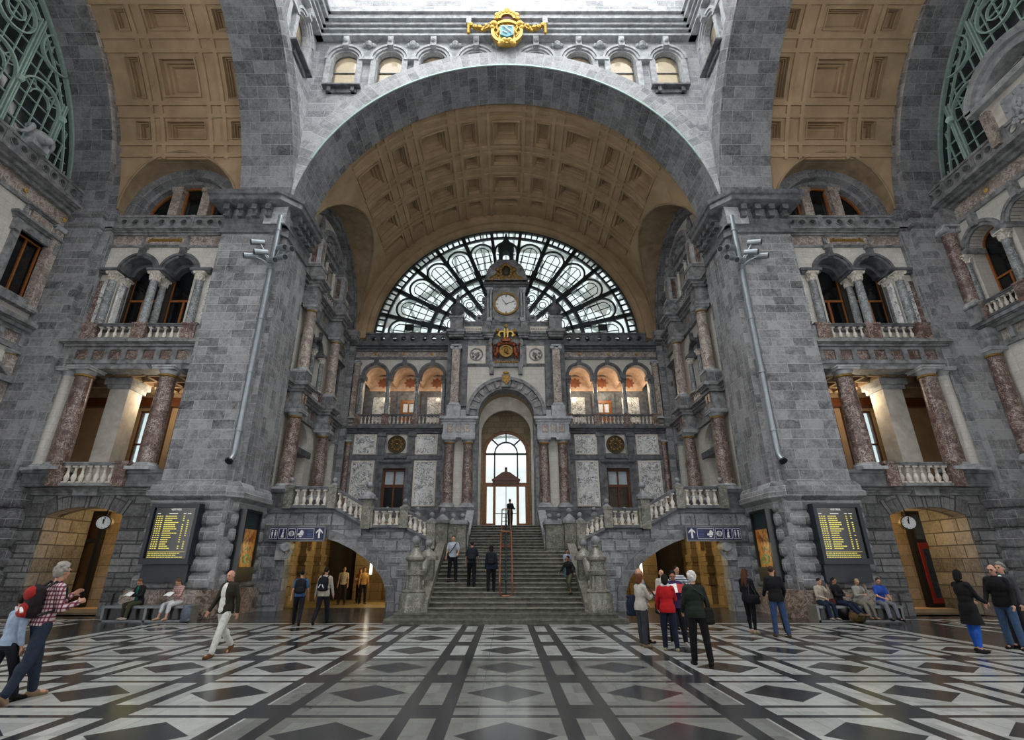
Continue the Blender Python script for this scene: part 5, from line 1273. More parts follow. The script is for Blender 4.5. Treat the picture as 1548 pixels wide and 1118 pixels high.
# doorway vault and inner arch
mb = MB(); mb.ring(frame_front(33.9), 0, 11.28, 1.9, 2.1, -2.8, 0, 0, 180, 24)
struct(mb.build('ceiling_doorway_vault', M['tan']), 'tan barrel vault of the pavilion doorway', 'ceiling')
mb = MB()
for s in (-1, 1): mb.box(F, s * 1.9, s * 2.2, -3.6, -.8, 3.9, 11.4)
struct(mb.build('wall_doorway_sides', M['ashlar']), 'grey side walls of the pavilion doorway', 'wall')
FD = frame_front(34.7)
mb = MB(); mb.extrude(FD, [rect(-2.2, 2.2, 3.9, 13.4), arch_hole(0, 1.74, 3.9, 10.45, 24)], -.3, 0)
struct(mb.build('wall_doorway_inner_arch', M['pale_plaster']), 'pale inner arch of the pavilion doorway', 'wall')
FD = frame_front(36.0)
mb = MB(); mb.extrude(FD, [rect(-2.6, 2.6, 3.9, 13.4), arch_hole(0, 1.64, 3.9, 9.35, 24)], -.4, 0)
mb.box(frame_front(36.9), -13, -2.4, 0, .3, 0, 17.4); mb.box(frame_front(36.9), 2.4, 13, 0, .3, 0, 17.4)
mb.box(FD, -13, 13, 1.0, 1.4, 16.9, 17.3)
struct(mb.build('wall_rear_outer', M['warmstone']), 'outer rear wall round the glazed doorway', 'wall')
DN[0] += 1; t = thing('door_%d' % DN[0], FD(0, -.2, 4), 'glazed wooden double door under a tall arched fanlight at the top of the stairs', 'door'); t['kind'] = 'structure'
mb = MB(); mb.extrude(FD, [arch_hole(0, 1.66, 3.95, 9.35, 24), arch_hole(0, 1.44, 4.2, 9.35, 24)], -.3, -.1)
for s in (-1, 1):
    mb.box(FD, s * .82 - .09, s * .82 + .09, -.28, -.08, 4.0, 7.3); mb.box(FD, s * 1.15 - .42, s * 1.15 + .42, -.28, -.1, 4.0, 4.5)
    mb.box(FD, s * 1.47 - .12, s * 1.47 + .12, -.28, -.08, 4, 7.2)
mb.box(FD, -1.6, 1.6, -.3, -.06, 7.0, 7.25); mb.build('frame', M['wood'], t)
mb = MB(); mb.extrude(FD, [[(-.95, 7.1), (.95, 7.1), (.95, 7.5), (.6, 7.75), (.28, 7.98), (.1, 8.02), (.08, 8.2), (-.08, 8.2), (-.1, 8.02), (-.28, 7.98), (-.6, 7.75), (-.95, 7.5)]], -.3, .02); mb.box(FD, -1.0, 1.0, -.3, .1, 7.38, 7.5)
mb.ball(FD(0, 0, 8.25), .1, 8); mb.build('carved_pediment', M['wood_dark'], t)
mb = MB(); mb.box(FD, -1.5, 1.5, -.25, -.1, 9.25, 9.37)
for s in (-1, 1): mb.box(FD, s * .82 - .05, s * .82 + .05, -.25, -.1, 7.2, 9.35)
mb.ring(FD, 0, 9.35, .77, .86, -.25, -.1, 0, 180, 20); mb.box(FD, -.04, .04, -.25, -.1, 10.2, 10.9)
for s in (-1, 1): mb.bar(FD(s * .57, -.17, 9.95), FD(s * 1.05, -.17, 10.4), .07, .1)
mb.box(FD, -.02, .02, -.22, -.14, 4.2, 7.1); mb.box(FD, -.75, .75, -.22, -.14, 5.15, 5.19)
mb.build('iron_bars', M['iron'], t)
mb = MB(); mb.extrude(FD, [arch_hole(0, 1.5, 4.0, 9.35, 24)], -.2, -.18); mb.build('pane', M['glass_door'], t)
# upper centre with the coat of arms
mb = MB(); mb.box(F, -2.75, 2.75, -1, -.02, 14.95, 17.0); struct(mb.build('wall_pavilion_upper', M['trim']), 'grey wall behind the gilded arms', 'wall')
mb = MB(); mb.extrude(F, [rect(-1.2, 1.2, 14.75, 17.6), rect(-.98, .98, 15.1, 17.4)], -.1, .3); mb.box(F, -.98, .98, 0, .25, 15.0, 15.15)
for s in (-1, 1): mb.box(F, s * 1.0 - .14, s * 1.0 + .14, 0, .35, 14.2, 14.9)
mb.box(F, -1.4, 1.4, -.1, .1, 16.5, 16.95)
struct(mb.build('trim_arms_frame', M['trim']), 'grey stone frame around the gilded coat of arms', 'trim')
mb = MB(); G = frame_front_s(1, 33.0)
for a, b in ((-4.0, -1.15), (1.15, 4.0)): cornice(mb, F, a, b, 16.9, 17.4, .45, .1)
for s in (-1, 1): cornice(mb, frame_front_s(s, 33.0), 3.1, 3.95, 16.9, 17.4, .4, .5); cornice(mb, frame_front_s(s, 33.0), 1.0, 1.5, 16.9, 17.4, .4, .35)
mb.box(F, -3.9, 3.9, -1, 0, 17.3, 18.25); cornice(mb, F, -3.7, 3.7, 18.1, 18.35, .15)
for s in (-1, 1): mb.box(frame_front_s(s, 33.0), 1.1, 1.55, 0, .3, 17.4, 18.25)
struct(mb.build('trim_pavilion_attic', M['trim']), 'grey cornice and attic below the clock', 'trim')
mb = MB()
for s in (-1, 1):
    g = frame_front_s(s, 33.0); mb.box(g, 1.75, 3.0, 0, .06, 17.6, 17.95)
    for k in range(9): mb.ball(g(1.85 + k * .13, .06, 17.78), .07, 6)
struct(mb.build('trim_attic_relief', M['pale_plaster']), 'pale beaded relief strips on the attic', 'trim')
t = thing('coat_of_arms', F(0, .3, 15.2), 'large gilded coat of arms with crown and two lions below the clock', 'coat of arms')
mb = MB(); mb.ring(F, 0, 15.85, 0, .36, .25, .42, 0, 360, 24); mb.ring(F, 0, 15.85, .36, .46, .25, .5, 0, 360, 24); mb.ball(F(0, .45, 15.9), .16, 10, 1.2); mb.ball(F(.1, .45, 15.75), .12, 8); mb.build('shield', M['gold_dull'], t)
for s in (-1, 1):
    mb = MB(); g = frame_front_s(s, 33.0)
    mb.ball(g(.62, .4, 15.95), .2, 10, 1.5); mb.ball(g(.56, .42, 16.35), .17, 10); mb.ball(g(.44, .5, 16.32), .09, 8); mb.ball(g(.72, .38, 15.6), .2, 10, 1.1)
    for q in ((.8, 15.3), (.6, 15.3), (.42, 16.05), (.45, 15.75)): mb.tube([g(.64, .4, 15.8), g((q[0] + .64) / 2 + .06, .42, (q[1] + 15.8) / 2), g(q[0], .42, q[1])], [.1, .08, .06], 6)
    mb.tube([g(.78, .35, 15.6), g(.95, .35, 15.8), g(.88, .35, 16.2), g(.98, .35, 16.5)], [.06, .05, .05, .07], 6); tag(mb.build('lion', M['gilt_red'], t), 'gilded red lion %s of the shield' % ('left' if s < 0 else 'right'))
mb = MB(); mb.ring(F, 0, 16.62, .0, .3, .3, .5, 0, 180, 12)
for k in range(5): mb.ball(F(-.3 + .15 * k, .45, 16.72 + .16 * math.sin(PI * k / 4)), .09, 8)
for k in range(7): mb.ball(F(-.5 + k * .165, .4, 16.45 + .05 * (k % 2)), .12, 8)
mb.build('crown', M['gilt_red'], t)
mb = MB()
for s in (-1, 1):
    mb.box(frame_front_s(s, 33.0), .06, .16, .3, .45, 16.9, 17.62); mb.ring(frame_front_s(s, 33.0), .3, 17.2, .16, .26, .3, .42, -60, 200, 12); mb.ball(frame_front_s(s, 33.0)(.62, .36, 17.5), .14, 8); mb.ball(frame_front_s(s, 33.0)(.6, .36, 17.15), .1, 8)
mb.ball(F(0, .4, 17.85), .12, 8, 1.4); mb.ball(F(0, .4, 17.35), .12, 8); tag(mb.build('monogram', M['gold'], t), 'gilded monogram above the crown')
mb = MB(); mb.box(F, -.85, .85, .25, .36, 15.02, 15.14)
for k in range(9): mb.ball(F(-.72 + .18 * k, .36, 15.08 + .03 * math.cos(k)), .06, 6)
mb.build('ribbon', M['gold_dull'], t)
# clock aedicule
t = thing('clock_tower', F(0, 0, 18.3), 'grey stone clock aedicule with domed roof and little lantern in front of the fan window', 'clock tower')
mb = MB(); mb.box(F, -1.36, 1.36, -1.1, 0, 18.3, 21.3); mb.extrude(F, [rect(-.98, .98, 18.6, 21.1), [(1.0 * .86 * math.cos(k * PI / 16), 19.74 + .86 * math.sin(k * PI / 16)) for k in range(32)]], 0, .14)
mb.box(F, -.85, .85, 0, .2, 18.35, 18.75); mb.box(F, -.5, .5, .1, .26, 18.25, 18.6); mb.build('body', M['trim'], t)
for s in (-1, 1):
    g = frame_front_s(s, 33.0); mb = MB()
    mb.box(g, 1.02, 1.4, 0, .3, 18.3, 18.6)
    for u in (1.12, 1.34): mb.lathe(g(u, .18, 18.6), [(.11, 0), (.09, .1), (.085, 1.2), (.075, 2.0), (.12, 2.1), (.13, 2.25)], 10)
    mb.box(g, .98, 1.48, 0, .34, 20.85, 21.05); mb.build('colonnette', M['trim_pale'], t)
    mb = MB(); mb.extrude(g, [[(1.4, 18.35), (2.3, 18.35), (2.2, 18.6), (1.85, 18.75), (1.75, 19.2), (1.6, 19.7), (1.62, 20.4), (1.4, 20.8)]], -.5, -.2); mb.ring(g, 1.95, 18.7, .12, .3, -.55, -.1, 0, 360, 16); mb.ring(g, 1.6, 20.3, .08, .2, -.55, -.1, 0, 360, 14); mb.build('scroll_bracket', M['trim'], t)
mb = MB(); cornice(mb, F, -1.5, 1.5, 21.05, 21.55, .35, .0); mb.build('cornice', M['trim_dark'], t)
mb = MB(); rp = [(1.62, 21.55), (1.5, 21.9), (1.42, 22.4), (1.22, 22.9), (.95, 23.25), (.8, 23.45), (.78, 23.6)]
for (a, z0), (b, z1) in zip(rp[:-1], rp[1:]):
    for q in range(4):
        c0 = [(-a, -a * .62), (a, -a * .62), (a, a * .62), (-a, a * .62)]; c1 = [(-b, -b * .62), (b, -b * .62), (b, b * .62), (-b, b * .62)]; r = (q + 1) % 4
        mb.poly([(c0[q][0], 33.45 + c0[q][1], z0), (c0[r][0], 33.45 + c0[r][1], z0), (c1[r][0], 33.45 + c1[r][1], z1), (c1[q][0], 33.45 + c1[q][1], z1)])
mb.poly([(-.78, 33.0, 23.6), (.78, 33.0, 23.6), (.78, 33.9, 23.6), (-.78, 33.9, 23.6)]); mb.build('domed_roof', M['trim'], t, smooth=False)
mb = MB(); mb.extrude(F, [rect(-.5, .5, 23.6, 25.0), arch_hole(0, .26, 23.7, 24.4, 12)], -.85, -.15); mb.box(F, -.62, .62, -.95, -.05, 24.95, 25.1); mb.box(F, -.66, .66, -1, 0, 23.55, 23.68)
mb.extrude(F, [[(-.55, 25.1), (.55, 25.1), (.18, 25.65), (.05, 26.2), (-.05, 26.2), (-.18, 25.65)]], -.8, -.2); mb.ball(F(0, -.5, 26.2), .1, 8); mb.build('lantern', M['iron'], t)
t = thing('hall_clock', F(0, .14, 19.74), 'round white hall clock with gilt rim and black hands', 'clock')
mb = MB(); mb.ring(F, 0, 19.74, 0, .8, .1, .16, 0, 360, 48); mb.build('dial', M['dial'], t)
mb = MB(); mb.ring(F, 0, 19.74, .8, .93, .08, .28, 0, 360, 48); mb.build('rim', M['gold_dull'], t)
mb = MB()
for k in range(12):
    a = PI / 2 - k * PI / 6; mb.bar(F(.6 * math.cos(a), .17, 19.74 + .6 * math.sin(a)), F(.74 * math.cos(a), .17, 19.74 + .74 * math.sin(a)), .07 if k % 3 == 0 else .04, .01)
mb.ring(F, 0, 19.74, .76, .775, .155, .175, 0, 360, 40); mb.build('numerals', M['iron'], t)
for nm, a, l, w in (('hour_hand', 90 + 36, .46, .07), ('minute_hand', 90 - 70, .68, .05)):
    mb = MB(); mb.bar(F(-.1 * math.cos(R_(a)), .2, 19.74 - .1 * math.sin(R_(a))), F(l * math.cos(R_(a)), .2, 19.74 + l * math.sin(R_(a))), w, .02); mb.build(nm, M['black'], t)
t = thing('gilded_cartouche', F(0, .2, 21.7), 'gilded cartouche with dark oval on the roof above the clock', 'cartouche')
mb = MB(); mb.ball(F(0, .5, 22.35), .28, 12, 1.4, 1.0, .5); mb.build('oval', M['bronze'], t)
mb = MB()
for k in range(14): a = 2 * PI * k / 14; mb.ball(F(.42 * math.cos(a), .46, 22.35 + .55 * math.sin(a)), .14, 8)
for s in (-1, 1):
    for q in ((.55, 22.1), (.65, 21.9), (.8, 21.75), (.5, 21.8), (.3, 21.7), (.55, 22.5), (.95, 21.72)): mb.ball(F(s * q[0] * 1.15, .44, q[1]), .19, 8)
mb.ball(F(0, .36, 23.0), .17, 8); mb.build('scrollwork', M['gold_dull'], t)
# ---------------------------------------------------------------- fan window
FW = frame_front(34.55); NP = 13; st = 180 / NP
WN[0] += 1; t = thing('window_%d' % WN[0], FW(0, 0, ZC), 'great half round iron fan window with petal shaped tracery', 'window'); t['kind'] = 'structure'
fr = MB(); fr.ring(FW, 0, ZC, 9.9, 10.1, -.15, .15, 0, 180, 96); fr.ring(FW, 0, ZC, 9.28, 9.42, -.12, .12, 0, 180, 96)
fr.ring(FW, 0, ZC, 5.75, 6.0, -.15, .2, 0, 180, 72); fr.ring(FW, 0, ZC, 5.1, 5.25, -.12, .12, 0, 180, 64); fr.ring(FW, 0, ZC, 2.7, 2.85, -.1, .1, 0, 180, 40)
for k in range(NP + 1):
    a = R_(k * st); ca, sa = math.cos(a), math.sin(a)
    fr.bar(FW(2.8 * ca, 0, ZC + 2.8 * sa), FW(9.95 * ca, 0, ZC + 9.95 * sa), .24, .3)
P_ = lambda r, a: FW(r * math.cos(R_(a)), 0, ZC + r * math.sin(R_(a)))
th_ = MB()
for k in range(NP):
    c = (k + .5) * st; hw = st / 2
    for sc_, rr, w in ((1.0, 0, .085), (.62, .35, .035)):
        m_ = (9.2 - 6.1) ; rc = 8.05; rad = math.sin(R_(hw)) * rc * .93 * sc_
        pts = []
        for sgn in (1, -1):
            side = [P_(r, c + sgn * math.degrees(math.asin(min(.9, rad / r)))) for r in ([6.0, 6.6, 7.2, 7.7] if sgn > 0 else [7.7, 7.2, 6.6, 6.0])]
            if sgn > 0:
                pts += side
                ctr = (rc * math.cos(R_(c)), rc * math.sin(R_(c)))
                for q in range(1, 12):
                    ang = R_(c) - PI / 2 * -1 - PI * q / 12
                    ang = R_(c) + PI / 2 - PI * q / 12
                    pts.append(FW(ctr[0] + rad * math.cos(ang), 0, ZC + ctr[1] + rad * math.sin(ang)))
            else: pts += side
        (fr if sc_ == 1.0 else th_).tube(pts, w, 6)
    for q in (-.28, 0, .28): th_.bar(P_(6.0, c + q * st), P_(8.6 - abs(q), c + q * st), .05, .05)
    for q in (.18, .4, .6, .82): th_.bar(P_(9.3, c + (q - .5) * st), P_(10, c + (q - .5) * st), .09, .12)
    for r in (6.6, 7.2, 7.8): th_.bar(P_(r, c - hw * .8), P_(r, c + hw * .8), .05, .05)
    for rr in (.5, .26): th_.tube([FW(4.25 * math.cos(R_(c)) + rr * math.cos(x * PI / 8), 0, ZC + 4.25 * math.sin(R_(c)) + rr * math.sin(x * PI / 8)) for x in range(16)], .035, 5, True)
    th_.bar(P_(2.8, c), P_(3.75, c), .04, .04); th_.bar(P_(5.9, c), P_(5.2, c), .04, .04)
    for q in (-.25, .25): th_.tube([P_(3.4, c + q * st * .6), P_(3.9, c + q * st * 1.5), P_(4.7, c + q * st * 1.5), P_(5.1, c + q * st * .5)], .03, 5)
for r in (8.5,): pass
fr.box(FW, -10, 10, -.15, .15, ZC - .1, ZC + .25); fr.build('frame', M['iron'], t); th_.build('tracery', M['iron'], t)
mb = MB(); mb.extrude(FW, [[(-10, ZC), (10, ZC)] + arc(0, ZC, 10, 0, 180, 64)], -.05, -.03); mb.build('pane', M['glass_fan'], t)
for s in (-1, 1):
    t = thing('floodlight', (s * 7.15, 33.6, 17.85), 'small black floodlight on the parapet %s of the clock' % sideword(s), 'floodlight', 'parapet floodlights')
    mb = MB(); mb.box(ID, s * 7.15 - .3, s * 7.15 + .3, 33.45, 33.75, 18.0, 18.4); mb.build('housing', M['black'], t)
    mb = MB(); mb.box(ID, s * 7.15 - .34, s * 7.15 - .3, 33.55, 33.65, 17.85, 18.3); mb.box(ID, s * 7.15 + .3, s * 7.15 + .34, 33.55, 33.65, 17.85, 18.3); mb.build('bracket', M['iron'], t)
# train shed beyond the glass
mb = MB(); rs, zc = 21, 10
for k in range(14): 
    y = 42 + 6 * k; mb.tube([(rs * math.cos(R_(a)), y, zc + rs * math.sin(R_(a))) for a in range(0, 181, 10)], .35, 5)
for a in range(8, 180, 8): mb.bar((rs * math.cos(R_(a)), 40, zc + rs * math.sin(R_(a))), (rs * math.cos(R_(a)), 122, zc + rs * math.sin(R_(a))), .22, .3)
struct(mb.build('roof_train_shed_ribs', M['steel_pale']), 'pale iron ribs of the train shed seen through the fan window', 'roof')
mb = MB()
for a in (22, 40, 58, 122, 140, 158):
    for y in range(44, 120, 12):
        q = [(rs * .99 * math.cos(R_(x)), yy, zc + rs * .99 * math.sin(R_(x))) for x, yy in ((a, y), (a + 8, y), (a + 8, y + 6), (a, y + 6))]; mb.poly(q)
struct(mb.build('roof_train_shed_boards', M['shed_board'], weld=False), 'pale boarding of the train shed roof seen through the fan window', 'roof')
mb = MB(); mb.box(ID, -14, 14, 36.5, 120, 3.6, 3.9)
struct(mb.build('floor_platform', M['pale_plaster']), 'pale platform floor beyond the glazed door', 'floor')
# ================================================================ staircase and gallery
t = thing('staircase', (0, 19, 0), 'broad dark stone staircase rising under the arch to the glazed door', 'staircase')
mb = MB(); mb.box(ID, -4.05, 4.05, 18.45, 22, 0, .14); mb.box(ID, -4.02, 4.02, 18.42, 18.6, .1, .16)
mb.box(ID, -3.8, 3.8, 18.82, 22, .14, .29); mb.box(ID, -3.8, 3.8, 18.79, 18.95, .25, .31); mb.build('plinth_steps', M['step'], t)
mb = MB(); nr = 14; R1 = .15
for i in range(nr):
    z = .3 + R1 * (i + 1); y = 19.2 + .343 * i; w = 2.85 - .3 * i / nr
    mb.box(ID, -w, w, y, 24.6, z - R1 - .02, z - .04); mb.box(ID, -w, w, y - .02, y + .5, z - .055, z); mb.tube([(-w, y - .025, z - .032), (w, y - .025, z - .032)], .036, 8)
mb.build('lower_flight', M['step'], t)
mb = MB(); mb.box(ID, -2.95, 2.95, 24.0, 27.0, .3, 2.4)
mb.build('landing', M['step'], t)
mb = MB(); R2 = .155
for i in range(10):
    z = 2.4 + R2 * (i + 1); y = 26.9 + .35 * i
    mb.box(ID, -1.95, 1.95, y, 31, z - R2 - .02, z - .04); mb.box(ID, -1.95, 1.95, y - .02, y + .5, z - .055, z); mb.tube([(-1.95, y - .025, z - .032), (1.95, y - .025, z - .032)], .036, 8)
mb.build('upper_flight', M['step'], t)
mb = MB(); mb.box(ID, -2.2, 2.2, 30.45, 36.6, 3.6, 3.95)
for s in (-1, 1):
    I = lambda u, d, z: (s * u, d, z)
    mb.box(I, 1.97, 11.7, 27.0, 34.2, 3.55, 3.95); mb.box(I, 7.85, 11.7, 24.0, 34.0, 3.8, 4.2); mb.box(I, 4.4, 7.9, 24.0, 27, 3.2, 3.36)
    for i in range(5): mb.box(I, 6.12 + .35 * i, 7.9, 24.0, 27, 3.2, 3.36 + .165 * (i + 1) - .03)
    for i in range(5): mb.box(I, 2.95 + .3 * i, 4.45, 24.0, 27, 2.3, 2.4 + .19 * (i + 1))
struct(mb.build('floor_gallery', M['trim']), 'stone gallery floor and side flights around the stairs', 'floor')
for s in (-1, 1):
    W = sideword(s); KS = 1.124; F0_ = frame_front_s(s, 23.6); F = lambda u, d, z: F0_(u * KS, d, 1.8 + (z - 1.8) * KS); I = lambda u, d, z: (s * u, d, z)
    hole = [(4.55, -.0), (4.58, .87), (4.78, 1.36), (5.2, 1.84), (5.6, 2.13), (6.05, 2.4), (6.6, 2.65), (7.14, 2.82), (7.7, 2.93), (8.2, 2.95), (8.62, 2.9), (8.62, 0)]
    top = [(2.9, 0), (2.9, 2.66), (3.95, 3.15), (5.45, 3.2), (6.95, 3.95), (10.8, 3.95), (10.8, 0)]
    mb = MB(); mb.extrude(F, [[(2.9, 0)] + top[1:] + [(8.62, 0)] + hole[::-1][1:-1] + [(4.55, 0)]], -.6, 0)
    struct(mb.build('wall_%s_stair_front' % W, M['ashlar_rough']), 'rusticated stone wall under the %s side flight with a sweeping arch' % W, 'wall')
    out = [(4.22, 0), (4.24, .92), (4.46, 1.5), (4.92, 2.06), (5.38, 2.4), (5.88, 2.7), (6.48, 2.97), (7.06, 3.14), (7.66, 3.26), (8.2, 3.28), (8.62, 3.24)]
    mb = MB(); mb.extrude(F, [hole[:11] + out[::-1]], -.1, .07)
    struct(mb.build('trim_%s_stair_arch_ring' % W, M['ashlar_arch']), 'smooth grey arch ring of the passage under the %s side flight' % W, 'trim')
    mb = MB()
    for r, (z0, us) in enumerate(((.55, (2.95, 4.1)), (1.0, (2.95, 4.2)), (1.45, (2.95, 4.35)), (1.9, (2.95, 4.75)), (2.35, (2.95, 5.3)), (2.8, (3.5, 6.1)), (3.3, (6.2, 10.6)), (.4, (8.75, 10.6)), (.85, (8.75, 10.6)), (1.3, (8.75, 10.6)), (1.75, (8.75, 10.6)), (2.2, (8.75, 10.6)), (2.7, (8.75, 10.6)))):
        u = us[0] + (.0 if r % 2 else .25)
        while u + .3 < us[1]:
            w = min(.52, us[1] - u); mb.box(F, u, u + w - .04, -.05, .05, z0, z0 + .36); u += .56
    struct(mb.build('trim_%s_stair_front_blocks' % W, M['ashlar']), 'projecting stone blocks on the wall under the %s side flight' % W, 'trim')
    mb = MB(); mb.box(F, 6.95, 10.8, -.3, .12, 3.78, 3.95); mb.box(F, 3.95, 5.45, -.3, .1, 3.05, 3.2)
    mb.extrude(F, [[(5.4, 3.05), (6.95, 3.8), (6.95, 3.95), (5.4, 3.2)]], -.3, .1); mb.extrude(F, [[(2.85, 2.5), (3.98, 3.02), (3.98, 3.18), (2.85, 2.66)]], -.3, .1)
    struct(mb.build('trim_%s_stair_front_coping' % W, M['trim_dark']), 'coping under the balustrades of the %s side flight' % W, 'trim')
    # volute corbel at the jamb
    mb = MB(); mb.lathe(F(8.6, .0, 2.5), [(.001, -.25), (.2, -.25), (.22, -.2), (.22, .3), (.2, .35), (.001, .35)], 14, axis='y'); mb.box(F, 8.6, 9.0, -.5, .12, 2.0, 2.75); mb.tube([F(8.8, .05, 2.05), F(8.55, .05, 2.1), F(8.4, .05, 2.35)], .09, 6)
    o = mb.build('volute_corbel', M['trim_pale'], origin=F(8.6, 0, 2.3)); tag(o, 'scrolled stone corbel at the jamb of the %s passage arch behind the blue sign' % W, 'corbel')
    # balustrades of the side flights, front and rear rows
    for nm, y in (('front', 23.45), ('rear', 26.9)):
        px = lambda u: s * u * KS
        zo = 0
        segs = [((8.75, 3.95), (7.0, 3.95), .85, 5, (0, 1), 'on the gallery'), ((6.82, 3.9), (5.65, 3.28), .82, 5, (), 'sloping down from the gallery'),
                ((5.45, 3.2), (4.05, 3.2), .76, 4, (0, 1), 'on the half landing'), ((3.9, 3.12), (2.95, 2.68), .74, 4, (1,), 'sloping down to the newel posts')]
        if nm == 'rear': segs = segs[1:3]
        for (a, za), (b, zb), hh, n, po, ds in segs:
            balustrade((px(a), y, 1.8 + (za - 1.8) * KS), (px(b), y, 1.8 + (zb - 1.8) * KS), hh * KS, '%s stone balustrade %s, %s of the staircase' % (nm, ds, W), n=n, posts=po, post_w=.36, mats=('trim_dark', 'pale_plaster', 'greenish'), ball=.12, r=.1)
    # tall post between slope and half landing
    t = thing('newel_post', (s * 6.24, 23.45, 3.37), 'stone post with ball finial between sloping and level balustrade, %s side flight' % W, 'newel post')
    c = (s * 6.24, 23.45, 3.37); B = lambda u, d, z: (c[0] + u, c[1] + d, c[2] + z)
    mb = MB(); mb.box(B, -.2, .2, -.22, .22, -.05, 1.22); mb.build('shaft', M['greenish'], t); mb = MB(); mb.box(B, -.34, .34, -.34, .34, 1.22, 1.33); mb.lathe(B(0, 0, 1.33), [(.34, 0), (.3, .1), (.16, .2), (.07, .3), (.07, .36)], 12); mb.build('cap', M['trim'], t)
    mb = MB(); mb.ball(B(0, 0, 1.86), .16, 12); mb.build('finial_ball', M['trim'], t)
    # great newel at the foot
    t = thing('great_newel', (s * 3.25, 19.35, .3), 'large fluted stone newel with ball at the %s foot of the stairs' % W, 'newel post')
    c = (s * 3.25, 19.35, .3)
    mb = MB(); mb.lathe(c, [(.5, 0), (.5, .15), (.46, .3), (.45, .55), (.4, .62)], 20); mb.build('base', M['greenish'], t)
    mb = MB(); base = []
    k = 28
    for j, (r, h) in enumerate([(.33, .62), (.31, .75), (.28, 1.05), (.26, 1.2)]):
        base.append([(c[0] + (r * (1 if i % 2 else .9)) * math.cos(2 * PI * i / k), c[1] + (r * (1 if i % 2 else .9)) * math.sin(2 * PI * i / k), c[2] + h) for i in range(k)])
    for a, b in zip(base[:-1], base[1:]):
        for i in range(k): mb.poly([a[i], a[(i + 1) % k], b[(i + 1) % k], b[i]])
    mb.lathe(c, [(.4, .6), (.42, .66), (.34, .72)], 20); mb.build('fluted_shaft', M['greenish'], t)
    mb = MB(); mb.lathe(c, [(.27, 1.18), (.33, 1.2), (.34, 1.32), (.28, 1.36), (.25, 1.5), (.27, 1.62), (.36, 1.7), (.36, 1.78), (.27, 1.86), (.16, 2.0), (.1, 2.12), (.14, 2.16), (.08, 2.22)], 20); mb.build('neck', M['greenish'], t)
    mb = MB(); mb.ball((c[0], c[1], c[2] + 2.36), .17, 16); mb.build('finial_ball', M['trim'], t)
    # second newel and swooping rail between them
    t = thing('newel_post', (s * 3.0, 20.75, .6), 'square stone newel with ball at the corner of the stairs and side wall, %s' % W, 'newel post'); c = (s * 3.0, 20.75, 0)
    B = lambda u, d, z: (c[0] + u, c[1] + d, z)
    mb = MB(); mb.box(B, -.24, .24, -.24, .24, .3, 2.0); mb.build('shaft', M['greenish'], t)
    mb = MB(); mb.box(B, -.34, .34, -.34, .34, 2.0, 2.14); mb.lathe(B(0, 0, 2.14), [(.34, 0), (.28, .12), (.14, .22), (.07, .3), (.07, .36)], 12); mb.build('cap', M['greenish'], t)
    mb = MB(); mb.ball(B(0, 0, 2.62), .15, 12); mb.build('finial_ball', M['trim'], t)
    t = thing('stair_parapet', (s * 3.1, 20, .3), 'swooping stone parapet between the two newels at the %s foot of the stairs' % W, 'parapet')
    mb = MB(); pts = [(s * 3.2, 19.6, 1.45), (s * 3.14, 19.9, 1.42), (s * 3.1, 20.15, 1.55), (s * 3.06, 20.35, 1.85), (s * 3.02, 20.6, 2.0)]; mb.tube(pts, [.15, .17, .18, .18, .17], 10); mb.build('rail', M['greenish'], t)
    mb = MB(); mb.extrude(lambda u, d, z: (s * (3.05 + d), u, z), [[(19.5, .28), (20.7, .28), (20.7, .95), (19.5, .45)]], -.2, .2); mb.build('base', M['greenish'], t)
    me = baluster_mesh(.78, .085, M['pale_plaster'], 'pale_plaster')
    for k in range(3):
        o = bpy.data.objects.new('baluster', me); COL.objects.link(o); o.parent = t; o.location = (s * .02, -.22 + .24 * k, .42 + .11 * k)
    # wall closing the flight side above, and stringer
    mb = MB(); mb.extrude(lambda u, d, z: (s * (2.87 + d), u, z), [[(19.1, .28), (24.2, .28), (24.2, 2.75), (23.6, 2.7), (19.1, .62)]], -.32 * .5, .2)
    struct(mb.build('trim_%s_stringer' % W, M['greenish']), 'olive grey stone stringer along the %s edge of the lower flight' % W, 'trim')
    # cheek block with balls beside the upper flight
    t = thing('cheek_block', (s * 2.45, 26.7, 2.4), 'carved dark stone block with two balls beside the %s edge of the upper flight' % W, 'pedestal')
    mb = MB(); mb.box(I, 2.0, 2.95, 26.3, 27.4, 2.38, 3.75); mb.box(I, 2.08, 2.42, 26.25, 26.35, 2.6, 3.5); mb.box(I, 2.52, 2.88, 26.25, 26.35, 2.6, 3.5); mb.build('body', M['greenish'], t)
    mb = MB(); mb.box(I, 1.92, 3.0, 26.2, 27.5, 3.72, 3.92); mb.build('cap', M['trim'], t)
    for u in (2.2, 2.7): mb = MB(); mb.lathe((s * u, 26.6, 3.92), [(.14, 0), (.06, .1), (.06, .14)], 10); mb.ball((s * u, 26.6, 4.16), .13, 10); mb.build('finial_ball', M['trim'], t)
    t = thing('newel_post', (s * 3.1, 26.1, 2.4), 'stone newel with ball at the rear of the landing on the %s' % W, 'newel post'); c = (s * 3.15, 26.1, 0); B = lambda u, d, z: (c[0] + u, c[1] + d, z)
    mb = MB(); mb.box(B, -.26, .26, -.26, .26, 2.4, 3.75); mb.build('shaft', M['greenish'], t)
    mb = MB(); mb.box(B, -.36, .36, -.36, .36, 3.75, 3.88); mb.lathe(B(0, 0, 3.88), [(.36, 0), (.3, .12), (.14, .24), (.07, .32), (.07, .36)], 12); mb.build('cap', M['trim'], t)
    mb = MB(); mb.ball(B(0, 0, 4.36), .15, 12); mb.build('finial_ball', M['trim'], t)
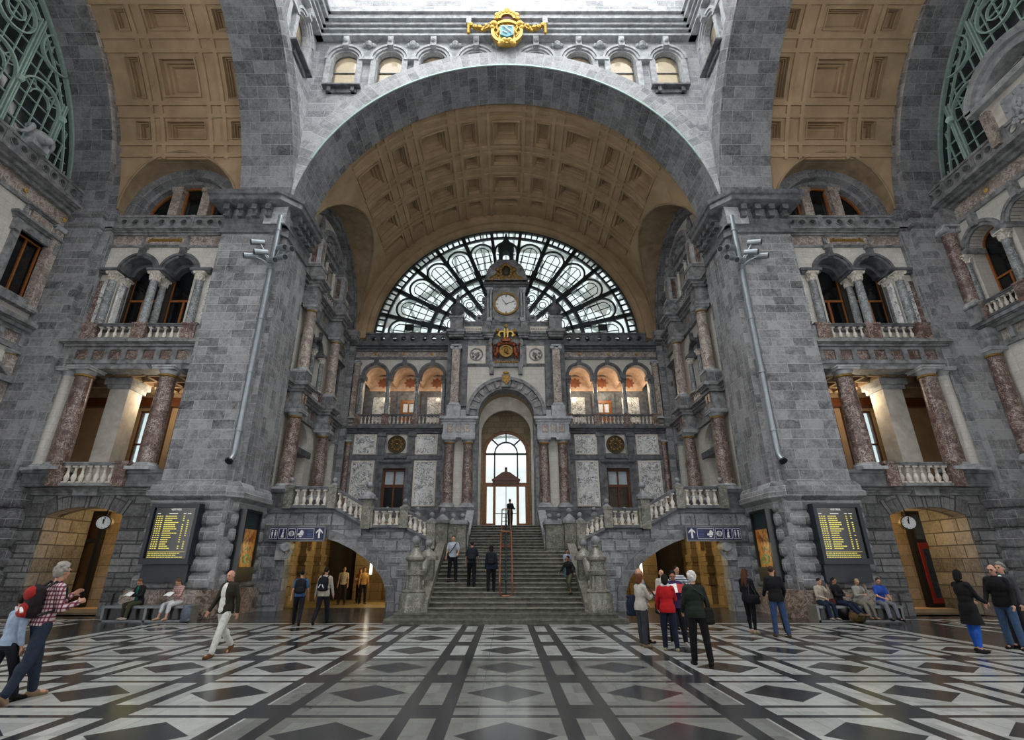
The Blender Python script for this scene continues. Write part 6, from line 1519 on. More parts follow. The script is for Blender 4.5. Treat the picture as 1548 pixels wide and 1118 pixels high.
    mb = MB(); mb.extrude(lambda u, d, z: (s * (2.0 + d), u, z), [[(27.3, 2.4), (30.6, 3.95), (30.6, 4.75), (27.3, 3.3)]], -.05, .25); mb.extrude(lambda u, d, z: (s * (1.95 + d), u, z), [[(27.3, 3.28), (30.6, 4.73), (30.6, 4.83), (27.3, 3.38)]], -.08, .36)
    struct(mb.build('trim_%s_upper_stringer' % W, M['trim_pale']), 'pale stone stringer along the %s edge of the upper flight' % W, 'trim')
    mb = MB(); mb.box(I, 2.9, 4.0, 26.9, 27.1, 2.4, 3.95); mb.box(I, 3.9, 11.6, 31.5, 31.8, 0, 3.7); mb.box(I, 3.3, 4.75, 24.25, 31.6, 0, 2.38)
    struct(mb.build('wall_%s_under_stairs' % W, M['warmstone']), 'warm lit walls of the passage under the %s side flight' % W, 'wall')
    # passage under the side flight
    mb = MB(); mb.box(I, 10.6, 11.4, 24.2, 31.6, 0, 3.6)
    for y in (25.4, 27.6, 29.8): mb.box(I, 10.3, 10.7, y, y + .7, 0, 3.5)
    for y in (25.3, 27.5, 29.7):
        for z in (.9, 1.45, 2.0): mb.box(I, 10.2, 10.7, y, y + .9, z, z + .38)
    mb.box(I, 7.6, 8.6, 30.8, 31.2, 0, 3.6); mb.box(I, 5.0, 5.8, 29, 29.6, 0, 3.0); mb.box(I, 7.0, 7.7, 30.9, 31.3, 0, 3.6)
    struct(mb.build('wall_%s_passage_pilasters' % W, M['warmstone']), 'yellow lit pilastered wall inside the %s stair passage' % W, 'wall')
    mb = MB()
    for y in (25.75, 27.95): mb.lathe((s * 10.3, y - .25, 2.9), [(.001, 0), (.22, 0), (.25, .06), (.25, .44), (.22, .5), (.001, .5)], 14, axis='y'); mb.box(I, 10.1, 10.6, y - .2, y + .2, 2.55, 2.9)
    struct(mb.build('trim_%s_passage_volutes' % W, M['tan']), 'yellow lit scrolled brackets inside the %s stair passage' % W, 'trim')
    mb = MB(); mb.box(I, 8.7, 10.2, 31.3, 31.45, 0, 3.3); struct(mb.build('door_%s_passage_dark' % W, M['darkroom']), 'dark doorway at the end of the %s stair passage' % W, 'door')
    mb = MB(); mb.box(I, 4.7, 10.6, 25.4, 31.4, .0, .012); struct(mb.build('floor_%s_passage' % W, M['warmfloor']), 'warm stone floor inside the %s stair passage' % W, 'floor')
    mb = MB(); mb.box(I, 4.6, 11.5, 24.25, 31.6, 3.5, 3.64); struct(mb.build('ceiling_%s_stair_passage' % W, M['tan']), 'ceiling of the %s stair passage' % W, 'ceiling')
    t = thing('wall_lamp', (s * 7.6, 30.85, 1.6), 'upright lit white lamp strip on the end pier of the %s stair passage' % W, 'lamp')
    mb = MB(); mb.box(I, 7.62, 7.72, 30.72, 30.8, 1.35, 2.3); mb.build('tube', M['lamp_strip'], t); mb = MB(); mb.box(I, 7.58, 7.76, 30.76, 30.86, 1.3, 2.35); mb.build('housing', M['white'], t)
    for y in (26.0, 29.0):
        t = thing('ceiling_lamp', (s * 5.0, y, 3.4), 'flat warm ceiling lamp in the %s stair passage, %s' % (W, 'towards the hall' if y < 28 else 'towards the end wall'), 'lamp', 'passage ceiling lamps')
        mb = MB(); mb.box(I, 4.6, 5.4, y - .3, y + .3, 3.46, 3.5); mb.build('frame', M['white'], t); mb = MB(); mb.box(I, 4.65, 5.35, y - .25, y + .25, 3.44, 3.462); mb.build('diffuser', M['lamp_glow'], t)
    # doorway shop front and lamp
    t = thing('shop_front', (s * 18.8, 23.7, 0), 'tall black framed glazed shop front inside the %s doorway' % W, 'shop front')
    Q = frame_front_s(s, 23.7)
    mb = MB(); mb.extrude(Q, [rect(18.05, 19.7, 0, 4.1), rect(18.22, 19.2, 2.9, 3.95), rect(18.22, 19.2, .3, 2.75)], -.15, .1); mb.build('frame', M['black'], t)
    if s > 0:
        mb = MB(); mb.extrude(Q, [rect(18.22, 19.2, .3, 2.75), rect(18.36, 19.06, .5, 2.5)], .02, .14); mb.build('red_frame', M['shop_red'], t)
        mb = MB(); rnd = random.Random(3); mb.box(Q, 18.2, 19.3, -.6, -.55, .3, 2.6)
        for zz in (.9, 1.4, 1.9): mb.box(Q, 18.2, 19.3, -.5, -.2, zz, zz + .03)
        mb.build('shelf_unit', M['darkroom'], t)
        for zz in (.93, 1.43, 1.93):
            for k in range(5):
                g = MB(); g.box(Q, 18.3 + k * .16, 18.41 + k * .16, -.42, -.3, zz, zz + rnd.uniform(.15, .3)); tag(g.build('parcel', M[rnd.choice(['led_dull', 'white', 'gold_dull', 'shop_red'])], None, origin=Q(18.35 + k * .16, -.36, zz)), 'parcel %s from the passage wall on the %s shelf of the red framed shop window' % (ORD[k], 'lower' if zz < 1 else 'middle' if zz < 1.9 else 'upper'), 'parcel', 'parcels in the shop window')
    mb = MB(); mb.extrude(Q, [rect(18.22, 19.2, 2.9, 3.95)], -.06, -.03); mb.extrude(Q, [rect(18.22, 19.2, .3, 2.75)], -.06, -.03); mb.build('pane', M['glass_brown' if s < 0 else 'glass_clear'], t)
    mb = MB(); mb.box(I, 13.9, 18.6, 22.9, 23.9, .0, .14); struct(mb.build('floor_%s_doorway_step' % W, M['tan']), 'warm lit stone step inside the %s doorway' % W, 'floor')
    t = thing('ceiling_lamp', (s * 15.6, 23.2, 4.05), 'warm ceiling lamp inside the %s wing doorway' % W, 'lamp')
    mb = MB(); mb.lathe((s * 15.6, 23.2, 4.04), [(.001, 0), (.24, 0), (.26, .04), (.26, .06)], 16); mb.build('rim', M['white'], t); mb = MB(); mb.lathe((s * 15.6, 23.2, 4.02), [(.001, 0), (.22, 0), (.22, .02), (.001, .02)], 16); mb.build('diffuser', M['lamp_glow'], t)
    # hanging passage clock
    t = thing('hanging_clock', (s * 16.62, 21.75, 3.45), 'round double faced clock hanging in the %s wing doorway' % W, 'clock', None, s * .55)
    t.rotation_euler = (0, 0, -s * .35)
    mb = MB(); mb.lathe((s * 16.62, 21.75 - .16, 3.45), [(.25, 0), (.28, .02), (.28, .3), (.25, .32)], 24, axis='y'); mb.build('case', M['black'], t)
    mb = MB(); mb.lathe((s * 16.62, 21.75 - .165, 3.45), [(.001, 0), (.245, 0), (.245, .33), (.001, .33)], 24, axis='y'); mb.build('dial', M['dial'], t)
    mb = MB(); c = (s * 16.62, 21.75 - .175, 3.45)
    for a, l in ((100, .14), (80, .22), (95, -.06)): mb.bar(c, (c[0] + l * math.cos(R_(a)), c[1], c[2] + l * math.sin(R_(a))), .03, .01)
    for k in range(12): a = k * PI / 6; mb.bar((c[0] + .19 * math.cos(a), c[1], c[2] + .19 * math.sin(a)), (c[0] + .22 * math.cos(a), c[1], c[2] + .22 * math.sin(a)), .025, .01)
    mb.ball(c, .03, 6); mb.build('hands', M['black'], t)
    mb = MB(); mb.tube([(s * 16.62, 21.75, 3.76), (s * 16.62, 21.75, 4.12)], .03, 6); mb.build('hanger', M['black'], t)
# central handrail
t = thing('stair_handrail', (0, 20, .5), 'rusty looped handrail with dark iron balusters up the middle of the stairs', 'handrail')
SEG = [((19.95, .62), (23.75, 2.35)), ((24.25, 2.45), (26.35, 2.45)), ((26.75, 2.6), (30.3, 4.0))]
for k, ((y0, z0), (y1, z1)) in enumerate(SEG):
    mb = MB(); h = .88; w = .23
    L = [(-w, y0 + .1, z0 + .25), (-w, y0 + .02, z0 + .6), (-w, y0 + .25, z0 + h), (-w, y1 - .15, z1 + h - .05), (-w * .5, y1, z1 + h), (w * .5, y1, z1 + h), (w, y1 - .15, z1 + h - .05), (w, y0 + .25, z0 + h), (w, y0 + .02, z0 + .6), (w, y0 + .1, z0 + .25), (w * .6, y0 + .14, z0 + .15), (-w * .6, y0 + .14, z0 + .15)]
    mb.tube(L, .03, 7, True); mb.build('rail_loop', M['rust'], t)
    mb = MB(); n = int((y1 - y0) / .34); mb.tube([(0, y0 + .2, z0 + h - .05), (0, y1 - .1, z1 + h - .05)], .03, 6); mb.tube([(0, y0 + .2, z0 + .3), (0, y1 - .1, z1 + .3)], .025, 6)
    for i in range(n + 1):
        y = y0 + .2 + (y1 - y0 - .35) * i / n; z = z0 + (z1 - z0) * (y - y0) / (y1 - y0)
        mb.tube([(0, y, z - .2), (0, y, z + h - .03)], .025, 6); mb.ball((0, y, z + .58), .06, 6)
        if i % 2 == 0: mb.bar((-w, y, z + h - .04), (w, y, z + h - .04), .025, .025)
        if i < n:
            y2 = y + (y1 - y0 - .35) / n; z2 = z0 + (z1 - z0) * (y2 - y0) / (y1 - y0); mb.bar((0, y, z + .3), (0, y2, z2 + .75), .025, .02); mb.bar((0, y, z + .75), (0, y2, z2 + .3), .025, .02)
    mb.build('iron_balusters', M['iron'], t)
# ================================================================ pipes, lamps, boards, signs
def text_mesh(s, size, loc, mat, parent, name, rot, extrude=.004, align='CENTER'):
    c = bpy.data.curves.new(name, 'FONT'); c.body = s; c.size = size; c.extrude = extrude; c.align_x = align; c.align_y = 'CENTER'; c.resolution_u = 3
    o = bpy.data.objects.new(name, c); COL.objects.link(o); o.rotation_euler = rot
    dg = bpy.context.evaluated_depsgraph_get(); me = bpy.data.meshes.new_from_object(o.evaluated_get(dg)); bpy.data.objects.remove(o)
    me.materials.clear(); me.materials.append(mat); me.transform(Matrix.Rotation(rot[2], 4, 'Z') @ Matrix.Rotation(rot[0], 4, 'X'))
    q = bpy.data.objects.new(name, me); COL.objects.link(q)
    if parent: q.parent = parent; q.location = Vector(loc) - world_loc(parent)
    else: q.location = loc
    return q
for s in (-1, 1):
    W = sideword(s)
    t = thing('drainpipe', (s * 11.12, 20.42, 5.8), 'grey downpipe with open foot on the corner of the %s pier' % W, 'pipe')
    mb = MB(); mb.tube([(s * 11.12, 20.48, 17.9), (s * 11.12, 20.48, 6.3), (s * 11.12, 20.42, 6.0), (s * 11.14, 20.22, 5.72)], .125, 14); mb.build('pipe', M['steel'], t)
    mb = MB(); mb.tube([(s * 11.14, 20.25, 5.76), (s * 11.15, 20.2, 5.7)], [.15, .16], 14); mb.tube([(s * 11.15, 20.195, 5.69), (s * 11.15, 20.19, 5.685)], .12, 14); mb.build('spout', M['black'], t)
    mb = MB()
    for z in (7, 9.6, 12.2, 14.8, 17): mb.lathe((s * 11.12, 20.48, z), [(.125, 0), (.155, .01), (.155, .09), (.125, .1)], 14)
    mb.build('collars', M['steel'], t)
    for k, (du, dz, ax) in enumerate(((-.75, .75, -1), (-.5, .2, -1), (-.95, 0, -1), (.45, .45, 1), (.8, .35, 1), (.1, -.25, 1), (.55, -.1, 1))):
        # du towards the axis is positive
        c = (s * (11.12 - du), 20.25, 15.45 + dz)
        o = thing('spotlight', c, '%s grey spotlight of the cluster on the %s pier downpipe, from the top outer one' % (ORD[k], W), 'spotlight', 'pipe spotlights %s' % W)
        d = Vector((-s * .75 * ax, -.55, -.3)).normalized()
        mb = MB(); a = Vector(c); mb.tube([tuple(a - d * .3), tuple(a + d * .3)], [.14, .15], 12); mb.build('housing', M['steel'], o)
        mb = MB(); mb.tube([tuple(a + d * .295), tuple(a + d * .315)], .125, 12); mb.build('lens', M['black'], o)
        mb = MB(); mb.tube([tuple(a - d * .1), (s * (11.12 - du * .5), 20.4, 15.35 + dz * .5), (s * 11.12, 20.42, 15.0 + dz * .3)], .035, 6); mb.build('arm', M['steel'], o)
    # departure boards
    F = frame_front_s(s, 20.5); u0, u1 = 11.86, 13.7
    t = thing('departure_board', F(12.78, .2, 1.25), 'black departure board with yellow rows above the bench on the %s' % W, 'departure board')
    mb = MB(); mb.extrude(F, [rect(u0, u1, 1.85, 4.05), rect(u0 + .13, u1 - .13, 2.05, 3.9)], -.1, .42); mb.box(F, u0 + .05, u1 - .05, -.1, .3, 1.9, 4.0); mb.build('housing', M['board_frame'], t)
    mb = MB(); mb.box(F, u0 + .12, u1 - .12, .25, .34, 2.04, 3.91); mb.build('screen', M['screen'], t)
    mb = MB(); mb.box(F, u0 + .05, u1 - .05, -.1, .22, 1.22, 1.84); mb.build('lower_panel', M['board_frame'], t)
    text_mesh('VERTREK', .1, (s * 12.75, 20.5 - .35, 3.82), M['ledw'], t, 'title', (PI / 2, 0, 0))
    rows = MB(); rnd = random.Random(12 if s < 0 else 13); X0 = -13.45 if s < 0 else 12.1      # x of the row starts, left to right in the hall
    if s > 0: X0 = 12.06
    G = lambda u, d, z: (u, 20.5 - d, z); hd = MB()
    for a, b in ((0, .12), (.45, .78), (1.0, 1.1), (1.16, 1.3)): hd.box(G, X0 + a, X0 + b, .335, .345, 3.66, 3.69)
    hd.build('heading_lettering', M['ledw'], t)
    for k in range(16):
        z = 3.56 - .078 * k; x = X0
        for w in (.05, .06, .07): rows.box(G, x, x + w, .335, .345, z, z + .034); x += w + .03
        x = X0 + .33; e = X0 + rnd.uniform(.55, .85)
        while x < e: w = rnd.uniform(.05, .12); rows.box(G, x, x + w, .335, .345, z, z + .034); x += w + .012
        for q, p in ((1.02, .9), (1.2, .8)):
            if rnd.random() < p: rows.box(G, X0 + q, X0 + q + .06, .335, .345, z, z + .034)
    rows.box(G, X0 - .05, X0 + 1.35, .335, .345, 2.28, 2.29)
    for z in (2.22, 2.15, 2.08):
        x = X0 - .03; e = X0 + rnd.uniform(1.0, 1.35)
        while x < e: w = rnd.uniform(.04, .13); rows.box(G, x, x + w, .335, .345, z, z + .03); x += w + .02
    rows.build('yellow_lettering', M['led'], t)
    # lit poster on the inner pier face
    F = frame_side(s, 10.9)
    t = thing('poster_case', F(21.75, .2, 1.2), 'black poster case with orange and green advertisement on the inner face of the %s pier' % W, 'poster')
    mb = MB(); mb.extrude(F, [rect(21.1, 22.5, 1.2, 3.95), rect(21.22, 22.38, 1.75, 3.85)], .1, .42); mb.box(F, 21.12, 22.48, .1, .3, 1.22, 3.93); mb.build('case', M['black'], t)
    mb = MB(); mb.box(F, 21.22, 22.38, .3, .34, 1.75, 3.85); mb.build('print', M['poster'], t)
    mb = MB(); mb.ring(F, 21.75 + .1, 2.05, .14, .2, .34, .345, 0, 300, 16); mb.ring(F, 22.08, 2.0, .08, .12, .34, .345, 0, 360, 14); mb.build('green_emblem', M['emblem_green'], t)
    # hanging direction signs
    KS = 1.124; F0_ = frame_front_s(1, 23.3); F = lambda u, d, z: F0_(u * KS, d, 1.8 + (z - 1.8) * KS); a, b = (-9.32, -7.08) if s < 0 else (7.05, 9.26)
    t = thing('direction_sign', F((a + b) / 2, 0, 2.68), 'blue direction sign with white pictograms and arrow over the %s passage arch' % W, 'sign')
    mb = MB(); mb.box(F, a, b, -.12, 0, 2.68, 3.26); mb.build('case', M['bench'], t)
    mb = MB(); mb.box(F, a + .06, b - .06, 0, .012, 2.74, 3.2); mb.build('face', M['navy'], t)
    ic = MB(); W2 = b - a; dirn = 1 if s < 0 else -1
    def X(q): return (a + q * W2) if s < 0 else (b - q * W2)
    # arrow
    ax = X(.895); d1 = .016
    ic.extrude(F, [[(ax - .035, 2.8), (ax + .035, 2.8), (ax + .035, 3.06), (ax + .13, 2.97), (ax + .13, 3.04), (ax, 3.17), (ax - .13, 3.04), (ax - .13, 2.97), (ax - .035, 3.06)]], .01, d1)
    for q in (.1, .255, .41): 
        x = X(q); ic.extrude(F, [rect(x - .15, x + .15, 2.78, 3.16), rect(x - .138, x + .138, 2.792, 3.148)], .01, d1)
    x0, x1 = sorted((X(.5), X(.8))); ic.extrude(F, [rect(x0, x1, 2.78, 3.16), rect(x0 + .012, x1 - .012, 2.792, 3.148)], .01, d1)
    x = X(.1)
    for k in (-.06, .06): ic.ball(F(x + k, .012, 3.08), .03, 8, 1, 1, .2); ic.box(F, x + k - .03, x + k + .03, .01, d1, 2.9, 3.04); ic.box(F, x + k - .012, x + k + .012, .01, d1, 2.81, 2.92)
    x = X(.255); ic.ball(F(x + .02, .012, 3.1), .03, 8, 1, 1, .2); ic.extrude(F, [[(x - .06, 2.82), (x + .06, 2.82), (x + .03, 2.95), (x + .05, 3.05), (x - .02, 3.04), (x - .03, 2.95)]], .01, d1)
    x = X(.41); ic.ring(F, x, 2.97, 0, .11, .01, d1, 0, 360, 20)
    x = X(.57); ic.box(F, x - .12, x + .1, .01, d1, 2.9, 2.98); ic.extrude(F, [[(x - .06, 2.98), (x + .12, 2.98), (x + .08, 3.08), (x, 3.1)]], .01, d1); ic.box(F, x - .05, x + .05, .01, d1, 2.84, 2.88)
    ic.build('pictograms', M['white'], t)
    fn = MB(); x = X(.41); fn.box(F, x - .012, x + .012, d1 - .002, d1 + .004, 2.86, 3.08); fn.box(F, x - .06, x - .035, d1 - .002, d1 + .004, 2.9, 3.04); fn.box(F, x + .035, x + .06, d1 - .002, d1 + .004, 2.9, 3.04); 
    fn.build('pictogram_detail', M['navy'], t)
    tl = MB(); x = X(.73)
    for z in (3.06, 2.97, 2.92, 2.86): tl.box(F, x - .1, x + .1, .01, d1, z, z + .014)
    tl.build('small_text_lines', M['sign_blue'], t)
    mb = MB()
    for q in (a + .3, b - .3): mb.tube([F(q, -.06, 3.25), F(q, -.06, 3.6), F(q, -.32, 3.6)], .025, 6)
    mb.build('hangers', M['bench'], t)
    # bench
    u0, u1 = (10.95, 14.0) if s < 0 else (10.75, 13.75)
    t = thing('bench', (s * (u0 + u1) / 2, 19.6, 0), 'long grey steel framed bench with dark sides at the foot of the %s pier' % W, 'bench'); I = lambda u, d, z: (s * u, d, z)
    mb = MB(); mb.box(I, u0, u1, 19.25, 19.9, .42, .5); mb.build('seat', M['bench'], t)
    mb = MB(); mb.box(I, u0 + .1, u1 - .1, 19.45, 19.85, .03, .42); mb.build('dark_infill', M['black'], t)
    for u in (u0 + .05, (u0 + u1) / 2, u1 - .05):
        mb = MB(); mb.box(I, u - .04, u + .04, 19.27, 19.88, 0, .43); mb.build('leg', M['bench'], t)
    mb = MB(); mb.box(I, u0, u1, 19.27, 19.33, .0, .05); mb.build('foot_rail', M['bench'], t)
# gilded crest above the great arch
F = frame_front(YP - .2)
t = thing('gilded_crest', F(0, .1, 29.2), 'gilded crest with blue and white shield and crown at the top of the great arch', 'crest')
mb = MB(); mb.ring(F, .05, 30.4, 0, .85, .05, .3, 0, 360, 32, 1.05); mb.ring(F, .05, 30.4, .75, .92, .2, .42, 0, 360, 32, 1.05)
for sx in (-1, 1):
    for q, r in (((.3, 29.5), .2), ((.15, 29.65), .2), ((.4, 29.42), .15), ((.75, 31.0), .24), ((.85, 30.75), .16), ((.55, 31.75), .2), ((.62, 31.5), .16)): mb.ball(F(.05 + sx * q[0], .35, q[1]), r, 10)
    for k in range(10): mb.ball(F(.05 + sx * (.55 + .06 * math.sin(k)), .38, 30.0 + .09 * k), .09, 6)
mb.build('cartouche', M['gold'], t)
mb = MB(); mb.ring(F, .05, 31.4, .34, .6, .2, .5, 0, 180, 16)
for k in range(9): a = PI * k / 8; mb.ball(F(.05 + .58 * math.cos(a), .45, 31.4 + .55 * math.sin(a)), .13, 8)
mb.ball(F(.05, .45, 32.1), .16, 8); mb.build('crown', M['gold'], t)
mb = MB(); mb.ring(F, .05, 31.35, 0, .36, .25, .4, 0, 180, 12); tag(mb.build('crown_lining', M['dark_red'], t), 'dark red crown lining')
mb = MB(); mb.extrude(F, [[(-.33, 30.85), (.43, 30.85), (.43, 30.1), (.05, 29.9), (-.33, 30.1)]], .25, .44); mb.build('shield', M['shield_blue'], t)
mb = MB(); mb.bar(F(-.2, .46, 30.75), F(.3, .46, 30.2), .14, .03); mb.bar(F(-.18, .46, 30.3), F(.05, .46, 30.15), .1, .03); mb.bar(F(.1, .46, 30.75), F(.33, .46, 30.7), .1, .03); mb.build('charges', M['white'], t)
for sx in (-1, 1):
    o = thing('gilded_garland', F(.05 + sx * 1.5, .2, 30.6), 'gilded leaf garland hanging from a stone hook, %s of the crest' % ('left' if sx < 0 else 'right'), 'garland'); mb = MB(); rnd = random.Random(2)
    for k in range(26):
        q = k / 25; u = .95 + 1.25 * q; z = 30.95 - .35 * math.sin(PI * q) + .18 * q
        mb.ball(F(.05 + sx * u, .3 + rnd.uniform(-.05, .1), z + rnd.uniform(-.1, .1)), rnd.uniform(.09, .15), 6)
    for k in range(5): mb.ball(F(.05 + sx * 2.22, .32, 31.1 - k * .17), .12, 6)
    mb.build('leaves', M['gold'], o)
    mb = MB(); mb.box(F, .05 + sx * 2.22 - .14, .05 + sx * 2.22 + .14, .0, .4, 31.15, 31.7); mb.ball(F(.05 + sx * 2.22, .2, 31.7), .17, 8); mb.build('hook', M['trim_pale'], o)
# ================================================================ people
def skin_mat(n, c): return plain(n, c, .5, 0, .4, .06, 8)
SK = [skin_mat('skin_light', '#b98a72'), skin_mat('skin_tan', '#96674c'), skin_mat('skin_pale', '#c79e88')]
M['eye'] = plain('dark_eye', '#1a1412', .2); M['lip'] = plain('lip', '#8a4a42', .5)
CL = {}
def cloth(c):
    if c not in CL:
        if c == 'plaid':
            N = Nodes('cloth_red_white_check'); o = N.obj(); s = N.n('ShaderNodeSeparateXYZ'); N.t.links.new(o, s.inputs[0])
            f = lambda v: N.math('LESS_THAN', N.math('PINGPONG', v, .03), .012)
            a = N.math('ADD', f(N.math('ADD', s.outputs[0], s.outputs[1])), f(s.outputs[2]))
            CL[c] = N.bsdf(N.ramp(N.math('MULTIPLY', a, .5), (.1, srgb('#b9b0b2')), (.5, srgb('#7d3844')), (.95, srgb('#3c2634'))), .9)
        elif c == 'stripe':
            N = Nodes('cloth_striped'); o = N.obj(); s = N.n('ShaderNodeSeparateXYZ'); N.t.links.new(o, s.inputs[0])
            CL[c] = N.bsdf(N.mix(N.math('LESS_THAN', N.math('PINGPONG', s.outputs[2], .035), .012), srgb('#b4b8be'), srgb('#3c4250')), .9)
        elif c == 'pinkcheck':
            N = Nodes('cloth_pink_check'); o = N.obj(); s = N.n('ShaderNodeSeparateXYZ'); N.t.links.new(o, s.inputs[0])
            a = N.math('ADD', N.math('LESS_THAN', N.math('PINGPONG', s.outputs[0], .03), .01), N.math('LESS_THAN', N.math('PINGPONG', s.outputs[2], .03), .01))
            CL[c] = N.bsdf(N.ramp(N.math('MULTIPLY', a, .5), (.1, srgb('#b9a09b')), (.6, srgb('#94625f'))), .9)
        else: CL[c] = plain('cloth_' + c.strip('#'), c, .85, 0, .25, .18, 14)
    return CL[c]
def V(*a): return Vector(a)
def prim_mesh(mb, p):
    if p[0] == 'c':
        _, a, b, ra, rb = p; a, b = Vector(a), Vector(b); d = b - a; L = d.length; d = d / L if L > 1e-6 else V(0, 0, 1)
        prof = [(ra * math.cos(q), -ra * math.sin(q)) for q in (1.5, 1.0, .5)] + [(ra, 0), (rb, L)] + [(rb * math.cos(q), L + rb * math.sin(q)) for q in (.5, 1.0, 1.5)]
        n = 12; rot = V(0, 0, 1).rotation_difference(d); base = len(mb.v)
        for r, h in prof:
            for i in range(n): t = 2 * PI * i / n; mb.v.append(tuple(a + rot @ V(r * math.cos(t), r * math.sin(t), h)))
        m = len(prof)
    else:
        _, c, rad, rot = p; n = 14; m = 9; base = len(mb.v); c = Vector(c)
        for j in range(m):
            q = -PI / 2 * .97 + PI * .97 * j / (m - 1)
            for i in range(n): t = 2 * PI * i / n; v = V(rad[0] * math.cos(q) * math.cos(t), rad[1] * math.cos(q) * math.sin(t), rad[2] * math.sin(q)); mb.v.append(tuple(c + (rot @ v if rot else v)))
    for j in range(m - 1):
        for i in range(n): mb.f.append((base + j * n + i, base + j * n + (i + 1) % n, base + (j + 1) * n + (i + 1) % n, base + (j + 1) * n + i))
    mb.f.append(tuple(base + i for i in range(n))[::-1]); mb.f.append(tuple(base + (m - 1) * n + i for i in range(n)))
def fuse(name, prims, vox, mat, parent, smooth=4):
    mb = MB()
    for p in prims: prim_mesh(mb, p)
    me = bpy.data.meshes.new('tmp'); me.from_pydata(mb.v, [], mb.f); o = bpy.data.objects.new('tmp', me); COL.objects.link(o)
    r = o.modifiers.new('r', 'REMESH'); r.mode = 'VOXEL'; r.voxel_size = vox; r.use_smooth_shade = True
    if smooth: s = o.modifiers.new('s', 'SMOOTH'); s.factor = .5; s.iterations = smooth
    dg = bpy.context.evaluated_depsgraph_get(); m2 = bpy.data.meshes.new_from_object(o.evaluated_get(dg)); bpy.data.objects.remove(o)
    m2.name = name; m2.materials.clear(); m2.materials.append(mat)
    m2.polygons.foreach_set('use_smooth', [True] * len(m2.polygons))
    q = bpy.data.objects.new(name, m2); COL.objects.link(q); q.parent = parent
    return q
def clip(o, co, no):
    bm = bmesh.new(); bm.from_mesh(o.data)
    bmesh.ops.bisect_plane(bm, geom=bm.verts[:] + bm.edges[:] + bm.faces[:], plane_co=co, plane_no=no, clear_outer=True)
    bm.to_mesh(o.data); bm.free()
